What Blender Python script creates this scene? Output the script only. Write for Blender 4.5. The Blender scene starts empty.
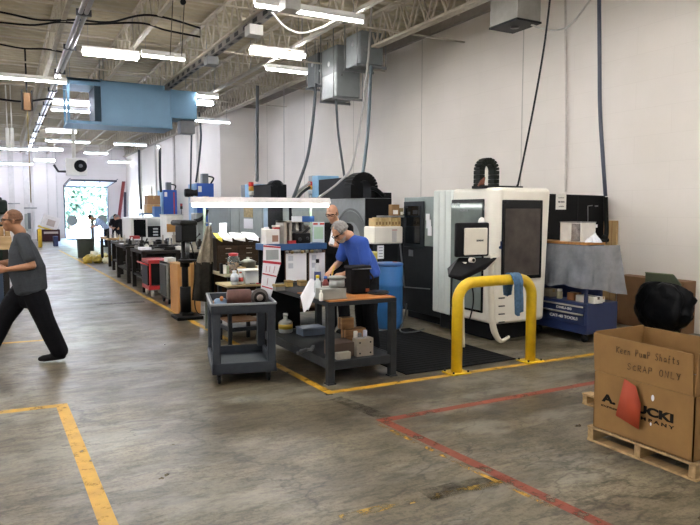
import bpy, bmesh, math, random
from mathutils import Vector, Matrix, Euler, noise
import numpy as np
random.seed(7)
PI = math.pi
SC = bpy.context.scene
COL = SC.collection

# ------------------------------------------------------------------ camera
FPX, CXP, CYP, CAMH = 645.0, 350.0, 262.5, 1.70
YAW, PITCH = math.radians(28.3), math.radians(4.62)
FW = Vector((math.sin(YAW)*math.cos(PITCH), math.cos(YAW)*math.cos(PITCH), -math.sin(PITCH)))
RT = Vector((math.cos(YAW), -math.sin(YAW), 0))
UP = RT.cross(FW)
CAM = Vector((0, 0, CAMH))
cd = bpy.data.cameras.new('camera'); cam = bpy.data.objects.new('camera', cd); COL.objects.link(cam)
cd.sensor_width = 36; cd.lens = FPX/700*36; cd.clip_end = 300
cam.location = CAM
cam.rotation_euler = FW.to_track_quat('-Z', 'Y').to_euler()
SC.camera = cam
def ray(x, y): return FW + RT*((x-CXP)/FPX) - UP*((y-CYP)/FPX)
def AZ(x, y, z=0.0):
    d = ray(x, y); return CAM + d*((z-CAMH)/d.z)
def AX(x, y, X):
    d = ray(x, y); return CAM + d*(X/d.x)
def AY(x, y, Y):
    d = ray(x, y); return CAM + d*(Y/d.y)

# ------------------------------------------------------------------ materials
def lin(h):
    h = h.lstrip('#'); v = [int(h[i:i+2], 16)/255 for i in (0, 2, 4)]
    return [c/12.92 if c <= .04045 else ((c+.055)/1.055)**2.4 for c in v]
MATS = {}
def M(hexc, rough=.5, metal=0.0, var=.12, scale=6.0, bump=0.0, alpha=1.0, trans=0.0, coat=0.0, key=''):
    k = (hexc, rough, metal, var, scale, bump, alpha, trans, coat, key)
    if k in MATS: return MATS[k]
    m = bpy.data.materials.new('surface_'+hexc.lstrip('#')); m.use_nodes = True
    nt = m.node_tree; b = nt.nodes['Principled BSDF']; L = nt.links.new
    c = lin(hexc)
    tc = nt.nodes.new('ShaderNodeTexCoord')
    nz = nt.nodes.new('ShaderNodeTexNoise'); nz.inputs['Scale'].default_value = scale; nz.inputs['Detail'].default_value = 6; nz.inputs['Roughness'].default_value = .65
    L(tc.outputs['Object'], nz.inputs['Vector'])
    rp = nt.nodes.new('ShaderNodeValToRGB')
    rp.color_ramp.elements[0].position = .3; rp.color_ramp.elements[1].position = .7
    rp.color_ramp.elements[0].color = [x*(1-var) for x in c]+[1]
    rp.color_ramp.elements[1].color = [min(1, x*(1+var)) for x in c]+[1]
    L(nz.outputs['Fac'], rp.inputs['Fac']); L(rp.outputs['Color'], b.inputs['Base Color'])
    b.inputs['Roughness'].default_value = rough; b.inputs['Metallic'].default_value = metal
    if alpha < 1: b.inputs['Alpha'].default_value = alpha
    if trans: b.inputs['Transmission Weight'].default_value = trans
    if max(c) < .07 and not metal: b.inputs['Specular IOR Level'].default_value = .10
    if coat: b.inputs['Coat Weight'].default_value = coat
    if bump:
        bp = nt.nodes.new('ShaderNodeBump'); bp.inputs['Strength'].default_value = bump; bp.inputs['Distance'].default_value = .02
        n2 = nt.nodes.new('ShaderNodeTexNoise'); n2.inputs['Scale'].default_value = scale*4; n2.inputs['Detail'].default_value = 4
        L(tc.outputs['Object'], n2.inputs['Vector']); L(n2.outputs['Fac'], bp.inputs['Height']); L(bp.outputs['Normal'], b.inputs['Normal'])
    MATS[k] = m; return m
def EM(hexc, s):
    k = ('em', hexc, s)
    if k in MATS: return MATS[k]
    m = bpy.data.materials.new('lamp_glow'); m.use_nodes = True; nt = m.node_tree
    b = nt.nodes['Principled BSDF']; c = lin(hexc)
    b.inputs['Base Color'].default_value = c+[1]; b.inputs['Emission Color'].default_value = c+[1]; b.inputs['Emission Strength'].default_value = s
    MATS[k] = m; return m
def woodmat(hexc, hex2, sc=3.0, rough=.6):
    k = ('wood', hexc, hex2, sc)
    if k in MATS: return MATS[k]
    m = bpy.data.materials.new('wood'); m.use_nodes = True; nt = m.node_tree; b = nt.nodes['Principled BSDF']; L = nt.links.new
    tc = nt.nodes.new('ShaderNodeTexCoord'); mp = nt.nodes.new('ShaderNodeMapping'); mp.inputs['Scale'].default_value = (1, 6, 6)
    L(tc.outputs['Object'], mp.inputs['Vector'])
    nz = nt.nodes.new('ShaderNodeTexNoise'); nz.inputs['Scale'].default_value = sc; nz.inputs['Detail'].default_value = 8
    L(mp.outputs['Vector'], nz.inputs['Vector'])
    rp = nt.nodes.new('ShaderNodeValToRGB'); rp.color_ramp.elements[0].position = .35; rp.color_ramp.elements[1].position = .65
    rp.color_ramp.elements[0].color = lin(hexc)+[1]; rp.color_ramp.elements[1].color = lin(hex2)+[1]
    L(nz.outputs['Fac'], rp.inputs['Fac']); L(rp.outputs['Color'], b.inputs['Base Color']); b.inputs['Roughness'].default_value = rough
    MATS[k] = m; return m

# ------------------------------------------------------------------ mesh builder
class MB:
    def __init__(s): s.bm = bmesh.new()
    def _add(s, verts, faces, mi=0, smooth=False):
        vs = [s.bm.verts.new(v) for v in verts]
        for f in faces:
            try:
                q = s.bm.faces.new([vs[i] for i in f]); q.material_index = mi; q.smooth = smooth
            except ValueError: pass
        return s
    def box(s, a, b, mi=0, bev=0.0, seg=2):
        x0, y0, z0 = [min(p, q) for p, q in zip(a, b)]; x1, y1, z1 = [max(p, q) for p, q in zip(a, b)]
        return s.hexa([(x0,y0,z0),(x1,y0,z0),(x1,y1,z0),(x0,y1,z0),(x0,y0,z1),(x1,y0,z1),(x1,y1,z1),(x0,y1,z1)], mi, bev, seg)
    def hexa(s, v, mi=0, bev=0.0, seg=2):
        vs = [s.bm.verts.new(p) for p in v]
        fs = [s.bm.faces.new([vs[i] for i in f]) for f in ((3,2,1,0),(4,5,6,7),(0,1,5,4),(1,2,6,5),(2,3,7,6),(3,0,4,7))]
        for f in fs: f.material_index = mi
        if bev:
            es = {e for f in fs for e in f.edges}
            r = bmesh.ops.bevel(s.bm, geom=list(es), offset=bev, segments=seg, affect='EDGES', profile=.5)
            for f in r['faces']: f.material_index = mi; f.smooth = True
        return s
    def obox(s, c, size, rot=(0,0,0), mi=0, bev=0.0, seg=2):
        R = Euler(rot).to_matrix(); c = Vector(c); h = [q/2 for q in size]
        v = [c + R @ Vector((sx*h[0], sy*h[1], sz*h[2])) for sz in (-1,1) for sx, sy in ((-1,-1),(1,-1),(1,1),(-1,1))]
        return s.hexa(v, mi, bev, seg)
    def beam(s, p, q, w, h, mi=0, up=(0,0,1), bev=0.0):
        p = Vector(p); q = Vector(q); d = (q-p); L = d.length; d.normalize()
        u = Vector(up)
        if abs(d.dot(u)) > .98: u = Vector((1,0,0))
        r = d.cross(u).normalized(); u = r.cross(d)
        v = [a + r*(sx*w/2) + u*(sz*h/2) for a in (p, q) for sx, sz in ((-1,-1),(1,-1),(1,1),(-1,1))]
        return s.hexa(v, mi, bev)
    def tube(s, pts, r, seg=10, mi=0, cap=True, closed=False):
        P = [Vector(p) for p in pts]; n = len(P); rr = r if isinstance(r, (list, tuple)) else [r]*n
        rings = []; prev = None
        for i in range(n):
            d = (P[min(i+1,n-1)]-P[max(i-1,0)])
            if d.length < 1e-9: d = Vector((0,0,1))
            d.normalize()
            if prev is None:
                a = Vector((0,0,1)) if abs(d.z) < .9 else Vector((1,0,0))
            else: a = prev
            u = d.cross(a)
            if u.length < 1e-6: u = d.cross(Vector((0,1,0)))
            u.normalize(); w = u.cross(d).normalized(); prev = w
            rings.append([s.bm.verts.new(P[i] + u*(rr[i]*math.cos(2*PI*k/seg)) + w*(rr[i]*math.sin(2*PI*k/seg))) for k in range(seg)])
        for i in range(n-1):
            for k in range(seg):
                f = s.bm.faces.new((rings[i][k], rings[i][(k+1)%seg], rings[i+1][(k+1)%seg], rings[i+1][k])); f.smooth = True; f.material_index = mi
        if cap:
            for q in (rings[0][::-1], rings[-1]):
                f = s.bm.faces.new(q); f.material_index = mi
        return s
    def cyl(s, p, q, r, seg=16, mi=0, r2=None):
        return s.tube([p, q], [r, r if r2 is None else r2], seg, mi)
    def lathe(s, c, prof, seg=24, mi=0, axis='z', smooth=True):
        c = Vector(c); rings = []
        for (r, h) in prof:
            ring = []
            for k in range(seg):
                a = 2*PI*k/seg; x, y = max(r, 1e-4)*math.cos(a), max(r, 1e-4)*math.sin(a)
                v = {'z': (x, y, h), 'x': (h, x, y), 'y': (x, h, -y)}[axis]
                ring.append(s.bm.verts.new(c+Vector(v)))
            rings.append(ring)
        for i in range(len(rings)-1):
            for k in range(seg):
                f = s.bm.faces.new((rings[i][k], rings[i][(k+1)%seg], rings[i+1][(k+1)%seg], rings[i+1][k])); f.smooth = smooth; f.material_index = mi
        for q in (rings[0][::-1], rings[-1]):
            f = s.bm.faces.new(q); f.material_index = mi
        return s
    def prism(s, poly, ext, mi=0, bev=0.0, seg=2):
        ext = Vector(ext); n = len(poly)
        a = [s.bm.verts.new(p) for p in poly]; b = [s.bm.verts.new(Vector(p)+ext) for p in poly]
        fs = [s.bm.faces.new(a[::-1]), s.bm.faces.new(b)]
        for i in range(n): fs.append(s.bm.faces.new((a[i], a[(i+1)%n], b[(i+1)%n], b[i])))
        for f in fs: f.material_index = mi
        if bev:
            es = {e for f in fs for e in f.edges}
            r = bmesh.ops.bevel(s.bm, geom=list(es), offset=bev, segments=seg, affect='EDGES', profile=.5)
            for f in r['faces']: f.material_index = mi; f.smooth = True
        return s
    def grid(s, fn, nu, nv, mi=0, smooth=True):
        V = [[s.bm.verts.new(fn(i/nu, j/nv)) for j in range(nv+1)] for i in range(nu+1)]
        for i in range(nu):
            for j in range(nv):
                f = s.bm.faces.new((V[i][j], V[i+1][j], V[i+1][j+1], V[i][j+1])); f.smooth = smooth; f.material_index = mi
        return s
    def ball(s, c, r, mi=0, sub=2):
        if not isinstance(r, (tuple, list)): r = (r, r, r)
        q = bmesh.ops.create_icosphere(s.bm, subdivisions=sub, radius=1, matrix=Matrix.Translation(c) @ Matrix.Diagonal((*r, 1)))
        for f in {f for v in q['verts'] for f in v.link_faces}: f.smooth = True; f.material_index = mi
        return s
    def mesh(s, name, mats):
        me = bpy.data.meshes.new(name)
        bmesh.ops.recalc_face_normals(s.bm, faces=s.bm.faces[:])
        s.bm.to_mesh(me); s.bm.free()
        for m in (mats if isinstance(mats, (list, tuple)) else [mats]): me.materials.append(m)
        return me
WM = {}
def build(name, mb, mats, parent=None, w=True, solid=0.0):
    """link ONE mesh object; w: the vertices are in world space"""
    if w and parent is not None: mb.bm.transform(WM[parent.name].inverted())
    me = mb.mesh(name, mats) if isinstance(mb, MB) else mb
    o = bpy.data.objects.new(name, me); COL.objects.link(o)
    if parent is not None: o.parent = parent
    WM[o.name] = WM[parent.name] if parent is not None else Matrix.Identity(4)
    if solid:
        md = o.modifiers.new('thickness', 'SOLIDIFY'); md.thickness = solid; md.offset = 0
    return o
def tag(o, label, cat, group=None):
    o['label'] = label; o['category'] = cat
    if group: o['group'] = group
    return o
def thing(name, label, cat, loc=(0,0,0), rz=0.0, group=None):
    o = bpy.data.objects.new(name, None); COL.objects.link(o); o.empty_display_size = .1
    o.location = loc; o.rotation_euler = (0, 0, rz)
    WM[o.name] = Matrix.Translation(loc) @ Matrix.Rotation(rz, 4, 'Z')
    return tag(o, label, cat, group)
def one(name, label, cat, mb, mats, group=None, solid=0.0):
    """a thing that is a single mesh, its origin at its base"""
    vs = [v.co for v in mb.bm.verts]
    c = Vector(((min(v.x for v in vs)+max(v.x for v in vs))/2, (min(v.y for v in vs)+max(v.y for v in vs))/2, min(v.z for v in vs)))
    mb.bm.transform(Matrix.Translation(-c))
    o = build(name, mb, mats, None, False, solid); o.location = c; WM[o.name] = Matrix.Translation(c)
    return tag(o, label, cat, group)
def struct(name, mb, mats, parent=None):
    o = build(name, mb, mats, parent)
    if parent is None: o['kind'] = 'structure'
    return o
def copy_tree(o, parent=None):
    c = o.copy(); COL.objects.link(c)
    if parent is not None: c.parent = parent
    for ch in list(o.children): copy_tree(ch, c)
    return c
def rods(t, pts, z0, z1, rad, m, name='hanger_rod'):
    for x, y in pts: build(name, MB().cyl((x, y, z0), (x, y, z1), rad, 6), m, t)
def text_mb(txt, size, M4, mat, bold=0.0, sx=1.0, ext=.001):
    cu = bpy.data.curves.new('txt', 'FONT'); cu.body = txt; cu.size = size; cu.offset = bold; cu.extrude = ext; cu.align_x = 'CENTER'; cu.align_y = 'CENTER'
    o = bpy.data.objects.new('txt', cu); me = bpy.data.meshes.new_from_object(o)
    mb = MB(); mb.bm.from_mesh(me); mb.bm.transform(M4 @ Matrix.Diagonal((sx, 1, 1, 1)))
    bpy.data.objects.remove(o); bpy.data.curves.remove(cu); bpy.data.meshes.remove(me)
    return mb
def face_frame(origin, right, up):
    r = Vector(right).normalized(); u = Vector(up).normalized(); n = r.cross(u)
    return Matrix.Translation(origin) @ Matrix((r, u, n)).transposed().to_4x4()
def smooth_path(pts, n=8):
    P = [Vector(p) for p in pts]; out = []
    for i in range(len(P)-1):
        a, b, c, d = P[max(i-1,0)], P[i], P[i+1], P[min(i+2,len(P)-1)]
        for k in range(n):
            t = k/n
            out.append(.5*((2*b)+(c-a)*t+(2*a-5*b+4*c-d)*t*t+(3*b-a-3*c+d)*t**3))
    return out+[P[-1]]
ORD = ['first','second','third','fourth','fifth','sixth','seventh','eighth','ninth','tenth']
# common finishes
BLK = M('#17181a', .45); DKG = M('#2c2d30', .5); STEEL = M('#8b8d8d', .35, .8); IRON = M('#3a3a3c', .45, .6); CARD = M('#8a6738', .8, var=.1, bump=.05)
WHT = M('#dedbd2', .45, var=.04); CREAM = M('#d9d3c4', .4, var=.03); PAPER = M('#e4e4e8', .7, var=.02); YEL = M('#d9b41e', .38, var=.12, scale=9)
NAVY = M('#1f2d55', .4); BLU = M('#234d7c', .5); RED = M('#a62a26', .5); BENCHG = M('#303234', .5, .0, var=.2); RUB = M('#101011', .8)
GLASSY = M('#10151a', .08, 0, var=.3, scale=2, coat=.5)

# ================================================================== SETTING
WX, JX, JY, FY = 8.4, 7.05, 23.0, 43.0        # near wall plane, far wall plane, jog, end wall
LX, BY, CZ = -13.0, -9.0, 5.75
def floor_mat():
    m = bpy.data.materials.new('worn_concrete'); m.use_nodes = True; nt = m.node_tree; b = nt.nodes['Principled BSDF']; L = nt.links.new
    N = nt.nodes.new
    tc = N('ShaderNodeTexCoord')
    def nz(scale, det=6, rough=.6, st=(1,1,1), dist=0):
        mp = N('ShaderNodeMapping'); mp.inputs['Scale'].default_value = st; L(tc.outputs['Object'], mp.inputs['Vector'])
        n = N('ShaderNodeTexNoise'); n.inputs['Scale'].default_value = scale; n.inputs['Detail'].default_value = det; n.inputs['Roughness'].default_value = rough; n.inputs['Distortion'].default_value = dist
        L(mp.outputs['Vector'], n.inputs['Vector']); return n
    def ramp(n, p0, c0, p1, c1):
        r = N('ShaderNodeValToRGB'); r.color_ramp.elements[0].position = p0; r.color_ramp.elements[1].position = p1
        r.color_ramp.elements[0].color = c0; r.color_ramp.elements[1].color = c1; L(n, r.inputs['Fac']); return r
    def mix(f, a, bb, mode='MIX'):
        x = N('ShaderNodeMix'); x.data_type = 'RGBA'; x.blend_type = mode
        if isinstance(f, float): x.inputs[0].default_value = f
        else: L(f, x.inputs[0])
        L(a, x.inputs[6]); L(bb, x.inputs[7]); return x.outputs[2]
    g = lambda h: lin(h)+[1]
    big = ramp(nz(.3, 6, .6).outputs['Fac'], .40, g('#5a503e'), .60, g('#7b735f'))
    mid = ramp(nz(1.5, 10, .75, (.7, 1.9, 1), .2).outputs['Fac'], .44, (.66,.64,.61,1), .57, (1.08,1.08,1.07,1))
    fine = ramp(nz(7, 10, .8, (.7, 2.0, 1), .1).outputs['Fac'], .452, (.40,.38,.35,1), .502, (1,1,1,1))
    speck = ramp(nz(38, 4, .6).outputs['Fac'], .42, (.6,.58,.56,1), .5, (1,1,1,1))
    c = mix(1.0, big.outputs['Color'], mid.outputs['Color'], 'MULTIPLY')
    c = mix(.75, c, fine.outputs['Color'], 'MULTIPLY')
    c = mix(.7, c, speck.outputs['Color'], 'MULTIPLY')
    # pale scuffed laitance patches
    sc = ramp(nz(1.0, 9, .72, (.8, 1.6, 1), .3).outputs['Fac'], .50, (0,0,0,1), .60, (1,1,1,1))
    pale = N('ShaderNodeRGB'); pale.outputs[0].default_value = g('#8f8c80')
    ml = N('ShaderNodeMath'); ml.operation = 'MULTIPLY'; ml.inputs[1].default_value = .42; L(sc.outputs['Color'], ml.inputs[0])
    c = mix(ml.outputs[0], c, pale.outputs[0])
    # long meandering cracks
    for sc_, sd_, wd_ in ((.22, 0, .0022), (.45, 7, .0012)):
        n = nz(sc_, 7, .55, (1, 1.6, 1), .2); n.inputs['Vector'].links[0].from_node.inputs['Location'].default_value = (sd_, sd_*1.7, 0)
        q = N('ShaderNodeValToRGB'); e = q.color_ramp.elements; e[0].position = .5-wd_*2; e[0].color = (1,1,1,1); e[1].position = .5+wd_*2; e[1].color = (1,1,1,1)
        k = q.color_ramp.elements.new(.5); k.color = (.3,.27,.24,1); L(n.outputs['Fac'], q.inputs['Fac']); c = mix(.8, c, q.outputs['Color'], 'MULTIPLY')
    L(c, b.inputs['Base Color'])
    rr = ramp(nz(1.6, 6).outputs['Fac'], .3, (.27,)*3+(1,), .7, (.50,)*3+(1,)); L(rr.outputs['Color'], b.inputs['Roughness'])
    bp = N('ShaderNodeBump'); bp.inputs['Strength'].default_value = .02; bp.inputs['Distance'].default_value = .01
    L(nz(9, 8, .7).outputs['Fac'], bp.inputs['Height']); L(bp.outputs['Normal'], b.inputs['Normal'])
    b.inputs['Specular IOR Level'].default_value = .5
    return m
def block_mat(hexc, vcol, bw=.8, bh=.3, ax='x'):
    """painted block wall: faint courses"""
    m = bpy.data.materials.new('painted_block'); m.use_nodes = True; nt = m.node_tree; b = nt.nodes['Principled BSDF']; L = nt.links.new; N = nt.nodes.new
    tc = N('ShaderNodeTexCoord'); sp = N('ShaderNodeSeparateXYZ'); cb = N('ShaderNodeCombineXYZ'); L(tc.outputs['Object'], sp.inputs[0])
    L(sp.outputs['Y' if ax == 'x' else 'X'], cb.inputs[0]); L(sp.outputs['Z'], cb.inputs[1])
    br = N('ShaderNodeTexBrick'); br.inputs['Scale'].default_value = 1; br.inputs['Brick Width'].default_value = bw; br.inputs['Row Height'].default_value = bh
    br.inputs['Mortar Size'].default_value = .004; br.inputs['Mortar Smooth'].default_value = .6
    L(cb.outputs[0], br.inputs['Vector'])
    br.inputs['Color1'].default_value = lin(hexc)+[1]; br.inputs['Color2'].default_value = [x*.985 for x in lin(hexc)]+[1]; br.inputs['Mortar'].default_value = lin(vcol)+[1]
    n = N('ShaderNodeTexNoise'); n.inputs['Scale'].default_value = .5; n.inputs['Detail'].default_value = 7; L(tc.outputs['Object'], n.inputs['Vector'])
    r = N('ShaderNodeValToRGB'); r.color_ramp.elements[0].position = .3; r.color_ramp.elements[1].position = .65; r.color_ramp.elements[0].color = (.88,.88,.86,1); r.color_ramp.elements[1].color = (1,1,1,1)
    L(n.outputs['Fac'], r.inputs['Fac'])
    x = N('ShaderNodeMix'); x.data_type = 'RGBA'; x.blend_type = 'MULTIPLY'; x.inputs[0].default_value = 1; L(br.outputs['Color'], x.inputs[6]); L(r.outputs['Color'], x.inputs[7])
    L(x.outputs[2], b.inputs['Base Color']); b.inputs['Roughness'].default_value = .55
    bp = N('ShaderNodeBump'); bp.inputs['Strength'].default_value = .25; bp.inputs['Distance'].default_value = .004; bp.invert = True
    L(br.outputs['Fac'], bp.inputs['Height']); L(bp.outputs['Normal'], b.inputs['Normal'])
    return m
WALLM = block_mat('#e9e2da', '#e0d9d0', 1.2, .4)
floor = struct('floor', MB().box((LX, BY, -.2), (WX+.3, FY+.3, 0)), floor_mat())
struct('wall_right', MB().box((WX, BY, 0), (WX+.3, JY, CZ+.2)).box((JX, JY, 0), (WX+.3, FY, CZ+.2)), WALLM)
struct('wall_left', MB().box((LX-.3, BY, 0), (LX, FY, CZ+.2)), WALLM)
struct('wall_back', MB().box((LX-.3, BY-.3, 0), (WX+.3, BY, CZ+.2)), block_mat('#d8d2ca', '#c2bbb2', .8, .4, 'y'))
DL, DR, DT = 3.42, 5.85, 3.18
struct('wall_far', MB().box((LX-.3, FY, 0), (DL, FY+.3, CZ+.2)).box((DR, FY, 0), (WX+.3, FY+.3, CZ+.2)).box((DL, FY, DT), (DR, FY+.3, CZ+.2)), block_mat('#d3cdcc', '#c9c3c1', .8, .4, 'y'))
mb = MB()                                      # far wall pilasters and a conduit run
for px, w in ((12, .3), (27, .32), (33, .12), (48, .06), (57, .06)):
    X = AY(px, 200, FY).x; mb.box((X-w/2, FY-.12, 0), (X+w/2, FY, CZ))
struct('trim_1', mb, M('#b9b5b2', .6))
mb = MB()
for Y in (9.0, 12.2, 15.4, 18.6, 21.8): mb.box((WX-.004, Y-.012, 0), (WX, Y+.012, CZ))
for Y in (26, 30, 34, 38): mb.box((JX-.05, Y-.12, 0), (JX, Y+.12, CZ))
struct('trim_2', mb, M('#bdb7ae', .6))
# ceiling: corrugated steel deck whose ribs run across the hall
mb = MB(); y = BY; prof = []
while y < FY+.2:
    prof += [(y, CZ), (y+.11, CZ), (y+.15, CZ+.045), (y+.26, CZ+.045)]; y += .30
vs = [[mb.bm.verts.new((X, p[0], p[1])) for p in prof] for X in (LX-.3, WX+.3)]
for i in range(len(prof)-1): mb.bm.faces.new((vs[0][i], vs[0][i+1], vs[1][i+1], vs[1][i]))
mb.box((LX-.3, BY-.3, CZ+.15), (WX+.3, FY+.3, CZ+.25))
struct('ceiling', mb, M('#aea48c', .7, var=.12, scale=1.2))
# bar joists along the hall
JST = M('#b5ac9c', .6, var=.15)
mb = MB(); zb, zt = 5.08, CZ-.01; y0, y1 = BY, FY
for z, w, h in ((zt-.03, .09, .05), (zb, .08, .045)): mb.box((-w/2, y0, z-h/2), (w/2, y1, z+h/2))
k = 0; y = y0
while y < y1-.5:
    mb.beam((0, y, zt-.05), (0, y+.3, zb+.02), .03, .03); mb.beam((0, y+.3, zb+.02), (0, y+.6, zt-.05), .03, .03); y += .6
for f in mb.bm.faces:
    if len(f.verts) == 4 and all(zb+.03 > v.co.z > zb-.1 or v.co.z > zt-.06 for v in f.verts) : pass
    else: f.material_index = 1
JM = mb.mesh('ceiling_joist', [JST, M('#3d3831', .6, var=.15)])  # webs in a darker colour: their shade against the lit deck, painted in
jx0 = AZ(172, 0, zb).x
for i in range(-9, 4):
    X = jx0 + i*1.45
    if X > WX-.2 or X < LX+.3: continue
    o = bpy.data.objects.new('ceiling_joist', JM); COL.objects.link(o); o.location.x = X; o['kind'] = 'structure'
o = bpy.data.objects.new('ceiling_joist', JM); COL.objects.link(o); o.location.x = 7.0; o['kind'] = 'structure'
mb = MB(); 
for Y in (4.5, 7.6, 10.7, 13.8, 16.9, 20, 23.2, 26.4, 30, 34, 38):
    mb.beam((LX, Y, zb+.02), (WX, Y, zb+.02), .03, .03); mb.beam((LX, Y+.05, zt-.1), (WX, Y+.05, zt-.1), .03, .03)
struct('ceiling_bridging', mb, JST)
mb = MB()                                       # ledger angle that carries the deck along the wall
mb.box((WX-.1, BY, CZ-.25), (WX, JY, CZ)); mb.box((JX-.1, JY, CZ-.25), (JX, FY, CZ)); mb.box((JX, JY-.1, CZ-.3), (WX, JY, CZ))
struct('trim_3', mb, M('#8f867c', .6))

# floor markings, parts of the floor
def paint_mat(hexc, wear, sf=1.0):
    m = M(hexc, .5, var=.18, scale=5, key='paint'+str(wear)+str(sf)).copy(); nt = m.node_tree; b = nt.nodes['Principled BSDF']; L = nt.links.new
    tc = nt.nodes.new('ShaderNodeTexCoord'); n = nt.nodes.new('ShaderNodeTexNoise'); n.inputs['Scale'].default_value = 7; n.inputs['Detail'].default_value = 8; n.inputs['Roughness'].default_value = .75
    L(tc.outputs['Object'], n.inputs['Vector']); r = nt.nodes.new('ShaderNodeValToRGB')
    r.color_ramp.elements[0].position = wear-.07*sf; r.color_ramp.elements[1].position = wear+.07*sf
    L(n.outputs['Fac'], r.inputs['Fac']); L(r.outputs['Color'], b.inputs['Alpha']); return m
def line(pts, w, mat, lab):
    """a painted stripe with mitred corners"""
    P = [Vector((p[0], p[1], 0)) for p in pts]; mb = MB(); ed = []
    for i in range(len(P)):
        d0 = (P[i]-P[i-1]).normalized() if i else None; d1 = (P[i+1]-P[i]).normalized() if i < len(P)-1 else None
        d = ((d0 or d1)+(d1 or d0)).normalized(); n = Vector((-d.y, d.x, 0)); k = 1/max(.3, n.dot(Vector((-(d1 or d0).y, (d1 or d0).x, 0))))
        ed.append((P[i]+n*w/2*k, P[i]-n*w/2*k))
    for i in range(len(P)-1):
        a, b, c, d = ed[i][0], ed[i][1], ed[i+1][1], ed[i+1][0]; n = max(1, int((P[i+1]-P[i]).length/.5))
        for t in range(n):
            q = [a.lerp(d, t/n), b.lerp(c, t/n), b.lerp(c, (t+1)/n), a.lerp(d, (t+1)/n)]
            mb._add([Vector((v.x, v.y, .0015)) for v in q], [(0,1,2,3)])
    o = build('floor_marking', mb, mat, floor); o['label'] = lab; return o
YP, RP = paint_mat('#b98d22', .395), paint_mat('#7c3620', .405)
line([(2.1, 30), (2.26, 23.5), (2.45, 12), (2.64, 5.30), (8.35, 5.24)], .085, YP, 'yellow stripe around the machine bay')
line([(-12, 6.75), (.40, 6.06), (.45, 3.4), (.47, -6)], .095, YP, 'yellow stripe in the left foreground')
line([(8.3, 4.36), (2.66, 4.38), (2.86, 1.6), (2.95, -3)], .085, RP, 'dark red stripe')
line([(2.58, 4.3), (2.66, 3.2), (2.72, 2.6)], .035, paint_mat('#c79a2c', .52), 'thin worn yellow edge beside the red stripe')
p = [AZ(x, y) for x, y in ((505, 482), (415, 500), (340, 518))]
line([(q.x, q.y) for q in p], .07, paint_mat('#b08f3a', .55), 'worn yellow stripe')
line([(q.x, q.y) for q in [AZ(x, y) for x, y in ((508, 480), (462, 487), (425, 496))]], .16, paint_mat('#2b2823', .58, 3), 'black tyre scuff')
line([(q.x, q.y) for q in [AZ(x, y) for x, y in ((335, 398), (362, 408), (385, 418))]], .14, paint_mat('#2b2823', .6, 3), 'dark scuff')
p = [AZ(x, y) for x, y in ((-40, 346), (47, 340), (20, 300))]
line([(-9, p[1].y+.6), (p[1].x, p[1].y), (p[1].x-.1, 14), (p[1].x-.2, 22)], .09, YP, 'yellow stripe behind the walking man')
q = AZ(125, 303); mb = MB(); mb._add([(q.x-.5, q.y-.1, .0015), (q.x+.35, q.y-.1, .0015), (q.x+.35, q.y+.12, .0015), (q.x-.5, q.y+.12, .0015)], [(0,1,2,3)])
o = build('floor_marking', mb, paint_mat('#5d5a54', .5, 2), floor); o['label'] = 'grey floor patch'

# ------------------------------------------------------------------ overhead door
mb = MB(); F = .07
mb.box((DL-F, FY-.06, 0), (DL, FY+.3, DT)).box((DR, FY-.06, 0), (DR+F, FY+.3, DT)).box((DL-F, FY-.06, DT), (DR+F, FY+.3, DT+F))
door = struct('door_1', mb, M('#3b3f4a', .5))
a, b = Vector((0, FY-.15, DT-.02)), Vector((0, FY-4, AY(70, 180, FY-4).z))
mb = MB(); mb.prism([(DL, a.y, a.z), (DR, a.y, a.z), (DR, b.y, b.z), (DL, b.y, b.z)], (0, .0, .03))
build('panel', mb, M('#aeb4c2', .4), door)
mb = MB()
for X in (DL, DL+(DR-DL)/3, DL+(DR-DL)*2/3, DR): mb.beam((X, a.y, a.z-.01), (X, b.y, b.z-.01), .035, .04)
for t in (0, 1): mb.beam((DL, a.y+(b.y-a.y)*t, a.z+(b.z-a.z)*t-.01), (DR, a.y+(b.y-a.y)*t, a.z+(b.z-a.z)*t-.01), .12, .1)
build('frame', mb, M('#353946', .5), door)
mb = MB()
for X in (DL-.03, DR+.03): mb.tube([(X, FY-.12, 0), (X, FY-.12, DT-.1), (X, FY-.4, DT+.1), (X, FY-4.2, b.z+.08)], .03, 6)
build('track', mb, M('#6b6e74', .4, .7), door)

# ------------------------------------------------------------------ outside
struct('ground_outside', MB().box((-20, FY+.3, -.25), (30, FY+45, -.02)), M('#7c7c7a', .8, scale=1))
def tree(x, y, h, r, seed, hexc, label):
    R = random.Random(seed); t = thing('tree', label, 'tree', (x, y, 0), 0, 'trees outside the far door')
    mb = MB(); mb.tube([(0,0,0), (.05,0,h*.35), (-.05,.1,h*.7)], [.2, .15, .07], 8)
    for k in range(5):
        an = R.random()*6.28; mb.tube([(0,0,h*(.3+.08*k)), (math.cos(an)*r*.6, math.sin(an)*r*.6, h*(.5+.09*k))], [.07, .02], 6)
    build('trunk', mb, M('#6a5d4e', .9), t, False)
    mb = MB()
    for k in range(3800):
        u = Vector((R.gauss(0,1), R.gauss(0,1), R.gauss(0,1))).normalized()*(.45+.55*R.random()**.5)
        lump = 1+.3*noise.noise(u*2.3+Vector((seed,0,0)))
        c = Vector((u.x*r*lump, u.y*r*lump, h*.55+u.z*h*.48*lump)); n = Vector((R.gauss(0,1), R.gauss(0,1), R.gauss(0,1))).normalized(); s = .16+.14*R.random()
        e = n.orthogonal().normalized()*s; f = n.cross(e)
        mb._add([c-e-f*.5, c+e-f*.5, c+e*.4+f, c-e*.4+f], [(0,1,2,3)])
    build('crown', mb, M(hexc, .8, var=.4, scale=2), t, False)
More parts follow.
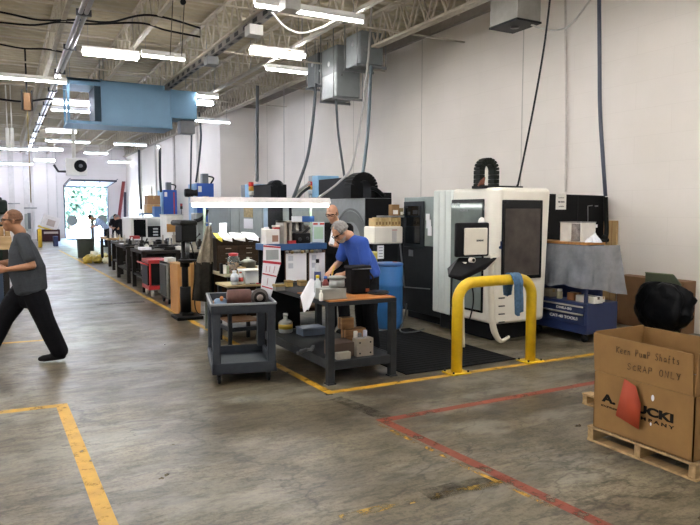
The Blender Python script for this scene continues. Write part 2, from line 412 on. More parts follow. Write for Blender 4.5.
for a in ((3.0, 57, 7.0, 1.9, 1, '#4e6452', 'bushy pale tree outside, at the left of the far doorway'), (7.6, 56, 6.0, 1.7, 2, '#4e6452', 'round leafy tree outside, behind the round fans'),
          (5.4, 63.5, 9.0, 2.0, 3, '#4e6452', 'tall tree outside, middle one of the doorway view'), (10.6, 63, 8.5, 2.0, 4, '#4e6452', 'tree outside hard against the right door jamb'),
          (0.2, 66, 9.5, 2.2, 5, '#4e6452', 'tree outside hard against the left door jamb')): tree(*a)

# ------------------------------------------------------------------ light
w = bpy.data.worlds.new('sky'); SC.world = w; w.use_nodes = True; nt = w.node_tree
sk = nt.nodes.new('ShaderNodeTexSky'); sk.sky_type = 'NISHITA'; sk.sun_elevation = math.radians(48); sk.sun_rotation = math.radians(195); sk.sun_disc = False
nt.links.new(sk.outputs[0], nt.nodes['Background'].inputs['Color']); nt.nodes['Background'].inputs['Strength'].default_value = 4.0
sd = bpy.data.lights.new('sun', 'SUN'); sd.energy = 5; sd.angle = .02; so = bpy.data.objects.new('sun', sd); COL.objects.link(so)
so.rotation_euler = (math.radians(48), 0, math.radians(-15))
ZL = 4.85
TUBE = EM('#fdfbfb', 13.0)
TUBE2 = EM('#e9eeff', 14.0)
HOUS = M('#d8d8d4', .5, var=.03)
def fixture(p, q, thick, label, visible_only=False):
    p = Vector(p); q = Vector(q); d = q-p; L = d.length; c = (p+q)/2; rz = math.atan2(d.y, d.x)
    t = thing('fluorescent_light', label, 'ceiling light', (c.x, c.y, c.z), rz, 'fluorescent ceiling lights')
    wd = .30 if thick else .075
    mb = MB(); mb.hexa([(-L/2,-.035,.09),(L/2,-.035,.09),(L/2,.035,.09),(-L/2,.035,.09),(-L/2,-.035,.13),(L/2,-.035,.13),(L/2,.035,.13),(-L/2,.035,.13)])
    mb.hexa([(-L/2,-wd/2,.03),(L/2,-wd/2,.03),(L/2,-wd/2+.01,.03),(-L/2,-wd/2+.01,.03),(-L/2,-.05,.09),(L/2,-.05,.09),(L/2,-.04,.09),(-L/2,-.04,.09)])
    mb.hexa([(-L/2,wd/2-.01,.03),(L/2,wd/2-.01,.03),(L/2,wd/2,.03),(-L/2,wd/2,.03),(-L/2,.04,.09),(L/2,.04,.09),(L/2,.05,.09),(-L/2,.05,.09)])
    build('housing', mb, HOUS, t, False)
    for y in ((-.095, .095) if thick else (0,)):
        build('tube', MB().cyl((-L/2+.02, y, .005), (L/2-.02, y, .005), (.045 if thick else .023), 10), TUBE if c.y < 19 else TUBE2, t, False)
    for x in (-L*.4, L*.4):
        build('hanger', MB().cyl((x, 0, .13), (x, 0, CZ-c.z), .006, 5), STEEL, t, False)
    return t
FX = [(82,53,140,57,1,'wide twin-tube ceiling light above the open end of the blue duct'), (140,57,187,59,0,'slim tube light continuing the wide lamp above the blue duct'),
 (-38,74,67,84,0,'long single tube light crossing behind the silver conduit at the left edge'), (255,5,363,23,0,'long single tube light nearest the camera, beside the grey transformers'),
 (249,52,306,56,1,'wide twin-tube light left of the grey transformers'), (266,69,307,74,0,'slim tube light just below the wide lamp by the transformers'),
 (197,96,218,98,0,'short slim tube light just past the right end of the blue duct'), (196,103,213,104,1,'short wide lamp just past the right end of the blue duct'),
 (195,122,231,122,0,'slim tube light near the wall corner below the blue duct'), (52,103,94,104,1,'wide lamp seen through the open end of the blue duct'),
 (51,110,94,113,0,'slim tube light seen through the open end of the blue duct'), (46,131,77,132,1,'wide lamp below the open end of the blue duct'),
 (45,141,90,143,0,'slim tube light with a white stem, above the hanging heater fan'), (136,127,169,128,1,'wide lamp directly under the blue duct'),
 (114,144,146,146,0,'slim tube light under the blue duct, left one of its row'), (158,147,176,148,0,'short slim tube light under the blue duct, right end of its row'),
 (-30,147,38,151,0,'slim tube light running off the left edge above the walking man'), (39,149,63,150,1,'wide lamp just left of the heater fan stem'),
 (34,160,55,161,1,'wide lamp left of the heater fan, second lowest there'), (-25,163,33,166,0,'lowest slim tube light running off the left edge'),
 (84,153,108,154,0,'slim tube light just right of the heater fan top'), (108,162,142,164,0,'slim tube light above the right side of the far doorway')]
for x0, y0, x1, y1, th, lab in FX:
    zz = ZL
    p, q = AZ(x0, y0, zz), AZ(x1, y1, zz)
    if p.y > FY-1.5:
        zz = AY(x0, y0, FY-2).z; p = AY(x0, y0, FY-2); q = AY(x1, y1, FY-2)
    elif p.y > 22 and q.x > 6.5 and p.y < 25:
        p = AY(x0, y0, 21.2); q = AY(x1-1, y1, 21.2); zz = (p.z+q.z)/2
    q.y = p.y = (p.y+q.y)/2; q.z = p.z = zz
    fixture(p, q, th, lab)
# unseen lamps added outside the frame to light the hall and near wall
for X, Y in [(x, y) for x in (-10.5, -6.5, -3.2) for y in (2, 8, 14.5, 21, 28, 35)] + [(1.0, -5), (0.2, 6.2), (-6, -4), (4.7, 5.0), (5.4, 0.6)]:
    fixture((X-1.1, Y, ZL), (X+1.1, Y, ZL), 1, 'added wide twin-tube ceiling light outside the view')
SC.view_settings.view_transform = 'Standard'; SC.view_settings.look = 'None'; SC.view_settings.gamma = 1; SC.view_settings.use_curve_mapping = False
SC.view_settings.exposure = 2.5
SC.cycles.use_denoising = True
SC.cycles.max_bounces = 6; SC.cycles.sample_clamp_indirect = 8
#@@NEXT

# ================================================================== NEAR RIGHT
PINE = woodmat('#8f7650', '#b99a6c', 4)
def pallet(x0, y0, x1, y1, label, h=.115):
    t = thing('pallet', label, 'pallet', ((x0+x1)/2, (y0+y1)/2, 0))
    n = 5; L = x1-x0; bw = L/n*.72
    for i in range(n):
        c = x0+bw/2+(L-bw)*i/(n-1); build('deck_board', MB().box((c-bw/2, y0, h-.018), (c+bw/2, y1, h), bev=.003), PINE, t)
    for c in (y0+.03, (y0+y1)/2, y1-.03): build('stringer', MB().box((x0, c-.024, .018), (x1, c+.024, h-.018), bev=.003), PINE, t)
    for c in (x0+.05, (x0+x1)/2, x1-.05): build('bottom_board', MB().box((c-.05, y0, 0), (c+.05, y1, .018), bev=.003), PINE, t)
    return t
pallet(3.765, 2.42, 4.38, 3.28, 'low wooden pallet under the cardboard scrap box')
pq = AZ(581, 404); pallet(pq.x+.01, pq.y-.62, pq.x+.75, pq.y, 'wooden pallet behind the scrap box, only one dark corner showing', .1)
BX0, BX1, BY0, BY1, BZ0 = 3.775, 4.30, 2.455, 3.235, .116
BZC = AX(593.5, 370, BX0).z; BZ1 = AX(596.6, 332.7, BX0).z
t = thing('cardboard_box', 'big open brown cardboard scrap box with handwriting, standing on a pallet', 'box', ((BX0+BX1)/2, (BY0+BY1)/2, BZ0))
mb = MB(); T = .008
for a, b in (((BX0, BY0, BZ0), (BX0+T, BY1, BZC)), ((BX1-T, BY0, BZ0), (BX1, BY1, BZC)), ((BX0, BY0, BZ0), (BX1, BY0+T, BZC)), ((BX0, BY1-T, BZ0), (BX1, BY1, BZC)), ((BX0, BY0, BZ0), (BX1, BY1, BZ0+T))): mb.box(a, b)
build('carton_body', mb, CARD, t)
g = .006
def flap(v): build('flap', MB().hexa(v), CARD, t)
o_ = .012
flap([(BX0-.004, BY0+.012, BZC+g), (BX0+.004, BY0+.012, BZC+g), (BX0+.004, BY1, BZC+g), (BX0-.004, BY1, BZC+g), (BX0-o_, BY0+.02, BZ1-.01), (BX0-o_+.008, BY0+.02, BZ1-.01), (BX0-o_+.008, BY1+.01, BZ1), (BX0-o_, BY1+.01, BZ1)])
flap([(BX0, BY0, BZC+g), (BX1, BY0, BZC+g), (BX1, BY0+.008, BZC+g), (BX0, BY0+.008, BZC+g), (BX0, BY0-.012, BZ1), (BX1, BY0-.012, BZ1), (BX1, BY0-.004, BZ1), (BX0, BY0-.004, BZ1)])
flap([(BX0, BY1-.008, BZC+g), (BX1, BY1-.008, BZC+g), (BX1, BY1, BZC+g), (BX0, BY1, BZC+g), (BX0+.004, BY1, BZ1+.01), (BX1, BY1, BZ1+.01), (BX1, BY1+.008, BZ1+.01), (BX0+.004, BY1+.008, BZ1+.01)])
flap([(BX1-.004, BY0, BZC+g), (BX1+.004, BY0, BZC+g), (BX1+.004, BY1, BZC+g), (BX1-.004, BY1, BZC+g), (BX1-.004, BY0, BZ1), (BX1+.004, BY0, BZ1), (BX1+.004, BY1, BZ1), (BX1-.004, BY1, BZ1)])
INK = M('#16130f', .7, var=.05); PEN = M('#3d3226', .7, var=.1)
def fr(px, py, X=BX0): return AX(px, py, X)
def txt_on_box(s, px0, py0, px1, py1, size, bold, dx, ky=1.0):
    p, q = fr(px0, py0), fr(px1, py1); c = (p+q)/2; c.x = BX0-dx
    F4 = face_frame(c, (0, -1, (p.z-q.z)/(q.y-p.y) if False else 0), (0, 0, 1))
    m_ = text_mb(s, size, Matrix.Identity(4), INK, bold); xs = [v.co.x for v in m_.bm.verts]; wdt = max(xs)-min(xs)
    k = abs(p.y-q.y)/wdt; m_.bm.transform(F4 @ Matrix.Diagonal((k, ky, 1, 1)))
    o = build('printed_text', m_, INK, t); o['label'] = 'black printed lettering'
txt_on_box('A. STUCKI', 602.5, 399.5, 674.5, 417.5, .098, .005, .001, .78)
txt_on_box('C O M P A N Y', 626, 413.5, 674, 428, .03, .001, .001)
txt_on_box('EXPRESSLY', 601.2, 405.5, 625, 412, .016, .0003, .001)
# handwriting: little strokes per letter in a unit box
GL = {'K':[[(0,0),(.05,1)],[(.6,.95),(.05,.45),(.6,0)]],'e':[[(.05,.3),(.45,.38),(.4,.6),(.15,.6),(.05,.25),(.2,0),(.48,.08)]],'n':[[(.05,0),(.08,.55)],[(.08,.4),(.25,.58),(.4,.5),(.42,0)]],
 'P':[[(.05,0),(.1,1),(.5,.92),(.5,.55),(.1,.48)]],'u':[[(.05,.55),(.08,.1),(.25,0),(.4,.15),(.42,.55)],[(.42,.55),(.45,0)]],'m':[[(.03,0),(.05,.5)],[(.05,.4),(.2,.55),(.26,.4),(.27,0)],[(.27,.4),(.42,.55),(.48,.4),(.5,0)]],'p':[[(.08,0),(.1,1),(.5,.9),(.48,.5),(.1,.5)]],
 'S':[[(.5,.85),(.3,1),(.08,.8),(.2,.55),(.45,.4),(.45,.12),(.2,0),(.03,.15)]],'h':[[(.05,0),(.1,1)],[(.08,.4),(.3,.55),(.42,.4),(.44,0)]],'a':[[(.45,.5),(.2,.58),(.05,.3),(.15,0),(.4,.15),(.45,.5),(.48,0)]],'f':[[(.45,.95),(.25,1),(.2,.6),(.2,-.1)],[(.05,.5),(.42,.55)]],'t':[[(.22,.9),(.2,.1),(.4,0)],[(.02,.6),(.45,.62)]],'s':[[(.42,.5),(.2,.58),(.12,.38),(.38,.25),(.3,0),(.05,.05)]],
 'C':[[(.5,.7),(.35,.8),(.08,.5),(.15,.05),(.5,.08)]],'R':[[(.05,0),(.08,1),(.48,.9),(.45,.55),(.1,.5),(.5,0)]],'A':[[(0,0),(.27,1),(.52,0)],[(.1,.4),(.45,.4)]],'O':[[(.25,1),(.03,.6),(.1,.1),(.35,0),(.52,.4),(.45,.9),(.25,1)]],'N':[[(.03,0),(.06,1),(.45,0),(.5,1)]],'L':[[(.08,1),(.06,0),(.5,.05)]],'Y':[[(.02,1),(.27,.5)],[(.52,1),(.2,0)]]}
def scrawl(words, px0, py0, px1, py1, hgt):
    p, q = fr(px0, py0), fr(px1, py1); W = p.y-q.y; n = len(words); mb = MB(); st = W/n
    for i, ch in enumerate(words):
        for s_ in GL.get(ch, []):
            pts = []
            for (x, z) in s_:
                yy = p.y-(i+x*1.25)*st; zz = p.z+(q.z-p.z)*(i/n)+z*hgt
                k = (zz-BZC)/(BZ1-BZC); pts.append((BX0-.004-k*(o_-.004)-.0012, yy, zz))
            mb.tube(pts, .0022, 4)
    o = build('handwriting', mb, PEN, t); o['label'] = 'handwritten marker lettering'
scrawl('Keen Pump Shafts', 617.5, 352.5, 682, 365, .047)
scrawl('SCRAP ONLY', 628, 369, 683, 381, .044)
# orange-red tag taped to the box
tg = [(625, 378.5), (637.5, 386), (644.5, 404), (641.5, 429), (617, 415)]
cs = [fr(*q) for q in tg]
def bow(v, k): return Vector((BX0-.006-k, v.y, v.z))
mb = MB(); mb._add([bow(cs[0],.0), bow(cs[1],.012), bow(cs[2],.03), bow(cs[3],.022), bow(cs[4],.008), bow((cs[0]+cs[3])/2,.004)], [(0,1,5),(1,2,5),(2,3,5),(3,4,5),(4,0,5)], smooth=True)
one('paper_tag', 'orange-red paper tag stuck over the lettering of the scrap box', 'tag', mb, M('#a23d1c', .7, var=.06), solid=.0012)
for i, (x, y, s) in enumerate(((653, 398, .022), (651, 424, .012))):
    c = fr(x, y); mb = MB(); mb.ball((BX0-.003, c.y, c.z), (.0025, s*.55, s), 0, 2)
    one('tape_scrap', ('larger' if i == 0 else 'smaller')+' white shiny tape scrap stuck right of the orange tag', 'tape', mb, M('#e8e8ee', .2, var=.02))

# ---- yellow guard rail
PL, PR = Vector((4.14, 5.33, 0)), Vector((5.20, 5.36, 0)); RR = .058
GH = AY(490, 281, 5.34).z
t = thing('guard_rail', 'yellow hoop guard rail bolted to the floor in front of the white machine', 'guard rail', ((PL.x+PR.x)/2, 5.345, 0))
pts = [PL+Vector((0,0,.01)), Vector((PL.x, PL.y, GH-.2))]
for k in range(1, 9):
    a = PI/2*k/8; pts.append(Vector((PL.x+.2*(1-math.cos(a)), PL.y, GH-.2+.2*math.sin(a))))
for k in range(0, 9):
    a = PI/2*k/8; pts.append(Vector((PR.x-.2+.2*math.sin(a), PR.y, GH-.2+.2*math.cos(a))))
pts.append(PR+Vector((0,0,.01)))
build('rail', MB().tube(pts, RR, 20), YEL, t)
for p in (PL, PR):
    bp = build('base_plate', MB().box((p.x-.12, p.y-.1, 0), (p.x+.12, p.y+.1, .014), bev=.004), YEL, t)
    for dx, dy in ((-.095,-.075),(.095,-.075),(-.095,.075),(.095,.075)):
        build('bolt', MB().cyl((p.x+dx, p.y+dy, .014), (p.x+dx, p.y+dy, .035), .011, 6), IRON, bp)
# blue rag over the rail
rc = AY(513, 281, 5.35); rx = rc.x
def rag(u, v):
    s = (v-.5)*2; wv = .012*math.sin(u*14+s*2)+.008*math.sin(u*31)
    half = .075*(1-.25*abs(s))
    x = rx-.0+(u-.5)*2*half+(.02*s if s > 0 else -.012*s)
    if abs(s) < .3:
        a = s/.3*PI/2; R = RR+.012
        return Vector((x, 5.355-math.sin(a)*R, GH+math.cos(a)*R+abs(wv)*.3))
    d = (abs(s)-.3)/.7; side = 1 if s > 0 else -1; ln = (.40 if side > 0 else .2)*(1-.25*abs(u-.4))
    return Vector((x+wv, 5.355-side*(RR+.012+abs(wv)), GH-d*ln))
mb = MB(); mb.grid(rag, 16, 30); one('rag', 'crumpled blue-grey shop rag draped over the yellow guard rail', 'rag', mb, M('#4d6f8e', .9, var=.25, scale=30, bump=.3), solid=.004)

# ---- rubber mat
mb = MB(); mb.box((3.62, 5.5, 0), (5.12, 7.7, .012), bev=.004)
for x in (4.1, 4.6): mb.box((x-.006, 5.5, .012), (x+.006, 7.7, .0135))
y = 5.6
while y < 7.65:
    mb.box((3.64, y, .012), (5.1, y+.03, .015)); y += .09
one('rubber_mat', 'black ribbed rubber floor mat between workbench and white machine', 'mat', mb, RUB)

# ================================================================== WHITE MACHINE
MX, MY0, MY1, MX1, MZ0 = 5.42, 6.24, 7.13, AY(550, 250, 6.24).x, .25
MZ1 = AY(497, 187, MY0).z
SHL = M('#ddd8cb', .32, var=.02, coat=.2)
t = thing('machining_center', 'white enclosed machining center with two dark windows behind the yellow rail', 'machine', ((MX+MX1)/2, 6.8, 0))
mb = MB(); ch = .10
mb.prism([(MX, MY1, MZ0), (MX, MY0+ch, MZ0), (MX+ch*.8, MY0, MZ0), (MX1, MY0, MZ0), (MX1, MY1+.2, MZ0)], (0, 0, MZ1-MZ0), 0, .055, 4)
for v in mb.bm.verts:
    if v.co.z < MZ0+.2 and v.co.x > MX1-.2: v.co.x -= .07
build('enclosure', mb, SHL, t)
mb = MB(); ca, cb_ = AX(447, 240, MX).y, AX(431.5, 240, MX).y
for i in range(3):
    a = MY1+.01+i*(cb_-MY1)/3-.03; b = MY1-.03+.005+(i+1)*(cb_-MY1)/3
    mb.box((MX-.02*(1 if i == 0 else .5 if i == 1 else 0), a, MZ0), (MX1, b, MZ1-.01), 0, .028, 3)
build('sliding_door_edge', mb, M('#c6cbc6', .35, var=.03), t)  # greyer than the shell: shade on the column put into its colour
mb = MB(); mb.box((MX+.16, MY0+.22, 0), (MX1-.1, cb_, MZ0+.02), 0, .02); build('base', mb, BLK, t)
def mwin(name, fx, a, b, z0, z1, border):
    """framed window on the X face (fx) or on the Y face"""
    mb = MB()
    if fx: mb.box((MX-.012, a, z0), (MX+.004, b, z1), 0, .012, 2)
    else: mb.box((a, MY0-.012, z0), (b, MY0+.004, z1), 0, .012, 2)
    f = build(name, mb, M('#141519', .25, coat=.3), t)
    mb = MB()
    if fx: mb.box((MX-.016, min(a,b)+border, z0+border), (MX-.010, max(a,b)-border, z1-border*1.6))
    else: mb.box((a+border, MY0-.016, z0+border), (b-border, MY0-.010, z1-border*2.4))
    build('glass', mb, M('#6f7874', .07, var=.25, scale=1.5) if fx else M('#4a4440', .10, var=.35, scale=2.5), f)  # aisle pane paler: reflection and view inside painted into its colour
    return f
wa, wb = AX(447.5, 240, MX).y, AX(484, 240, MX).y
f1 = mwin('window', True, wb, wa, AX(440, 304, MX).z, AX(484, 199, MX).z, .03)
zt_ = AY(520, 200, MY0).z; zb_ = AY(520, 279, MY0).z
f2 = mwin('window', False, AY(501.5, 240, MY0).x, AY(541.5, 240, MY0).x, zb_, zt_, .045)
c = AX(455, 205, MX); c.x = MX-.018; build('printed_text', text_mb('DMU 50', .07, face_frame(c, (0,-1,0), (0,0,1)), None), M('#8d9196', .5), t)
c = AX(465, 210.5, MX); c.x = MX-.018; build('printed_text', text_mb('monoBLOCK', .03, face_frame(c, (0,-1,0), (0,0,1)), None), M('#8d9196', .5), t)
mb = MB()
for x in (491.2,): 
    yy = AX(x, 240, MX+.03)
    mb.box((MX+.036, MY0+.055, MZ0+.05), (MX+.045, MY0+.065, MZ1-.05))
build('seam', mb, M('#a19c90', .5), t)
mb = MB(); c = AY(496.5, 245, MY0+.02); mb.cyl((MX+.07, MY0-.012, c.z-.03), (MX+.07, MY0-.03, c.z-.03), .018, 12); mb.obox((MX+.07, MY0-.035, c.z), (.018, .02, .1), bev=.006)
build('door_handle', mb, M('#202a4a', .4), t)
mb = MB(); c = AX(483, 223, MX); mb.lathe((MX-.02, c.y, c.z), [(.0, -.01), (.06, -.01), (.075, 0), (.055, .012), (.0, .012)], 20, axis='x'); build('door_pull', mb, WHT, t)
# energy chain on the roof
pl, pr = AY(479, 186, MY0+.35), AY(493.5, 186, MY0+.35); hz = AY(486, 159.5, MY0+.35).z
cx_ = (pl.x+pr.x)/2; Rr = (pr.x-pl.x)/2; path = [(pl.x, MY0+.35, MZ1)]+[(cx_-Rr*math.cos(PI*k/10), MY0+.35, hz-Rr-.02+math.sin(PI*k/10)*Rr) for k in range(11)]+[(pr.x, MY0+.35, MZ1)]
P_ = []
for i in range(len(path)-1):
    a, b = Vector(path[i]), Vector(path[i+1]); n = max(1, round((b-a).length/.055))
    P_ += [a.lerp(b, k/n) for k in range(n)]
P_.append(Vector(path[-1])); mb = MB()
for i in range(len(P_)-1): mb.beam(P_[i], P_[i].lerp(P_[i+1], .96), .085, .13, 0, (0,1,.001), .006)
build('cable_chain', mb, M('#191c18', .5), t)
mb = MB(); mb.box((pl.x-.04, MY0+.2, MZ1-.01), (AY(518, 185, MY0+.3).x, MY0+.45, MZ1+.028), 0, .006); build('cable_tray', mb, BLK, t)
mb = MB(); q = AY(480, 183, MY0+.3)
for i in range(5): mb.tube(smooth_path([(q.x-.03+.02*i, q.y, MZ1+.02), (q.x-.01+.015*i, q.y-.03, MZ1+.09+.01*i), (q.x+.05, q.y+.04, MZ1+.06)], 5), .010, 6)
build('wiring', mb, M('#7a4a34', .6), t)
# ---- operator panel on its arm
HX, HY = 4.98, 5.98
t = thing('operator_panel', 'white-backed operator panel with black frame on an arm before the white machine', 'control panel', (HX, HY, 0))
def onp(x, y): return AY(x, y, HY)
sc0, sc1 = onp(456.5, 262), onp(490, 222.5)
mb = MB(); mb.box((sc0.x, HY+.0, onp(470, 257).z), (sc1.x, HY+.06, sc1.z), 0, .022, 3); build('screen_frame', mb, M('#1b1b1d', .4), t)
mb = MB(); mb.box((onp(463.5, 240).x, HY-.035, onp(470, 255).z), (onp(486, 240).x, HY+.0, onp(470, 228).z), 0, .014, 3); build('back_cover', mb, CREAM, t)
c = onp(478, 240.5); c.y = HY-.037; build('printed_text', text_mb('SIEMENS', .028, face_frame(c, (1,0,0), (0,0,1)), None, .001), M('#3f4448', .5), t)
kz = onp(470, 258).z
mb = MB(); a0, a1 = onp(443, 274), onp(497, 258)
mb.hexa([(a0.x, HY-.10, a0.z-.03), (a0.x+.14, HY-.16, a0.z-.08), (onp(480,272).x, HY-.1, kz-.14), (onp(452,270).x, HY+.1, kz-.12), (a0.x, HY-.10, a0.z), (a0.x+.14, HY-.16, a0.z-.02), (a1.x-.02, HY-.06, kz+.0), (onp(463,258).x, HY+.08, kz+.01)], 0, .012)
build('keyboard_tray', mb, M('#141416', .5), t)
mb = MB(); q = onp(467, 259.5); mb.lathe((q.x, HY-.09, q.z), [(.0,-.03),(.03,-.03),(.03,.03),(.0,.03)], 18, axis='y'); mb.lathe((q.x, HY-.122, q.z), [(.0,0),(.02,0),(.02,.004),(0,.004)], 16, 1, axis='y')
build('swivel_joint', mb, [CREAM, BLK], t)
mb = MB(); q2 = onp(497, 257); mb.tube([(onp(488,257).x, HY-.02, q2.z), (q2.x, HY-.01, q2.z), (MX+.06, MY0+.04, AY(501,256,MY0).z)], .032, 12)
mb.tube([(onp(493,262).x, HY, q2.z), (onp(492,300).x, HY, onp(492,262).z)], .034, 12); build('support_arm', mb, CREAM, t)
mb = MB(); mb.tube(smooth_path([onp(464.5, 262), onp(463, 285), onp(463, 320), onp(463.5, 347)], 5), [.026]*5+[.018]*11, 10); build('handset_post', mb, CREAM, t)
mb = MB(); pts = smooth_path([onp(491, 263), onp(491, 290), onp(492, 318), onp(495, 333), onp(501, 341), onp(509, 336.5)], 6); mb.tube(pts, [.04]*(len(pts)-14)+[.04-.0018*i for i in range(14)], 12); build('bent_pipe', mb, CREAM, t)
for pts in ([(452, 276), (451.5, 290), (450.5, 320), (452, 340)], [(470, 279), (473, 292), (473, 305), (469.5, 320)]):
    build('cable', MB().tube(smooth_path([onp(*q) for q in pts], 6), .009, 6), BLK, t)
mb = MB()
for i in range(4):
    q = onp(503.5-1.6, 298+8*i); mb.cyl((q.x-.05, HY, q.z), (q.x+.035, HY-.01, q.z), .008, 6)
build('hook', mb, BLK, t)

# ---- dark machine beside it (further along the hall)
DX = 5.62; dz = AX(404, 197.5, DX).z; dy0, dy1 = cb_+.02, AX(402.5, 260, DX).y
t = thing('machine_cabinet', 'tall dark grey machine cabinet with a narrow window, left of the white machine', 'machine', (DX+.6, (dy0+dy1)/2, 0))
zc = AX(410, 245, DX).z
build('lower_body', MB().box((DX, dy0, .12), (DX+1.3, dy1, zc), 0, .012), M('#26282a', .45), t)
build('upper_body', MB().box((DX+.01, dy0, zc+.002), (DX+1.3, dy1-.02, dz), 0, .012), M('#7d8885', .4), t)
build('plinth', MB().box((DX+.08, dy0+.02, 0), (DX+1.3, dy1-.05, .12)), BLK, t)
y0, y1 = AX(424.5, 240, DX).y, AX(404.5, 240, DX).y
f = build('door', MB().box((DX-.02, y0, AX(410,247,DX).z), (DX, y1, AX(410,201.5,DX).z), 0, .01), M('#23282b', .35), t)
build('glass', MB().box((DX-.026, y0+.09, AX(410,243,DX).z), (DX-.018, y1-.06, AX(410,206,DX).z)), GLASSY, f)
for i, (x, y, w_, h_) in enumerate(((428, 217, .1, .1), (429, 224, .12, .13), (430, 231, .1, .14))):
    c = AX(x, y, DX); o = build('paper_note', MB().obox((DX-.006, c.y, c.z), (.004, w_, h_)), PAPER, t); o['label'] = 'white paper notice'
c = AX(411, 253, DX); build('rating_plate', MB().obox((DX-.003, c.y, c.z), (.006, .12, .1)), STEEL, t)
mb = MB(); mb.beam(AX(399.8, 240, DX-.01), AX(404.5, 287, DX-.01), .02, .02); mb.beam(AX(404.5, 287, DX-.01), AX(430, 289, DX-.01), .012, .016); build('edge_strip', mb, STEEL, t)
mb = MB(); pts = [AZ(406.5, 304, .35), AZ(405, 316, .15), AZ(400, 329, .02), AZ(404, 332.5, .02), AZ(416, 331.5, .02), AZ(424, 329, .02)]; mb.tube(smooth_path(pts, 6), .011, 8)
one('hose', 'thin grey hose looping down onto the floor before the dark machine cabinet', 'hose', mb, M('#55585a', .5))

# ---- black electrical cabinet behind the white machine
EY = 7.02; ex0, ex1 = MX1+.35, AY(604.5, 230, EY).x; ez = AY(556, 193.5, EY).z
t = thing('electrical_cabinet', 'black electrical cabinet standing behind the white machine, against the wall', 'cabinet', ((ex0+ex1)/2, EY+.3, 0))
mb = MB(); mb.hexa([(ex0, EY, 0), (ex1, EY, 0), (ex1, EY+.6, 0), (ex0, EY+.6, 0), (ex0, EY, ez), (ex1, EY, ez-.02), (ex1, EY+.6, ez-.02), (ex0, EY+.6, ez)], 0, .012); build('body', mb, M('#141415', .5, var=.08), t)
build('door_seam', MB().box((AY(577,230,EY).x, EY-.004, ez-1.0), (AY(577,230,EY).x+.006, EY, ez-.03)), M('#2b2b2c', .5), t)
s0, s1 = AY(555.5, 209.5, EY), AY(566, 194, EY)
sg = build('notice_plate', MB().box((s0.x, EY-.008, s0.z), (s1.x, EY-.001, s1.z)), WHT, t)
for s_, py, sz, bo in (('CAUTION', 197.8, .026, 0), ('480 VOLTS', 202, .032, .0012), ('DANGER', 206.5, .026, 0)):
    c = AY(560.8, py, EY); c.y = EY-.010; m_ = text_mb(s_, sz, Matrix.Identity(4), None, bo); k = min(1, .13/(max(v.co.x for v in m_.bm.verts)*2)); m_.bm.transform(face_frame(c, (1,0,0), (0,0,1)) @ Matrix.Diagonal((k,1,1,1))); build('printed_text', m_, M('#33363a', .6), sg)
mb = MB(); a = AY(587.5, 222, EY); b = AY(587.5, 206, EY); c = AY(592, 205.5, EY); mb.beam((a.x, EY-.006, a.z), (b.x, EY-.006, b.z), .012, .01); mb.beam((b.x, EY-.006, b.z), (c.x, EY-.006, c.z), .012, .012); build('handle_rod', mb, STEEL, t)
c = AY(596, 206, EY); build('latch', MB().obox((c.x, EY-.008, c.z), (.06, .014, .02)), STEEL, t)
c = AY(596, 226, EY); o = build('paper_note', MB().obox((c.x, EY-.004, c.z), (.055, .004, .05)), PAPER, t); o['label'] = 'small white sticker'
# hose and fittings at its right edge
mb = MB(); a = AY(605.5, 197, EY-.05); mb.tube(smooth_path([a, AY(606, 215, EY-.06), AY(606.5, 232, EY-.08), AY(604, 243, EY-.1)], 6), .035, 8)
for px, py, r in ((605, 237, .055), (608, 240, .045), (603, 242, .06), (607, 209, .022), (607.5, 213, .014)): q = AY(px, py, EY-.08); mb.ball(q, (r, r*.8, r*.8))
one('cable_bundle', 'bundle of black hoses running down the right edge of the black electrical cabinet', 'hose', mb, M('#1a1b19', .6))

# ---- blue tool cart
TX, TY0, TY1, TX1 = 6.50, 5.72, 6.72, 7.07
tz1 = AX(592, 306.5, TX).z+.02; tz0 = AX(590, 336, TX).z
t = thing('tool_cart', 'dark blue rolling tool cart with labelled drawers, beside the white machine', 'tool cart', ((TX+TX1)/2, (TY0+TY1)/2, 0))
build('body', MB().box((TX, TY0, tz0), (TX1, TY1, tz1), 0, .012), NAVY, t)
def band(x0, y0, x1, y1, h, dx, name, m, par):
    a, b = AX(x0, y0, TX), AX(x1, y1, TX); z = (a.z+b.z)/2
    return build(name, MB().box((TX-dx, b.y, z-h/2), (TX+.001, a.y, z+h/2), 0, .003), m, par)
for i, (yl, yr) in enumerate(((301.5, 307), (309, 314.5))):
    a, b = AX(545, yl, TX), AX(584, yr, TX); z = (a.z+b.z)/2
    d = build('drawer', MB().box((TX-.014, b.y-.02, z-.13), (TX, TY1, z+.018), 0, .004), NAVY, t)
    build('handle', MB().box((TX-.034, b.y, z-.008), (TX-.013, TY1-.02, z+.012), 0, .004), M('#c8c4b8', .3, .6), d)
for s_, x0, y0, x1, y1, sz in (('DMU-50', 557, 306, 572.5, 309.5, .042), ('CAT-40 TOOLS', 550.5, 314, 578.5, 319, .05)):
    p, q = AX(x0, y0, TX), AX(x1, y1, TX); c = (p+q)/2; c.x = TX-.0165
    m_ = text_mb(s_, sz, Matrix.Identity(4), None, .002); wd = max(v.co.x for v in m_.bm.verts)*2; m_.bm.transform(face_frame(c, (0,-1,0), (0,0,1)) @ Matrix.Diagonal((abs(p.y-q.y)/wd, 1, 1, 1)))
    build('printed_text', m_, M('#d8d8d8', .5), t)
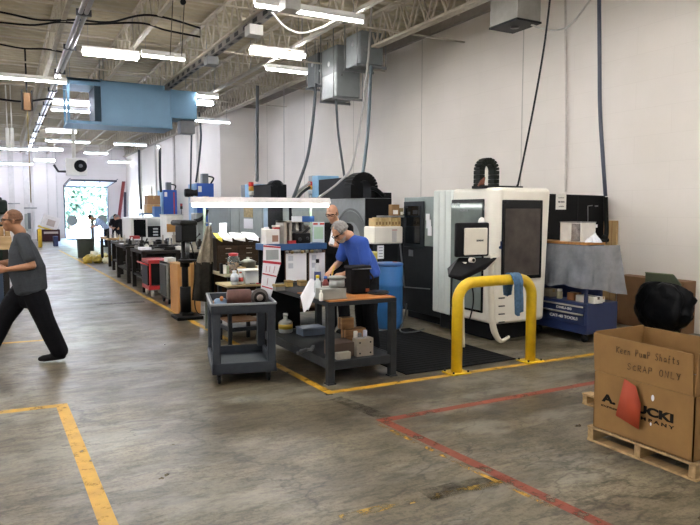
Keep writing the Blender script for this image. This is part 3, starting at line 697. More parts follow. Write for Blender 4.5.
for x, y in ((TX+.08, TY0+.1), (TX+.08, TY1-.1), (TX1-.08, TY0+.1), (TX1-.08, TY1-.1)):
    cst = build('caster', MB().lathe((x, y, tz0*.42), [(0,-.025),(tz0*.30,-.025),(tz0*.42,-.015),(tz0*.42,.015),(tz0*.30,.025),(0,.025)], 18, axis='x'), BLK, t)
    mb = MB(); mb.box((x-.04, y-.03, tz0-.012), (x+.04, y+.03, tz0)); mb.box((x-.035, y-.02, tz0*.4), (x-.028, y+.02, tz0)); mb.box((x+.028, y-.02, tz0*.4), (x+.035, y+.02, tz0)); build('bracket', mb, IRON, cst)
# hutch above: posts, board
bz = AX(590, 243.5, TX).z; HX1 = AY(607, 243, TY0).x
build('back_panel', MB().box((HX1-.06, TY0+.06, tz1), (HX1-.04, TY1, bz-.03)), NAVY, t)
for x, y in ((TX+.03, TY0+.05), (TX+.03, TY1-.04), (HX1-.03, TY0+.05), (HX1-.03, TY1-.04)): build('post', MB().box((x-.018, y-.018, tz1), (x+.018, y+.018, bz-.025)), NAVY, t)
o = build('shelf_board', MB().box((TX-.02, TY0+.02, bz-.025), (HX1, TY1+.02, bz+.005), 0, .003), woodmat('#8e5f2e', '#ad7a40', 3), t); o['label'] = 'wooden top shelf board'
PLA = M('#80848a', .18, var=.3, scale=3, bump=.6, alpha=.86, coat=.6)
R = random.Random(3)
def drape(u, v):
    # perimeter: aisle face, then near end, then a flared tail
    per = [(TX-.035, TY1-.02), (TX-.04, TY0+.02), (TX+.0, TY0-.02), (AY(620, 245, TY0-.03).x, TY0-.03)]
    ls = [(Vector(per[i+1])-Vector(per[i])).length for i in range(3)]; s = u*sum(ls); i = 0
    while i < 2 and s > ls[i]: s -= ls[i]; i += 1
    q = Vector(per[i]).lerp(Vector(per[i+1]), s/ls[i]); n = Vector((-1, 0)) if i == 0 else Vector((0, -1))
    f = noise.noise(Vector((u*9, v*1.6, 3)))*.05*v + math.sin(u*37+v*3)*.012*v
    flare = v*(.03 + (.05 if u > .7 else 0)*(u-.7)/.3)
    q = q + n*(f+flare) + Vector((.05*v*max(0, u-.75)*4 if u > .75 else 0, 0))
    ln = .54 + .04*noise.noise(Vector((u*6, 0, 9))) + (.10*(max(0, u-.62)/.38))
    return Vector((q.x, q.y, bz-.03-v*ln))
mb = MB(); mb.grid(drape, 60, 18)
one('plastic_sheet', 'clear plastic sheet hanging around the shelf of the blue tool cart', 'plastic sheet', mb, PLA)
# small goods on the cart
def cart_pt(px, py, X): q = AX(px, py, X); return q
def box_at(name, label, cat, c, size, mats, rz=0, bev=.004, group=None, parts=None):
    """box thing standing at c (base centre); parts: extra builder"""
    t = thing(name, label, cat, c, rz, group)
    build('body', MB().box((-size[0]/2, -size[1]/2, 0), (size[0]/2, size[1]/2, size[2]), 0, bev), mats, t, False)
    if parts: parts(t, size)
    return t
def lid_part(m):
    def f(t, s): build('lid', MB().box((-s[0]/2-.004, -s[1]/2-.004, s[2]-.02), (s[0]/2+.004, s[1]/2+.004, s[2]+.004), 0, .003), m, t, False)
    return f
def tape_part(m=None):
    def f(t, s): build('tape', MB().box((-.02, -s[1]/2-.0015, s[2]*.6), (.02, s[1]/2+.0015, s[2]+.0015)), m or M('#b99a68', .35), t, False)
    return f
q = cart_pt(588, 300, TX+.14); box_at('small_box', 'white printed carton on the blue tool cart, right under the plastic', 'box', (TX+.16, q.y, tz1), (.16, .30, .085), WHT, 0, parts=tape_part(M('#54504c', .6)))
q = cart_pt(573, 300, TX+.14); box_at('small_box', 'small brown carton beside the white printed carton on the blue cart', 'box', (TX+.16, q.y, tz1), (.14, .12, .10), M('#8a5a32', .7), 0, parts=tape_part())
q = cart_pt(549, 296, TX+.14); box_at('small_box', 'cream carton on the blue cart, nearest the white machine', 'box', (TX+.16, q.y, tz1), (.12, .13, .11), M('#b8ad92', .7), 0, parts=tape_part())
q = cart_pt(559.5, 296, TX+.1); t = thing('jar', 'small pale jar standing at the middle of the blue cart top', 'jar', (TX+.1, q.y, tz1)); build('body', MB().lathe((0,0,0), [(.035,0),(.04,.01),(.04,.09),(.03,.1)], 14), M('#b7b08f', .4), t, False); build('lid', MB().lathe((0,0,0), [(.034,.1),(.034,.13),(0,.132)], 14), WHT, t, False)
q = cart_pt(608, 302, TX+.3); box_at('small_box', 'tiny white carton at the near corner of the blue cart', 'box', (TX+.33, TY0+.06, tz1), (.07, .05, .07), WHT, 0, parts=tape_part())
# on the board
a, b = AX(569.5, 241, TX+.25), AX(590.5, 241, TX+.25)
t = thing('metal_box', 'white metal box with a shiny side on the shelf above the blue cart', 'box', (TX+.2, (a.y+b.y)/2, bz+.005)); hh = AX(580, 223, TX+.2).z-bz
build('body', MB().box((-.13, -(a.y-b.y)/2, 0), (.14, (a.y-b.y)/2, hh), 0, .004), M('#d9d6cf', .4), t, False)
build('side_panel', MB().box((-.134, -(a.y-b.y)/2+.01, .01), (-.129, -.02, hh-.01)), M('#a9a4a6', .15, .8, var=.4, scale=14), t, False)
build('lid', MB().box((-.135, -(a.y-b.y)/2-.005, hh), (.145, (a.y-b.y)/2+.005, hh+.012)), STEEL, t, False)
q = AX(597, 241, TX+.2); mb = MB()
def crump(u, v):
    a = u*2*PI; r = .11*(1-v)*(1+.3*math.sin(a*3)+.15*math.sin(a*7+v*5)); return Vector((q.x+r*math.cos(a), q.y+.04+r*.8*math.sin(a), bz+.006+.13*v**.8*(1+.2*math.sin(a*2))))
mb.grid(crump, 24, 6, smooth=False); one('plastic_bag', 'crumpled clear plastic bag beside the white metal box on the shelf', 'bag', mb, M('#cfd3d8', .25, var=.1))
# ---- against the wall
t = thing('cardboard_sheet', 'tall tan cardboard sheet standing at the wall beside the black cabinet', 'cardboard', (WX-.12, 7.0, 0), 0)
a, b = AX(604, 245, WX-.1), AX(616.5, 245, WX-.1); zz = AX(612, 220.5, WX-.1).z
build('sheet', MB().box((WX-.11, b.y, 0), (WX-.07, a.y+.15, zz), 0, .006), M('#a98a5c', .8), t); build('fold', MB().box((WX-.112, b.y+.08, 0), (WX-.108, b.y+.09, zz)), M('#86683f', .8), t)
a, b = AX(618, 300, WX-.25), AX(685, 300, WX-.25); zz = AX(640, 277, WX-.25).z
t = thing('carton', 'brown carton standing against the wall behind the black bag', 'box', (WX-.12, (a.y+b.y)/2, 0))
build('body', MB().box((WX-.28, b.y, 0), (WX-.02, a.y, zz), 0, .006), M('#7b5a3c', .8), t); build('tape', MB().box((WX-.282, (a.y+b.y)/2-.03, 0), (WX-.279, (a.y+b.y)/2+.03, zz)), M('#8f6d46', .4), t)
# black bag slumped over a green drum shape
bc = AX(664, 303, WX-.48); rw = abs(AX(637,300,WX-.48).y-AX(692,300,WX-.48).y)/2; zt0 = AX(652, 281, WX-.48).z
def bag(u, v):
    a = u*2*PI; th = v*PI; n = noise.noise(Vector((math.cos(a)*2, math.sin(a)*2, v*4)))*.26+noise.noise(Vector((math.cos(a)*6, math.sin(a)*6, v*12)))*.10
    r = (math.sin(th)**.7)*(1+n); y = bc.y+rw*r*math.cos(a)*(1+.1*math.cos(th)); x = WX-.52+.2*r*math.sin(a)
    return Vector((x, y, (.04+zt0)/2+(zt0-.04)/2*math.cos(th)*(1+.2*n)))
mb = MB(); mb.grid(bag, 48, 30); one('trash_bag', 'big shiny black plastic bag slumped against the wall', 'bag', mb, M('#0d0e10', .35, var=.2, scale=4, bump=.5))
t = thing('panel', 'olive green panel poking up behind the black bag', 'panel', (WX-.3, bc.y, 0)); a, b = AX(645.5, 272.5, WX-.31), AX(681, 277, WX-.31)
build('sheet', MB().prism([(WX-.31, a.y, 0), (WX-.31, a.y, a.z), (WX-.31, b.y+.12, b.z+.02), (WX-.31, b.y, b.z-.1), (WX-.31, b.y, 0)], (.02, 0, 0)), M('#474d3a', .6), t); build('edge_trim', MB().beam((WX-.312, a.y, a.z), (WX-.312, b.y+.12, b.z+.02), .015, .015), M('#6c7853', .5), t)
#@@NEXT

# ================================================================== OVERHEAD
DUCT = M('#5f86a3', .45, var=.06, scale=3)
Y0, Y1 = 18.0, 19.1
def dq(px, py, Y=18.0): return AY(px, py, Y)
xa, xb, xc, xd = dq(67, 100).x, dq(101, 100).x, dq(172, 100).x, dq(198, 100).x
zt1, zb1 = dq(101, 80).z, dq(101, 124).z; zt2, zb2 = dq(198, 91).z, dq(198, 119).z
t = thing('air_duct', 'big blue sheet metal air duct hanging under the roof', 'duct', ((xa+xd)/2, 18.5, zb1))
build('duct_body', MB().box((xb, Y0, zb1), (xc, Y1, zt1), 0, .015), DUCT, t)
build('duct_end', MB().box((xc+.002, Y0+.12, zb2), (xd, Y1-.12, zt2), 0, .012), DUCT, t)
mb = MB(); w_ = .06
for (y, z) in ((Y0, zb1), (Y0, zt1-w_), (Y1-w_, zb1), (Y1-w_, zt1-w_)): mb.box((xa, y, z), (xb, y+w_, z+w_))
for y in (Y0, Y1-w_):
    mb.box((xa, y, zb1), (xa+w_, y+w_, zt1))
mb.box((xa-.02, Y0-.1, zb1-.03), (xb, Y1, zb1+.03)); mb.box((xa, Y0, zt1-.16), (xb, Y1, zt1))
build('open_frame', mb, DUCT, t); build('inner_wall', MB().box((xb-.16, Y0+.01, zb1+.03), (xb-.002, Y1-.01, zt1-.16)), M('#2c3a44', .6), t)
mb = MB()
for x in (xb+.02, xc-.03): mb.box((x-.02, Y0-.025, zb1-.02), (x+.02, Y0+.0, zt1+.02))
mb.box((xb, Y0-.02, zb1-.025), (xc, Y1, zb1)); build('flange', mb, DUCT, t)
rods(t, [(x, y) for x in (xa+.1, xb+.1, xc-.1, xd-.1) for y in (Y0+.2, Y1-.2)], zt2, CZ, .012, STEEL)
a, b = dq(181, 133, 18.4), dq(195, 122, 18.4); o = build('damper_box', MB().box((a.x, 18.4, a.z), (b.x, 18.8, zb2), 0, .01), M('#77787a', .5), t); o['label'] = 'grey box under the duct end'
# hanging heater fan
q0, q1 = AY(66.5, 175, 27), AY(87, 158.5, 27)
t = thing('heater_fan', 'white unit heater with a black round fan, hanging on a white stem', 'heater', ((q0.x+q1.x)/2, 27.2, q0.z))
build('casing', MB().box((q0.x, 27, q0.z), (q1.x, 27.45, q1.z), 0, .015), WHT, t)
c = AY(80.5, 166, 27); R_ = abs(AY(87, 166, 27).x-AY(74, 166, 27).x)/2; hz_ = c.z
mb = MB()
for k in range(6): mb.lathe((c.x, 26.97-.008*k, hz_), [(R_*(1-k*.16)-.012, -.006), (R_*(1-k*.16), -.006), (R_*(1-k*.16), .006), (R_*(1-k*.16)-.012, .006)], 28, axis='y')
for k in range(12):
    a = 2*PI*k/12; mb.cyl((c.x, 26.92, hz_), (c.x+R_*math.cos(a), 26.975, hz_+R_*math.sin(a)), .008, 5)
build('fan_guard', mb, BLK, t)
fb = build('fan_blade', MB().lathe((c.x, 26.99, hz_), [(0,-.008),(R_*.97,-.006),(R_*.97,.006),(0,.008)], 28, axis='y'), BLK, t)
build('hub', MB().lathe((c.x, 26.9, hz_), [(0,-.02),(.07,-.02),(.07,.05),(0,.05)], 14, axis='y'), STEEL, fb)
c2 = AY(74, 160, 27.2); build('stem', MB().cyl((c2.x, 27.2, q1.z), (c2.x, 27.2, AZ(74,143,ZL).z-.02 if False else CZ), .07, 12), WHT, t)
c3 = AY(54, 170, 27.2); build('gas_pipe', MB().tube([(q0.x, 27.2, c3.z-.05), (c3.x+.15, 27.2, c3.z-.05), (c3.x, 27.2, c3.z+.2)], .045, 8), IRON, t)
# three transformers near the wall
def transformer(p0, pc, p1, yt, yb, X, m1, m2, label, face):
    Yc = AX(pc, 60, X).y; Yf = AX(p0, 60, X).y; X1 = AY(p1, 60, Yc).x; zt_, zb_ = AX(pc, yt, X).z, AX(pc, yb, X).z
    t = thing('transformer', label, 'transformer', ((X+X1)/2, (Yc+Yf)/2, zb_), 0, 'wall transformers')
    build('case', MB().box((X, Yc, zb_), (X1, Yf, zt_), 0, .015), m1, t)
    h = zt_-zb_
    if face:
        build('front_cover', MB().box((X-.014, Yc+.01, zb_+.01), (X, Yf-.01, zb_+h*.47), 0, .006), m2, t); build('front_cover', MB().box((X-.014, Yc+.01, zb_+h*.48), (X, Yf-.01, zt_-.01), 0, .006), m1, t)
    else: build('front_cover', MB().box((X-.012, Yc+.02, zb_+.02), (X, Yf-.02, zt_-.02), 0, .006), m2, t)
    build('rating_plate', MB().lathe((X-.016, (Yc+Yf)/2, zb_+h*.68), [(0,-.004),(.055,-.004),(.055,.004),(0,.004)], 18, axis='x'), M('#b9babb', .35), t)
    build('knockout', MB().lathe(((X+(X1-X)*.22), Yc-.01, zb_+h*.42), [(0,-.012),(.03,-.012),(.03,.01),(0,.01)], 14, axis='y'), STEEL, t)
    for y in (Yc+.06, Yf-.06): build('support_strut', MB().box((X-.08, y-.025, zb_-.055), (X1+.12, y+.025, zb_-.003)), M('#7e8082', .4, .5), t)
    rods(t, [(x, y) for y in (Yc+.06, Yf-.06) for x in (X-.06, X1+.1)], zb_-.06, CZ, .011, STEEL)
    return zb_, Yc, X1
G1, G2 = M('#5d6265', .45), M('#9da2a3', .45)
transformer(346, 361, 383, 30, 63, 6.62, M('#6e7476', .45), M('#8f9698', .45), 'nearest of the three grey transformers, highest and furthest right', False)
transformer(322, 337, 360, 44, 96, 6.62, M('#74797a', .45), G2, 'middle grey transformer with a pale lower cover', True)
transformer(307.5, 318.5, 325, 52, 84, 6.62, M('#4a4e51', .45), G1, 'smallest darkest of the three transformers, furthest left', False)
# heater box cut by the top edge
X = 6.9; ya, yb_ = AX(517, 18, X).y, AX(490, 13, X).y; zb_ = AX(517, 19.5, X).z
t = thing('unit_heater', 'grey unit heater with a black underside at the top edge of the view', 'heater', (X+.3, (ya+yb_)/2, zb_))
x1 = AY(541, 10, ya).x
build('casing', MB().box((X, ya, zb_+.03), (x1, yb_, zb_+.75), 0, .012), M('#8d8a83', .4, .3), t)
build('bottom_grille', MB().box((X-.01, ya-.01, zb_), (x1+.01, yb_+.01, zb_+.03)), BLK, t)
mb = MB(); mb.lathe(((X+x1)/2, (ya+yb_)/2, zb_-.02), [(0,0),(.07,0),(.07,.03),(0,.03)], 14); build('motor_hub', mb, IRON, t)
rods(t, [(x, y) for x in (X+.05, x1-.05) for y in (ya+.06, yb_-.06)], zb_+.7, CZ, .012, STEEL)
mb = MB(); mb.tube(smooth_path([(x1-.1, ya+.1, zb_), (x1+.15, ya, zb_-.07), (x1+.6, ya, zb_+.05), (WX-.05, ya-.1, zb_+.5)], 6), .016, 6); build('flexible_conduit', mb, M('#c9c6bf', .4), t)
# silver conduit pair, busway and strut runs
PIPE = M('#b9bac0', .3, .85, var=.1)
mb = MB(); xq = AZ(86.5, 0, 4.98).x
for dx in (-.045, .045): mb.cyl((xq+dx, 2, 4.98), (xq+dx+.12, FY-.1, 4.98), .038, 10)
t = thing('conduit', 'pair of silver conduits running down the hall under the roof, left side', 'conduit', (xq, 20, 4.98)); build('pipe_pair', mb, PIPE, t)
y = 4
while y < 40:
    build('clamp', MB().box((xq-.12+.003*y, y, 4.925), (xq+.12+.003*y, y+.05, 5.035)).box((xq+.003*y-.012, y, 5.035), (xq+.003*y+.012, y+.03, 5.1)), IRON, t); y += 2.6
# busway
xq = AZ(283, 3, 4.95).x
t = thing('busway', 'long dark slotted busway running down the hall beside the transformers', 'busway', (xq, 12, 4.95))
mb = MB(); mb.box((xq-.05, 3, 4.90), (xq+.05, 17.8, 4.915)); mb.box((xq-.06, 3, 4.90), (xq-.04, 17.8, 5.03)); mb.box((xq+.04, 3, 4.90), (xq+.06, 17.8, 5.03))
build('rail', mb, M('#77726c', .45, .4), t)
mb = MB(); y = 3.2
while y < 17.5: mb.box((xq-.064, y, 4.925), (xq-.0595, y+.22, 5.0)); mb.box((xq-.03, y, 4.896), (xq+.03, y+.22, 4.9005)); y += .5
o = build('slot', mb, BLK, t); o['kind'] = 'stuff'
for y, l in ((9.2, 'nearest'), (10.8, 'second'), (13.4, 'third')):
    p = build('plug_box', MB().box((xq-.16, y, 4.72), (xq+.09, y+.26, 4.895), 0, .008), M('#b7b4ae' if y < 11 else '#5a5a5a', .45), t)
rods(t, [(xq, y) for y in (5, 8, 11, 14, 17)], 4.91, CZ, .012, STEEL)
xq = AZ(307, 40, 5.0).x
t = thing('strut_rail', 'pale double strut rail running down the hall between busway and wall', 'rail', (xq, 14, 5.0))
build('rail', MB().box((xq-.05, 5, 4.97), (xq-.01, 22.5, 5.02)).box((xq+.02, 5, 4.98), (xq+.05, 22.5, 5.01)), M('#b5b0a8', .4, .3), t)
rods(t, [(xq+.03, y) for y in (6, 9, 12, 15, 18, 21)], 5.0, CZ, .01, STEEL)
def cord(pts, r, m, label, cat='cable', name='cable', g=None, n=8):
    mb = MB(); mb.tube(smooth_path(pts, n), r, 7); one(name, label, cat, mb, m, g)
GRY, LGR = M('#3c4043', .5), M('#a8a6a2', .45)
cord([AY(552,-20,6.6), AY(545,40,6.6), AY(534,105,6.55), AY(519,180,6.5), AY(517.5,184.5,6.5)], .014, BLK, 'black power cable dropping to the cable tray on the white machine')
a = AX(599.5, -20, 8.0); cord([AX(599,-20,8.0), AX(599.5,60,8.0), AX(600,110,7.98), AX(603,160,7.96), AX(605.5,196,8.05)], .03, M('#3b3f4e', .4), 'thick dark conduit dropping to the right edge of the black electrical cabinet', 'conduit', 'conduit')
cord([AX(565,-10,WX-.03), AX(566,100,WX-.03), AX(565.5,192,WX-.03)], .018, M('#c9c2ba', .5), 'pale conduit fixed straight up the wall above the black cabinet', 'conduit', 'conduit')
cord([AY(316,84,13.9), AY(313,120,13.7), AY(308,155,13.0), AY(299,183,12.2), AY(293,199,11.6)], .035, GRY, 'dark grey cable from the leftmost transformer to the machine roof')
cord([AY(336,98,13.0), AY(338,130,12.6), AY(342,160,12.0), AY(345,180,11.4)], .026, GRY, 'dark cable hanging from the middle transformer behind the arched chain')
cord([AY(371,66,11.7), AY(369,110,11.5), AY(367,140,11.3), AY(362,180,10.8)], .034, M('#5c6a70', .45), 'grey conduit from the nearest transformer to the black machine top', 'conduit', 'conduit')
cord([AY(372,0,11.4), AY(368,60,11.3), AY(361,120,11.1), AY(352,165,10.9), AY(338,183,10.8), AY(318,198,10.7)], .022, LGR, 'light grey cable sweeping down in front of the transformers to the machine roof')
cord([AY(257.5,84,18.2), AY(257,140,18.1), AY(257,181,17.5)], .05, M('#55595b', .5), 'straight grey conduit dropping at the wall corner to the blue-ended machine', 'conduit', 'conduit')
cord([AY(284,84,WX*1.98), AY(284,140,WX*1.98), AY(284,200,WX*1.98)], .012, LGR, 'thin line of conduit on the wall left of the transformers', 'conduit', 'conduit')
cord([AY(199,112,22), AY(201,135,22), AY(199,160,22), AY(196,182,21.5)], .035, GRY, 'grey drop cable above the nearer tall blue cabinet')
cord([AY(192,118,22.5), AY(191,160,22.4), AY(190.5,200,22.3)], .03, GRY, 'dark drop cable just left of the nearer tall blue cabinet')
cord([AY(160,148,29), AY(160,175,29), AY(161,192,28.8)], .055, GRY, 'dark conduit dropping to the further tall blue cabinet', 'conduit', 'conduit')
cord([AY(139,150,30), AY(139.5,180,30), AY(141,209,29.5)], .05, GRY, 'dark conduit dropping to the left of the brown cartons', 'conduit', 'conduit')
# sagging cables high on the left
for pts, lab in (([(-20,8),(10,14),(40,20),(78,20),(110,22),(150,15),(200,28)], 'highest sagging black cable crossing below the roof on the left'),
                 ([(-20,20),(30,25),(60,22),(90,24),(140,23),(165,30),(200,37)], 'second sagging black cable crossing below the roof on the left'),
                 ([(-20,40),(20,48),(45,49),(62,52)], 'short sagging cable left of the silver conduits'),
                 ([(-20,96),(15,101),(30,101),(50,99),(58,104)], 'dark cable running past the hanging brown pulley box')):
    z = 5.06 if pts[0][1] < 60 else 4.9
    cord([AZ(x, y, z) for x, y in pts], .018 if z > 5 else .03, BLK, lab)
cord([AZ(272,12,4.9), AZ(284,26,4.75), AZ(300,33,4.68), AZ(320,28,4.75), AZ(340,17,4.95)], .018, M('#c9c6bf', .4), 'white flexible cable looping beside the nearest long tube light')
# brown pulley box and chain
c = AY(27, 102, 18.5); t = thing('hoist', 'small brown hoist box with a hanging chain, left of the silver conduits', 'hoist', (c.x, 18.5, c.z-.25))
build('housing', MB().box((c.x-.09, 18.4, c.z-.22), (c.x+.09, 18.6, c.z+.22), 0, .02), M('#6b4a26', .6), t)
build('bracket', MB().box((c.x-.13, 18.38, c.z-.2), (c.x-.09, 18.62, c.z+.28)).box((c.x+.09, 18.38, c.z-.2), (c.x+.13, 18.62, c.z+.28)).box((c.x-.02, 18.48, c.z+.2), (c.x+.02, 18.52, CZ)), BLK, t)
build('chain', MB().cyl((c.x, 18.5, c.z-.22), (c.x, 18.5, 1.9), .012, 6), M('#8b7a44', .5), t)
# second pulley at the top
a = AY(183, 2, 10.5); t = thing('pulley', 'small black pulley with two hanging ropes at the top of the view', 'pulley', (a.x, 10.5, a.z))
build('wheel', MB().lathe((a.x, 10.5, a.z), [(0,-.02),(.045,-.02),(.045,.02),(0,.02)], 16, axis='y').cyl((a.x, 10.5, a.z), (a.x, 10.5, CZ), .012, 6), BLK, t)
for d in (-.16, .02): build('rope', MB().cyl((a.x+d, 10.5, a.z), (a.x+d-.06, 10.5, AY(170, 55, 10.5).z), .007, 5), M('#4b463f', .8), t)
# far-left white stub pipes
for px, lab in ((8, 'left one of two short white pipes hanging at the left edge'), (12.5, 'right one of two short white pipes hanging at the left edge')):
    a = AY(px, 148, 24); mb = MB(); mb.cyl((a.x, 24, a.z), (a.x, 24, AY(px, 128, 24).z), .06, 10); mb.cyl((a.x, 24, AY(px,128,24).z), (a.x, 24, CZ), .02, 6); one('pipe_stub', lab, 'pipe', mb, WHT)

# ================================================================== WORKBENCH A
AX0, AX1, AY0_, AY1_, AZT = 2.74, 3.52, 5.53, 7.35, .825
PLY = M('#a8682f', .5, var=.15, scale=4)
t = thing('workbench', 'dark grey steel workbench with an orange-brown board on its near end', 'workbench', ((AX0+AX1)/2, (AY0_+AY1_)/2, 0))
build('top', MB().box((AX0, AY0_, AZT-.055), (AX1, AY1_, AZT-.012), 0, .004), BENCHG, t)
o = build('top_board', MB().box((AX0+.015, AY0_+.01, AZT-.012), (AX1-.01, AY0_+.78, AZT), 0, .003), PLY, t); o['label'] = 'orange-brown wooden board'
for x in (AX0, AX1-.07):
    for y in (AY0_, AY1_-.07):
        lg = build('leg', MB().box((x, y, .012), (x+.07, y+.07, AZT-.055), 0, .004), BENCHG, t); build('foot_plate', MB().box((x-.01, y-.01, 0), (x+.08, y+.08, .012)), BENCHG, lg)
build('shelf', MB().box((AX0+.01, AY0_+.01, .205), (AX1-.01, AY1_-.01, .222)), BENCHG, t)
for a, b in (((AX0+.005, AY0_+.07, .15), (AX0+.03, AY1_-.07, .245)), ((AX1-.03, AY0_+.07, .15), (AX1-.005, AY1_-.07, .225)), ((AX0+.07, AY0_+.005, .14), (AX1-.07, AY0_+.03, .225)), ((AX0+.07, AY1_-.03, .14), (AX1-.07, AY1_-.005, .225))): build('rail', MB().box(a, b, 0, .003), BENCHG, t)
o = build('back_panel', MB().box((AX0+.08, AY1_-.06, .24), (AX1-.3, AY1_-.04, .74)), M('#1b1c1e', .6), t)
SZ = .222
def pxbox(name, label, cat, x0, yt, x1, Y, zb, dep, m, bev=.004, group=None, rot=0.0, parts=None):
    a, b = AY(x0, yt, Y), AY(x1, yt, Y); t = thing(name, label, cat, ((a.x+b.x)/2, Y+dep/2, zb), rot, group)
    w_, h_ = b.x-a.x, max(.01, (a.z+b.z)/2-zb)
    build('body', MB().box((-w_/2, -dep/2, 0), (w_/2, dep/2, h_), 0, bev), m, t, False)
    if parts: parts(t, (w_, dep, h_))
    return t
def plain(name, label, cat, x0, yt, x1, Y, zb, dep, m, bev=.004, group=None):
    a, b = AY(x0, yt, Y), AY(x1, yt, Y); return one(name, label, cat, MB().box((a.x, Y, zb), (b.x, Y+dep, max(zb+.006, (a.z+b.z)/2)), 0, bev), m, group)
def bottle(label, px, yt, Y, zb, r, m, capm, name='bottle', neck=.45, body=.72, lab=None):
    q = AY(px, yt, Y); h = q.z-zb; t = thing(name, label, name, (q.x, Y, zb))
    build('body', MB().lathe((0,0,0), [(r*.9,0),(r,h*.04),(r,h*body*.86),(r*.8,h*body),(r*neck,h*(body+.1)),(r*neck,h*.9)], 16), m, t, False)
    build('cap', MB().lathe((0,0,0), [(r*neck*1.15,h*.86),(r*neck*1.15,h*.99),(r*neck*.6,h),(0,h)], 14), capm, t, False)
    if lab: build('label_band', MB().lathe((0,0,0), [(r*1.01,h*.2),(r*1.015,h*.2),(r*1.015,h*body*.75),(r*1.01,h*body*.75)], 16), lab, t, False)
    return t
# on the board
BY_ = 5.72
def bagparts(t, s):
    w_, d_, h_ = s
    build('lid_flap', MB().box((-w_/2-.006, -d_/2-.006, h_-.02), (w_/2+.006, d_/2+.006, h_+.012), 0, .012, 3), M('#232325', .7), t, False)
    mb = MB(); mb.tube([(-w_/2, -d_/2-.006, h_*.93), (w_/2, -d_/2-.006, h_*.93), (w_/2+.006, d_/2, h_*.93)], .006, 6); build('zipper', mb, M('#6c6e73', .4, .5), t, False)
    mb = MB(); mb.tube(smooth_path([(w_/2, -.06, h_*.75), (w_/2+.045, -.05, h_*.55), (w_/2+.045, .04, h_*.3), (w_/2, .06, h_*.15)], 6), .010, 6); build('strap', mb, M('#2c2c2e', .7), t, False)
    mb = MB(); mb.box((w_*.22, -d_/2-.004, h_*.08), (w_*.4, -d_/2, h_*.2)); o = build('patch', mb, M('#a5512b', .6), t, False); o['label'] = 'small orange patch'
pxbox('lunch_bag', 'black soft lunch bag standing on the near end of the workbench', 'bag', 352, 267, 371, 5.85, AZT, .17, M('#111113', .7, bump=.2), .025, parts=bagparts)
t = pxbox('gauge_block', 'grey cast block under the round grey canister on the workbench', 'fixture', 322.5, 288.5, 346.5, 5.62, AZT, .16, M('#8b8d86', .5), .006)
q = AY(322.5, 288.5, 5.62); q2 = AY(346.5, 288.5, 5.62); zc = q.z; build('base_lip', MB().box((-.14, -.085, 0), (.14, .085, .012), 0, .003), M('#77796f', .5), t, False)
c = AY(337, 276, 5.70); t = thing('canister', 'round grey canister with a lid on the cast block', 'canister', (c.x, 5.70, zc))
hc = c.z-zc; build('body', MB().lathe((0,0,0), [(.075,0),(.078,.01),(.076,hc*.8),(0,hc*.8)], 22), M('#9c9f9c', .3, .6), t, False); build('lid', MB().lathe((0,0,0), [(.088,hc*.78),(.09,hc*.92),(.07,hc),(.03,hc*1.02),(0,hc*1.02)], 22), M('#8b8d84', .45), t, False)
bottle('clear spray bottle with a yellow cap by the grey canister', 317.5, 275, 5.80, AZT, .035, M('#c8cfd2', .25), M('#d8c21e', .4))
bottle('dark bottle with a blue cap by the grey canister', 325.5, 276, 5.86, AZT, .035, M('#7b2f2c', .4), M('#2b54a0', .4), lab=WHT)
bottle('short white pot left of the cast block', 321, 290, 5.60, AZT, .02, WHT, WHT, 'jar')
t = thing('lid', 'flat round black lid lying on the right side of the workbench', 'lid', (AY(381, 293, 5.78).x-.02, 5.80, AZT)); build('disc', MB().lathe((0,0,0), [(.10,0),(.112,.006),(.112,.022),(.10,.03),(0,.03)], 26), M('#19191b', .5), t, False); build('rim', MB().lathe((0,0,0), [(.113,.010),(.118,.012),(.118,.018),(.113,.02)], 26), M('#343437', .5), t, False)
# paper sheet curling over the bench edge
c = [AY(*p, Yv) for p, Yv in (((309.5, 279.5), 5.95), ((317, 281), 6.05), ((313, 297), 5.75), ((303.5, 311), 5.52), ((299, 297), 5.62))]
def sheet(u, v):
    a = c[0].lerp(c[1], u); b = c[4].lerp(c[2], u); d = c[3].lerp(c[3]+(c[2]-c[4])*.35, u)
    p = a.lerp(b, v*2) if v < .5 else b.lerp(d, v*2-1)
    return p + Vector((0, -.03*math.sin(v*PI), .012*math.sin(u*5+v*4)))
mb = MB(); mb.grid(sheet, 8, 14); one('paper_sheet', 'large white paper sheet curling over the left edge of the workbench', 'paper', mb, PAPER, solid=.0015)
# things on the lower shelf
def holes(t, s):
    mb = MB()
    for x in (-.32, .32):
        for z in (.18, .78): mb.lathe((s[0]*x, -s[1]/2-.001, s[2]*z), [(0,-.002),(.009,-.002),(.009,.002),(0,.002)], 12, axis='y')
    build('bolt_hole', mb, BLK, t, False)
pxbox('steel_block', 'pale steel block with four holes on the workbench shelf', 'block', 357, 338.5, 373.5, 5.62, SZ, .1, M('#9c9385', .45, .2), .004, parts=holes)
plain('metal_box', 'brown rusty tray behind the pale steel bar on the workbench shelf', 'box', 335, 343, 356, 5.68, SZ, .25, M('#57473c', .6))
plain('steel_bar', 'short pale bar lying at the front of the workbench shelf', 'bar', 337.5, 352.5, 351, 5.59, SZ, .06, M('#a29c8e', .4, .3))
def endgrain(t, s): build('strap', MB().box((-s[0]/2-.002, -.01, -.001), (s[0]/2+.002, .01, s[2]+.002)), M('#5c4126', .6), t, False)
pxbox('wood_block', 'lower, longer wooden block on the workbench shelf', 'block', 346, 329, 366, 6.05, SZ, .12, woodmat('#7d5836', '#a3764a', 5), parts=endgrain)
zz = AY(350, 329, 6.05).z; pxbox('wood_block', 'upper, shorter wooden block stacked on the longer one', 'block', 342, 318, 354, 6.06, zz, .1, woodmat('#8a633e', '#b08455', 5), parts=endgrain)
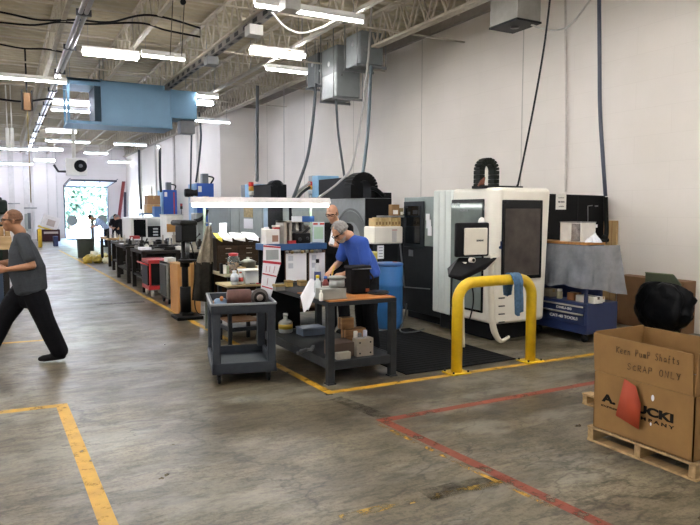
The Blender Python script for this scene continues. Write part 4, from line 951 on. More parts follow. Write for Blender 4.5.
for i, (px, yt, m, l) in enumerate(((355.5, 331, WHT, 'white cylinder, leftmost of three, on top of the rusty tray'), (359.5, 333, STEEL, 'grey steel cylinder in the middle of three, by the holed block'), (365, 330, M('#d6d8ea', .3), 'bright white cylinder just above the holed steel block'))):
    q = AY(px, yt, 5.75); mb = MB(); mb.lathe((q.x, 5.75, SZ), [(.022,0),(.022,q.z-SZ-.006),(.018,q.z-SZ),(0,q.z-SZ)], 14); one('cylinder_part', l, 'metal part', mb, m)
for i in range(6):
    px = 337+3.2*i; q = AY(px, 341, 5.8); mb = MB(); h = .07+.02*(i%3); mb.lathe((q.x, 5.98+.03*(i%2), SZ), [(.016,0),(.016,h*.7),(.010,h),(0,h)], 10); one('metal_part', 'small turned metal part, %s from the left in the row behind the rusty tray' % ORD[i], 'metal part', mb, STEEL if i%2 else M('#6b6d6e', .4, .5), 'turned parts on the workbench shelf')
t = bottle('white jug with a yellow label on the shelf at the left of the workbench', 285.5, 313, 7.2, SZ, .085, M('#b9bbb6', .35), WHT, 'jug', .3, .6, M('#c9a93a', .5))
pxbox('tray', 'blue-grey tray of metal scraps on the workbench shelf', 'tray', 303, 328, 325, 6.85, SZ, .2, M('#5d6a7d', .45), parts=lambda t, s: build('rim', MB().box((-s[0]/2-.006, -s[1]/2-.006, s[2]-.012), (s[0]/2+.006, s[1]/2+.006, s[2]+.004)), M('#77839a', .45), t, False))
for i, (px, yt, r_) in enumerate(((300, 334, .4), (306, 332, -.5), (313, 337, .9))):
    q = AY(px, yt, 6.05); mb = MB(); mb.obox((q.x, 6.0+.04*i, SZ+.03), (.14, .03, .03), (0, -.15, r_), 0, .004); one('metal_scrap', ('leftmost', 'middle', 'rightmost')[i]+' grey metal offcut lying before the blue-grey tray', 'scrap', mb, STEEL)
# riser with the blue shelf across the bench
RY = 7.02; rz_ = AY(300, 243.5, RY).z; ra, rb = AY(265, 245, RY).x, AY(327, 245, RY).x
t = thing('shelf_riser', 'blue steel shelf standing across the back of the workbench, clipboards on its front', 'shelf', ((ra+rb)/2, RY+.15, AZT))
build('shelf', MB().box((ra, RY, rz_-.075), (rb, RY+.32, rz_), 0, .006), BLU, t)
for x in (ra+.06, (ra+rb)/2+.1, rb-.06): build('upright', MB().box((x-.03, RY+.02, AZT), (x+.03, RY+.08, rz_-.075), 0, .003), M('#243f6b', .45), t)
build('back_panel', MB().box((ra+.02, RY+.26, AZT), (rb-.02, RY+.28, rz_-.08)), M('#15171a', .6), t)
def clipboard(x0, y0, x1, y1, label):
    a, b = AY(x0, y0, RY-.02), AY(x1, y1, RY-.02); t = thing('clipboard', label, 'clipboard', ((a.x+b.x)/2, RY-.02, b.z), 0, 'clipboards on the blue shelf')
    build('board', MB().box((a.x-.01, RY-.012, b.z-.012), (b.x+.01, RY-.004, a.z+.02)), M('#54402c', .6), t); build('paper', MB().box((a.x, RY-.018, b.z), (b.x, RY-.013, a.z-.012)), PAPER, t)
    mb = MB(); cx = (a.x+b.x)/2; mb.box((cx-.06, RY-.03, a.z-.012), (cx+.06, RY-.012, a.z+.018), 0, .005); mb.cyl((cx-.05, RY-.03, a.z+.02), (cx+.05, RY-.03, a.z+.02), .008, 8); build('clip', mb, STEEL, t)
    for k in range(2): build('printed_block', MB().box((a.x+.03, RY-.0195, a.z-.1-.09*k), (a.x+.09, RY-.0178, a.z-.04-.09*k)), M('#b9bcc6', .7), t)
clipboard(286, 252.5, 306.5, 280, 'left one of two white clipboards hanging on the blue shelf front')
clipboard(309.5, 252, 325, 282, 'right one of two white clipboards hanging on the blue shelf front')
bottle('tall dark blue bottle standing before the right clipboard', 317.5, 259, 6.75, AZT, .04, M('#c9ccd2', .4), BLK, lab=M('#1f2f66', .4))
# chart hanging off the left end
cc = [AY(*p, 6.85) for p in ((263.5, 244.5), (280.5, 246.5), (281, 262.5), (269, 303), (260.5, 293.5), (263, 262))]
t = thing('wall_chart', 'long white printed chart with red bands hanging off the left end of the blue shelf', 'chart', (cc[0].x, 6.85, cc[3].z))
mb = MB(); mb.prism([cc[0], cc[5], cc[4], cc[3], cc[2], cc[1]], (0, .003, 0)); build('sheet', mb, PAPER, t)
for (xa_, ya_), (xb2, yb2), hh in (((263.5,246),(280.5,247.5),.018), ((263,261.5),(281,263.5),.028), ((262.5,273.5),(276.5,276.5),.014), ((261.8,286),(272.5,289),.014)):
    a, b = AY(xa_, ya_, 6.848), AY(xb2, yb2, 6.848); o = build('red_band', MB().beam(a, b, .003, hh), M('#b02a3c', .6), t)
a, b = AY(266, 250, 6.848), AY(278.5, 259.5, 6.848); build('picture_block', MB().box((a.x, 6.846, b.z), (b.x, 6.849, a.z)), M('#9aa0a0', .7), t)
mb = MB()
for p, q in (((266.5,266),(266,272)), ((270,266),(269.5,272)), ((275,266),(273.5,273)), ((268,278),(267,285)), ((266,291),(265.5,298))): mb.beam(AY(*p, 6.848), AY(*q, 6.848), .004, .004)
build('printed_line', mb, M('#a0566a', .6), t)
# on the riser
q0, q1 = AY(284, 221, RY+.02), AY(311, 243, RY+.02)
t = thing('parts_organizer', 'tall grey organizer of tool holders on the blue shelf, blue label strip on top', 'organizer', ((q0.x+q1.x)/2, RY+.15, rz_))
H_ = q0.z-rz_; W_ = q1.x-q0.x
mb = MB(); mb.box((-W_/2, .1, 0), (W_/2, .13, H_)); mb.box((-W_/2, -.13, 0), (-W_/2+.035, .1, H_)); mb.box((-W_/2+.07, -.13, 0), (-W_/2+.10, .1, H_)); mb.box((W_/2-.02, -.1, 0), (W_/2, .1, H_*.8)); mb.box((-W_/2, -.13, H_-.02), (W_/2, .1, H_)); build('frame', mb, M('#a39c92', .4, .2), t, False)
build('header_strip', MB().box((-W_/2+.1, -.14, H_-.01), (W_/2+.03, -.12, H_+.055)), M('#d7dade', .4), t, False); build('header_strip', MB().box((W_/2-.12, -.1415, H_-.012), (W_/2+.04, -.1395, H_+.056)), M('#2f5a9c', .4), t, False)
R = random.Random(5)
for i in range(5):
    x = -W_/2+.14+i*(W_-.17)/5; h = .05+.05*R.random()
    build('tool_holder', MB().lathe((x, -.02, H_*.52), [(.022,0),(.03,.02),(.022,.04),(.028,.05),(.012,h+.05),(0,h+.05)], 12), [IRON, STEEL, WHT][i%3], t, False)
build('inner_shelf', MB().box((-W_/2+.1, -.1, H_*.5), (W_/2-.02, .1, H_*.52)), STEEL, t, False)
t = pxbox('drill_grinder', 'small black bench machine in front of the organizer on the blue shelf', 'machine', 296, 233, 311, RY-.0, rz_, .13, M('#1c1c1d', .45), .015)
build('knob', MB().ball((.05, -.07, .06), .018).ball((-.05, -.07, .05), .022), IRON, t, False); build('arm', MB().beam((0,0,.1), (.1,-.03,.19), .03, .03), IRON, t, False)
plain('red_strip', 'red plastic strip at the front edge of the blue shelf', 'strip', 288, 240.5, 297, RY+.01, rz_, .03, M('#a3262a', .4))
t = pxbox('small_box', 'white printed carton left of the organizer on the blue shelf', 'box', 266, 229.5, 279.5, RY+.04, rz_, .16, M('#d6d2cc', .5), parts=lambda t, s: build('printed_block', MB().box((-s[0]*.05, -s[1]/2-.001, s[2]*.15), (s[0]*.4, -s[1]/2, s[2]*.6)), M('#8f6a58', .6), t, False))
zz = AY(272, 229.5, RY).z; pxbox('small_box', 'small red box on the white printed carton', 'box', 274.5, 225.5, 280, RY+.08, zz, .08, M('#b02f2c', .5), parts=lid_part(WHT))
pxbox('paper_holder', 'white slanted paper holder left of the printed carton', 'holder', 263, 228, 269.5, RY+.22, rz_, .06, WHT, parts=lambda t, s: build('paper', MB().box((-s[0]*.4, -.034, .01), (s[0]*.4, -.031, s[2]*1.06)), PAPER, t, False))
q0, q1 = AY(312.5, 222, RY+.2), AY(324.5, 247, RY+.2)
t = thing('poster', 'white poster with red headings and a pale green picture behind the shelf', 'poster', ((q0.x+q1.x)/2, RY+.2, rz_))
build('sheet', MB().box((q0.x, RY+.2, rz_-.02), (q1.x, RY+.204, q0.z)), M('#cdd6dc', .6), t)
for k in range(2): build('heading', MB().box((q0.x+.01+.1*k*.9, RY+.198, q0.z-.035), (q0.x+.07+.1*k*.9, RY+.2, q0.z-.012)), M('#c0392f', .6), t)
build('picture', MB().box((q0.x+.02, RY+.198, rz_+.04), (q1.x-.02, RY+.2, q0.z-.06)), M('#a9c8b0', .6), t)
R = random.Random(8)
for i in range(7):
    px = 288+5*i; q = AY(px, 249, RY-.06); h = .03+.03*R.random(); 
    one('knob', 'small brass and steel knob, %s from the left in the row below the blue shelf' % ORD[i], 'knob', MB().lathe((q.x, RY-.035, rz_-.075-.03-h*.2), [(.012,0),(.02,.008),(.02,.03),(.012,.035),(0,.035)], 10), M('#8b7a55', .35, .6) if i%2 else STEEL, 'knobs under the blue shelf')
# low goods on the back of the bench
for nm, lab, x0, yt, x1, Y, m in (('small_box', 'yellow-brown carton under the left clipboard on the workbench', 287.5, 281, 293, 6.9, M('#b0914c', .6)), ('small_box', 'tan carton under the gap between the clipboards', 300.5, 281, 307, 6.9, M('#a5875a', .6)), ('small_box', 'low grey parts box left of the clipboards on the workbench', 276, 285, 285, 6.6, M('#6c6a66', .5))):
    pxbox(nm, lab, 'box', x0, yt, x1, Y, AZT-.012, .1, m, parts=lid_part(M('#8b7343', .6)))

# ================================================================== UTILITY CART
CH = .80; cfl = Vector((1.735, 6.03, 0)); CR = math.radians(-13); CWd, CLn = .625, .88
ct = Matrix.Translation((cfl.x, cfl.y, 0)) @ Matrix.Rotation(CR, 4, 'Z')
c0 = ct @ Vector((CWd/2, CLn/2, 0))
t = thing('utility_cart', 'grey two-tier plastic utility cart at the yellow line, left of the workbench', 'cart', c0, CR)
CPL = M('#3c4046', .5, var=.12, scale=8, bump=.1); W2, L2 = CWd/2, CLn/2
def tray(z0, z1, name):
    mb = MB(); mb.box((-W2, -L2, z0), (W2, L2, z0+.02)); wl = .03
    for a, b in (((-W2,-L2,z0),(W2,-L2+wl,z1)), ((-W2,L2-wl,z0),(W2,L2,z1)), ((-W2,-L2,z0),(-W2+wl,L2,z1)), ((W2-wl,-L2,z0),(W2,L2,z1))): mb.box(a, b, 0, .006)
    return build(name, mb, CPL, t, False)
tray(CH-.10, CH, 'top_tray'); tray(.11, .215, 'bottom_tray')
mb = MB(); 
for s in (-1, 1): mb.box((s*W2-.008, -L2-.008, CH-.018), (s*W2+.008, L2+.008, CH+.004), 0, .004); mb.box((-W2-.008, s*L2-.008, CH-.018), (W2+.008, s*L2+.008, CH+.004), 0, .004)
o = build('rim', mb, M('#85898d', .5), t, False)
for sx in (-1, 1):
    for sy in (-1, 1): 
        build('leg', MB().box((sx*W2-sx*.085, sy*L2-sy*.075, .2), (sx*W2-sx*.004, sy*L2-sy*.004, CH-.09), 0, .012), CPL, t, False)
        k = build('caster', MB().lathe((sx*(W2-.07), sy*(L2-.08), .045), [(0,-.016),(.03,-.016),(.045,-.01),(.045,.01),(.03,.016),(0,.016)], 18, axis='x'), BLK, t, False)
        build('fork', MB().box((sx*(W2-.07)-.024, sy*(L2-.08)-.025, .085), (sx*(W2-.07)+.024, sy*(L2-.08)+.025, .11)).box((sx*(W2-.07)-.024, sy*(L2-.08)-.015, .04), (sx*(W2-.07)-.018, sy*(L2-.08)+.015, .09)).box((sx*(W2-.07)+.018, sy*(L2-.08)-.015, .04), (sx*(W2-.07)+.024, sy*(L2-.08)+.015, .09)), IRON, k, False)
# motor/gearbox in the top tray
zt_ = CH-.08
def inc(x, y, z): return ct @ Vector((W2+x, L2+y, z))
t = thing('electric_motor', 'rusty brown electric motor with a round pulley lying in the cart top tray', 'motor', inc(.03, -.24, zt_+.03), CR)
build('body', MB().lathe((-.05, 0, .085), [(.0,-.13),(.05,-.13),(.078,-.12),(.082,.10),(.06,.115),(0,.115)], 20, axis='x'), M('#54332a', .6, .1, var=.4), t, False)
build('pulley', MB().lathe((.14, -.06, .085), [(0,-.03),(.03,-.03),(.03,-.02),(.085,-.025),(.09,0),(.075,.01),(.085,.02),(.03,.03),(0,.03)], 24, axis='y'), M('#4b4542', .5, .5), t, False)
build('pulley_hub', MB().lathe((.14, -.085, .085), [(0,-.02),(.03,-.02),(.034,0),(.0,.02)], 16, axis='y'), M('#8b8078', .4, .5), t, False); build('pulley_web', MB().lathe((.14, -.085, .085), [(.03,-.006),(.06,-.006),(.06,.004),(.03,.004)], 20, axis='y'), M('#1f1b19', .6), t, False); build('gear_housing', MB().box((.06, -.06, .03), (.22, .08, .13), 0, .015), M('#5a4a42', .6, .3), t, False)
build('mount_foot', MB().box((-.15, -.08, 0), (.10, .08, .014)).box((-.12, -.07, -.03), (.08, .07, 0)), IRON, t, False)
t = thing('pump', 'blue-grey fitting lying at the left of the cart top tray', 'pump', inc(-.2, -.2, zt_), CR)
build('body', MB().lathe((0, 0, .055), [(0,-.07),(.035,-.07),(.05,-.05),(.05,.03),(.03,.06),(0,.06)], 18, axis='x'), M('#6f8aa3', .4), t, False); build('port', MB().cyl((.0, 0, .06), (.0, -.05, .12), .018, 10), M('#a86a3c', .5), t, False)
t = thing('dark_housing', 'black cast housing in the right rear of the cart top tray', 'casting', inc(.2, .08, zt_), CR); build('body', MB().box((-.07, -.09, 0), (.07, .09, .13), 0, .02), M('#2c2826', .5, .3), t, False); build('flange', MB().lathe((-.09, 0, .07), [(0,-.02),(.055,-.02),(.055,.02),(0,.02)], 18, axis='x'), IRON, t, False)
mb = MB(); p = inc(-.26, .1, zt_); mb.obox((p.x, p.y, zt_+.02), (.09, .12, .03), (0,0,CR), 0, .003); one('cardboard_piece', 'scrap of tan cardboard in the left corner of the cart tray', 'cardboard', mb, CARD)
#@@NEXT

# ================================================================== BY THE DRUM
c = AZ(388.5, 329); dr = .205; dh = .95
t = thing('drum', 'blue plastic drum standing right of the man in blue', 'drum', (4.90, 7.92, 0))
pr = [(dr*.9,0),(dr,.03),(dr,dh*.3),(dr*1.03,dh*.32),(dr,dh*.34),(dr,dh*.64),(dr*1.03,dh*.66),(dr,dh*.68),(dr*.99,dh*.95),(dr*.85,dh*.985),(0,dh*.985)]
build('body', MB().lathe((0,0,0), pr, 30), M('#2f6aa5', .4, var=.1, scale=3), t, False)
build('rim', MB().lathe((0,0,0), [(dr*.97,dh*.95),(dr*1.03,dh*.955),(dr*1.03,dh*.985),(dr*.9,dh)], 30), M('#27548a', .4), t, False); build('bung', MB().lathe((dr*.5,0,dh*.985), [(.03,0),(.03,.02),(0,.02)], 12), M('#b5532e', .5), t, False)
SY = 8.45
a, b = AY(384, 245, SY), AY(399, 245, SY); sz_ = AY(388, 244, SY).z
t = thing('pedestal', 'black steel pedestal behind the blue drum carrying the white cabinet box', 'stand', ((a.x+b.x)/2, SY+.2, 0)); build('column', MB().box((a.x, SY+.02, 0), (b.x, SY+.34, sz_), 0, .008), M('#18191b', .5), t)
s0, s1 = AY(378.3, 259, SY-.02), AY(384.5, 245.5, SY-.02); o = build('notice', MB().box((s0.x, SY-.0, s0.z), (s1.x, SY+.016, s1.z)), PAPER, t); o['label'] = 'white notice strip'
mb = MB()
for k in range(4): mb.box((s0.x+.02, SY-.002, s0.z+.03+k*.045), (s1.x-.02, SY, s0.z+.042+k*.045))
build('printed_line', mb, M('#8d8f96', .7), t)
a, b = AY(374.5, 244, SY), AY(403, 244, SY); zt_ = AY(388, 226.5, SY).z
t = thing('control_box', 'cream white rounded cabinet box with a row of cartons on top, above the blue drum', 'cabinet', ((a.x+b.x)/2, SY+.16, sz_))
build('casing', MB().box((a.x, SY, sz_), (b.x, SY+.34, zt_), 0, .025, 3), M('#dcd6ca', .4, var=.03), t)
p0, p1 = AY(392, 242, SY), AY(396.5, 231, SY); build('display', MB().box((p0.x, SY-.005, p0.z), (p1.x, SY+.001, p1.z)), M('#bdb9b4', .3), t); build('logo_mark', MB().box((p0.x, SY-.006, p1.z+.01), (p1.x+.01, SY+.001, p1.z+.022)), M('#a1352e', .4), t)
wd = (b.x-.01-a.x-.04)/8
cols = ['#b39a6a', '#bda473', '#a78c5c', '#b79d6c', '#bfa878', '#ab9261', '#b59b69', '#a98d5b']
for i in range(8):
    x = a.x+.04+wd*i; h = .125 + (.012 if i % 3 == 1 else 0)
    t = thing('small_carton', 'small tan carton, %s from the left in the row on the cream cabinet box' % ORD[i], 'box', (x+wd/2, SY+.15, zt_), 0, 'cartons on the cream cabinet box')
    build('body', MB().box((-wd/2+.002, -.1, 0), (wd/2-.002, .1, h), 0, .003), M(cols[i], .7), t, False)
    build('label_patch', MB().box((-wd*.25, -.102, h*.2), (wd*.25, -.0995, h*.55)), M('#7d6238', .7), t, False)
zz = zt_+.145
a2, b2 = AY(383, 214, SY+.1), AY(403, 214, SY+.1); one('metal_tray', 'thin silver tray lying on the row of small cartons', 'tray', MB().box((a2.x, SY+.06, zt_+.138), (b2.x, SY+.3, zz+.02), 0, .003), STEEL)
for lab, x0, x1, yt, m in (('brown carton with a white label standing on the silver tray', 392, 399.5, 204.5, M('#8a6a42', .7)), ('small dark carton right of the brown labelled one on the silver tray', 400, 403.5, 208, M('#7d6f4b', .7))):
    pxbox('small_carton', lab, 'box', x0, yt, x1, SY+.1, zz+.02, .1, m, parts=lambda t, s: build('label_patch', MB().box((-s[0]*.35, -s[1]/2-.001, s[2]*.12), (s[0]*.3, -s[1]/2+.001, s[2]*.5)), WHT, t, False))
a, b = AY(371, 262, 8.3), AY(379, 262, 8.3); zs = AY(374, 262, 8.3).z
t = thing('stool', 'dark stand left of the blue drum holding yellow packets', 'stand', ((a.x+b.x)/2, 8.4, 0)); build('top', MB().box((a.x-.05, 8.27, zs-.03), (b.x, 8.55, zs)), DKG, t)
for x in (a.x-.03, b.x-.03):
    for y in (8.29, 8.52): build('leg', MB().box((x-.012, y-.012, 0), (x+.012, y+.012, zs-.03)), DKG, t)
pxbox('packet', 'bright yellow packet on the dark stand left of the drum', 'packet', 371.5, 252, 377.5, 8.32, zs, .1, M('#c8b54a', .6), parts=lid_part(M('#d8d08a', .6)))
zz = AY(374, 252, 8.32).z; 

# ================================================================== LATHES BEHIND
def lathe(X, pn, pf, ptop, pe, label, mcol, n):
    """machine with its front along the hall; pn near end pixel column, pf far end"""
    y0, y1 = AX(pn, 230, X).y, AX(pf, 230, X).y; z = AX(pn, ptop, X).z; x2 = AY(pe, 230, y0).x
    t = thing('turning_center', label, 'machine', (X+.8, (y0+y1)/2, 0))
    build('front_guard', MB().box((X, y0+.02, .45), (x2, y1, z), 0, .01), M(mcol, .4), t)
    build('end_panel', MB().box((X+.01, y0, .25), (x2, y0+.02, z-.005)), M('#17181a', .45), t)
    build('rear_body', MB().box((x2+.002, y0+.1, 0), (WX-1.0, y1, 1.62), 0, .01), M('#232527', .5), t)
    build('base', MB().box((X+.06, y0+.05, 0), (x2, y1, .45)), M('#2a2c2f', .5), t)
    return t, y0, y1, z, x2
LG = '#84898a'
t1, y0, y1, zt_, x2 = lathe(5.9, 365, 292, 198, 391.5, 'big grey-fronted turning center with a black end, behind the two standing men', LG, 0)
cc_ = AX(356, 243, 5.9); mb = MB(); rr_ = abs(AX(341,243,5.9).y-AX(371,243,5.9).y)/2
for k in range(24):
    a0_, a1_ = PI*k/24, PI*(k+1)/24
    for r_ in ((.62, .66), (.40, .60)):
        p = [(5.895, cc_.y+.2+R__*math.cos(A_), cc_.z+R__*math.sin(A_)) for R__, A_ in ((r_[0], a0_), (r_[1], a0_), (r_[1], a1_), (r_[0], a1_))]
        mb.prism(p, (-.012 if r_[0] > .5 else -.006, 0, 0))
build('round_window', mb, M('#5c605f', .35, .1), t1)
def mpanel(t, x0, y0_, x1, y1_, X, m, name, dx=.02):
    a, b = AX(x0, y0_, X), AX(x1, y1_, X); return build(name, MB().box((X-dx, b.y, b.z), (X+.002, a.y, a.z), 0, .004), m, t)
mpanel(t1, 313, 208, 334, 262, 5.9, M('#7d8480', .35), 'door_panel')
mpanel(t1, 293, 208, 310, 262, 5.9, M('#8b9490', .35), 'door_panel')
X6 = 6.15
def topbox(t, px0, px1, yt, yb, X, m, name, depth=.5, dz=0):
    ya, yb_ = AX(px1, 200, X).y, AX(px0, 200, X).y; z1 = AX(px1, yt, X).z
    return build(name, MB().box((X, ya, zt_), (X+depth, yb_, z1), 0, .01), m, t)
topbox(t1, 318, 348, 177, 198, X6, M('#141517', .45), 'motor_cover'); topbox(t1, 312, 318, 175.5, 198, X6-.02, M('#7fb0d3', .4), 'blue_end_cap', .52); topbox(t1, 308.5, 312, 175.5, 198, X6-.01, M('#8d9498', .4), 'junction_box', .4)
def tower(t, px, y0_, Y, cols, h, r=.03):
    q = AY(px, y0_, Y); tl = build('signal_tower', MB().cyl((q.x, Y, zt_-.2), (q.x, Y, q.z-h*len(cols)), r*.7, 10), STEEL, t)
    for i, c in enumerate(cols): build('lamp_segment', MB().cyl((q.x, Y, q.z-h*(i+1)), (q.x, Y, q.z-h*i-.004), r, 12), M(c, .3), tl)
tower(t1, 310.2, 181.5, AX(310, 190, X6-.06).y, ['#c0322c', '#e0a33a', '#c9cbd0'], .09, .055)
def arch(t, x0, x1, ytop, Y, wl, m, zb):
    a, b = AY(x0, ytop, Y), AY(x1, ytop, Y); w_ = wl; Rr = (b.x-a.x-w_)/2; cx = (a.x+b.x)/2; zc = a.z-Rr-w_/2
    P = [(a.x+w_/2, Y, zb)]+[(cx-Rr*math.cos(PI*k/14), Y, zc+Rr*math.sin(PI*k/14)) for k in range(15)]+[(b.x-w_/2, Y, zb)]
    mb = MB()
    for i in range(len(P)-1): mb.beam(P[i], Vector(P[i])+(Vector(P[i+1])-Vector(P[i]))*1.04, w_, .30, 0, (0,1,.001))
    return build('cable_chain', mb, m, t)
arch(t1, 347, 374, 172, 10.75, .15, M('#151515', .5), zt_)
c = AY(378, 193, 10.7); build('connector_box', MB().box((AY(372,195,10.7).x, 10.6, zt_), (AY(389,195,10.7).x, 10.9, AY(378,192.5,10.7).z), 0, .01), M('#1c1c1e', .5), t1)
mb = MB(); mb.tube(smooth_path([AY(371,188,10.6), AY(377,190,10.55), AY(384,196,10.55)], 5), .04, 7); build('hose', mb, BLK, t1)
for k, pts in enumerate(([(310,183),(300,190),(292,199)], [(310,187),(303,192),(297,199)])): build('cable', MB().tube(smooth_path([AY(*q, 12.2) for q in pts], 5), .03, 6), LGR if k == 0 else GRY, t1)
# second one further along
t2, y0, y1, zt_, x2 = lathe(5.9, 289, 208, 197.5, 292, 'further turning center with a pale blue strip, seen behind the bench lamp', '#8f9694', 1)
mpanel(t2, 264, 207, 268.5, 245, 5.9, M('#a7c3d4', .4), 'blue_strip'); f = mpanel(t2, 268.5, 206, 283, 240, 5.9, M('#14171a', .2), 'window')
mpanel(t2, 232, 206, 240, 250, 5.9, M('#8b918e', .3), 'door_panel'); mpanel(t2, 240.5, 206, 263, 250, 5.9, M('#899391', .4), 'door_panel'); mpanel(t2, 209, 206, 231, 250, 5.9, M('#6f7775', .4), 'door_panel')
topbox(t2, 250, 269, 184, 197, X6, M('#17191b', .45), 'motor_cover'); topbox(t2, 245, 250, 184, 197, X6-.02, M('#7fb0d3', .4), 'blue_end_cap', .52); topbox(t2, 241, 245, 184.5, 197, X6-.01, M('#5c6468', .4), 'junction_box', .5)
arch(t2, 268.5, 282, 180, 15.3, .17, M('#1a1b1d', .5), zt_)
tower(t2, 251, 182, AX(251, 190, X6-.1).y, ['#c0322c', '#e0a33a', '#d9d9d0'], .12, .07)
# tall blue cabinets
def bluecab(x0, xs, x1, yt, yb, Y, label, mast):
    a, m_, b = AY(x0, 200, Y), AY(xs, 200, Y), AY(x1, 200, Y); z = AY(x1, yt, Y).z
    t = thing('blue_cabinet', label, 'cabinet', ((a.x+b.x)/2, Y+.4, 0)); D = Y+.8
    build('body', MB().box((m_.x, Y, 0), (b.x, D, z), 0, .01), M('#2450a0', .4, var=.06), t); o = build('side_panel', MB().box((a.x, Y+.02, 0), (m_.x-.002, D, z-.02), 0, .008), M('#7fa5c8', .4), t)
    w_ = b.x-m_.x; build('label_plate', MB().box((m_.x+.08*w_, Y-.006, z-.30), (m_.x+.28*w_, Y, z-.1)), WHT, t)
    mm = AY(mast, 180, Y+.2); build('mast', MB().box((mm.x-.11, Y+.15, z), (mm.x+.11, Y+.4, z+.34), 0, .01), M('#5e6468', .4), t)
    build('cable', MB().tube(smooth_path([(mm.x+.05, Y+.2, z+.26), (mm.x+.3, Y+.2, z+.2), (b.x-.05, Y+.2, z)], 6), .03, 6), BLK, t)
    return t, m_, b, z
bluecab(194.5, 197, 214, 183.5, 240, 22.0, 'nearer tall blue cabinet, partly behind the bench lamp', 205)
t, m_, b, z = bluecab(161.5, 163.5, 177, 190, 240, 29.0, 'further tall blue cabinet with a red stripe on its right', 168.5)
build('stripe', MB().box((b.x-.16, 28.99, 0), (b.x-.1, 29.0, z-.1)), M('#a33a4a', .5), t)
for lab, x0, yt, x1, zb_, Y, m in (('lower, longer brown carton left of the further blue cabinet', 147, 204.5, 160, None, 28.4, M('#b08a5c', .7)), ('upper brown carton left of the further blue cabinet', 147.5, 195.5, 160, 'l', 28.5, M('#94704a', .7))):
    if zb_ is None: zl = AY(150, 213, Y).z
    pxbox('carton', lab, 'box', x0, yt, x1, Y, zl if zb_ is None else AY(150, 204.3, Y).z, .7, m, parts=tape_part())
one('steel_rack', 'grey steel rack under the brown cartons by the further blue cabinet', 'rack', MB().box((AY(143,213,28).x, 28.2, zl-.06), (AY(161,213,28).x, 29.2, zl)).box((AY(144,213,28).x, 28.3, 0), (AY(145,213,28).x, 28.4, zl)).box((AY(160,213,28).x, 28.3, 0), (AY(161,213,28).x, 28.4, zl)).box((AY(144,213,28).x, 29, 0), (AY(145,213,28).x, 29.1, zl)).box((AY(160,213,28).x, 29, 0), (AY(161,213,28).x, 29.1, zl)), M('#5f6f86', .5))
pxbox('blue_box', 'small blue cabinet box in front of the brown cartons', 'box', 154.5, 206.5, 161, 27.5, 1.3, .5, M('#40679c', .5), parts=lambda t, s: build('pedestal', MB().box((-s[0]*.4, -s[1]*.4, -1.3), (s[0]*.4, s[1]*.4, 0)), M('#4b5866', .5), t, False))
w0, w1 = AX(143.5, 197, JX-.02), AX(151.5, 186, JX-.02)
t = thing('wall_hatch', 'dark wall opening cover high on the far right wall above the cartons', 'hatch', (JX-.03, (w0.y+w1.y)/2, w0.z)); build('frame', MB().box((JX-.06, w1.y, w0.z), (JX-.003, w0.y, w1.z)), M('#c6c0b8', .5), t); build('pane', MB().box((JX-.065, w1.y+.1, w0.z+.1), (JX-.06, w0.y-.3, w1.z-.1)), M('#4d5564', .2), t)

# ================================================================== BENCH LAMP STATION
LY = 8.95
a, b = AY(191, 203, LY), AY(328.5, 203, LY); zl0, zl1 = AY(260, 208, LY).z, AY(260, 197.5, LY).z
t = thing('bench_lamp', 'long white fluorescent bench lamp on two posts above the work station', 'lamp', ((a.x+b.x)/2, LY, 0))
hz0 = (zl0+zl1)/2+.012
mb = MB(); mb.hexa([(a.x, LY-.09, hz0-.02), (b.x, LY-.09, hz0-.02), (b.x, LY+.09, hz0-.02), (a.x, LY+.09, hz0-.02), (a.x, LY-.05, zl1), (b.x, LY-.05, zl1), (b.x, LY+.05, zl1), (a.x, LY+.05, zl1)]); build('housing', mb, M('#ddd6d4', .5), t)
for y in (-.045, .045): build('tube', MB().cyl((a.x+.03, LY+y, hz0-.045), (b.x-.03, LY+y, hz0-.045), .03, 10), EM('#f6fff8', 3.2), t)
for px in (205.2, 311.5):
    x = AY(px, 230, LY+.12).x; build('post', MB().box((x-.018, LY+.13, 0 if px < 250 else .85), (x+.018, LY+.166, zl1), 0, .004), M('#707a6e', .5), t)
    build('bracket', MB().box((x-.02, LY-.02, zl1-.012), (x+.02, LY+.17, zl1+.012)), STEEL, t)
c = AY(189, 193, LY+.1); t = thing('clip_lamp', 'black swivel lamp head clipped to the left end of the bench lamp', 'lamp', (a.x, LY+.05, zl1))
build('head', MB().lathe((c.x, LY+.05, c.z), [(0,-.07),(.055,-.07),(.06,-.02),(.04,.06),(.05,.1),(0,.1)], 16, axis='x'), BLK, t); build('arm', MB().tube([(c.x, LY+.05, c.z), (a.x+.03, LY+.05, zl1+.0)], .018, 6), BLK, t)
# bench B
Bx0, Bx1, By0, By1, Bz = 2.60, 4.5, 8.35, 9.3, .85
t = thing('work_table', 'dark work table with a beige top under the long bench lamp', 'table', ((Bx0+Bx1)/2, 8.8, 0))
build('top', MB().box((Bx0, By0, Bz-.045), (Bx1, By1, Bz), 0, .004), M('#a1977c', .6), t)
for x in (Bx0+.05, Bx1-.1):
    for y in (By0+.03, By1-.08): build('leg', MB().box((x, y, 0), (x+.05, y+.05, Bz-.045)), BLK, t)
build('back_panel', MB().box((Bx0+.1, By1-.05, .1), (Bx1-.1, By1-.03, Bz-.045)), M('#3a2c20', .7), t); build('lower_shelf', MB().box((Bx0+.05, By0+.05, .3), (Bx1-.05, By1-.06, .33)), M('#5d4428', .7), t)
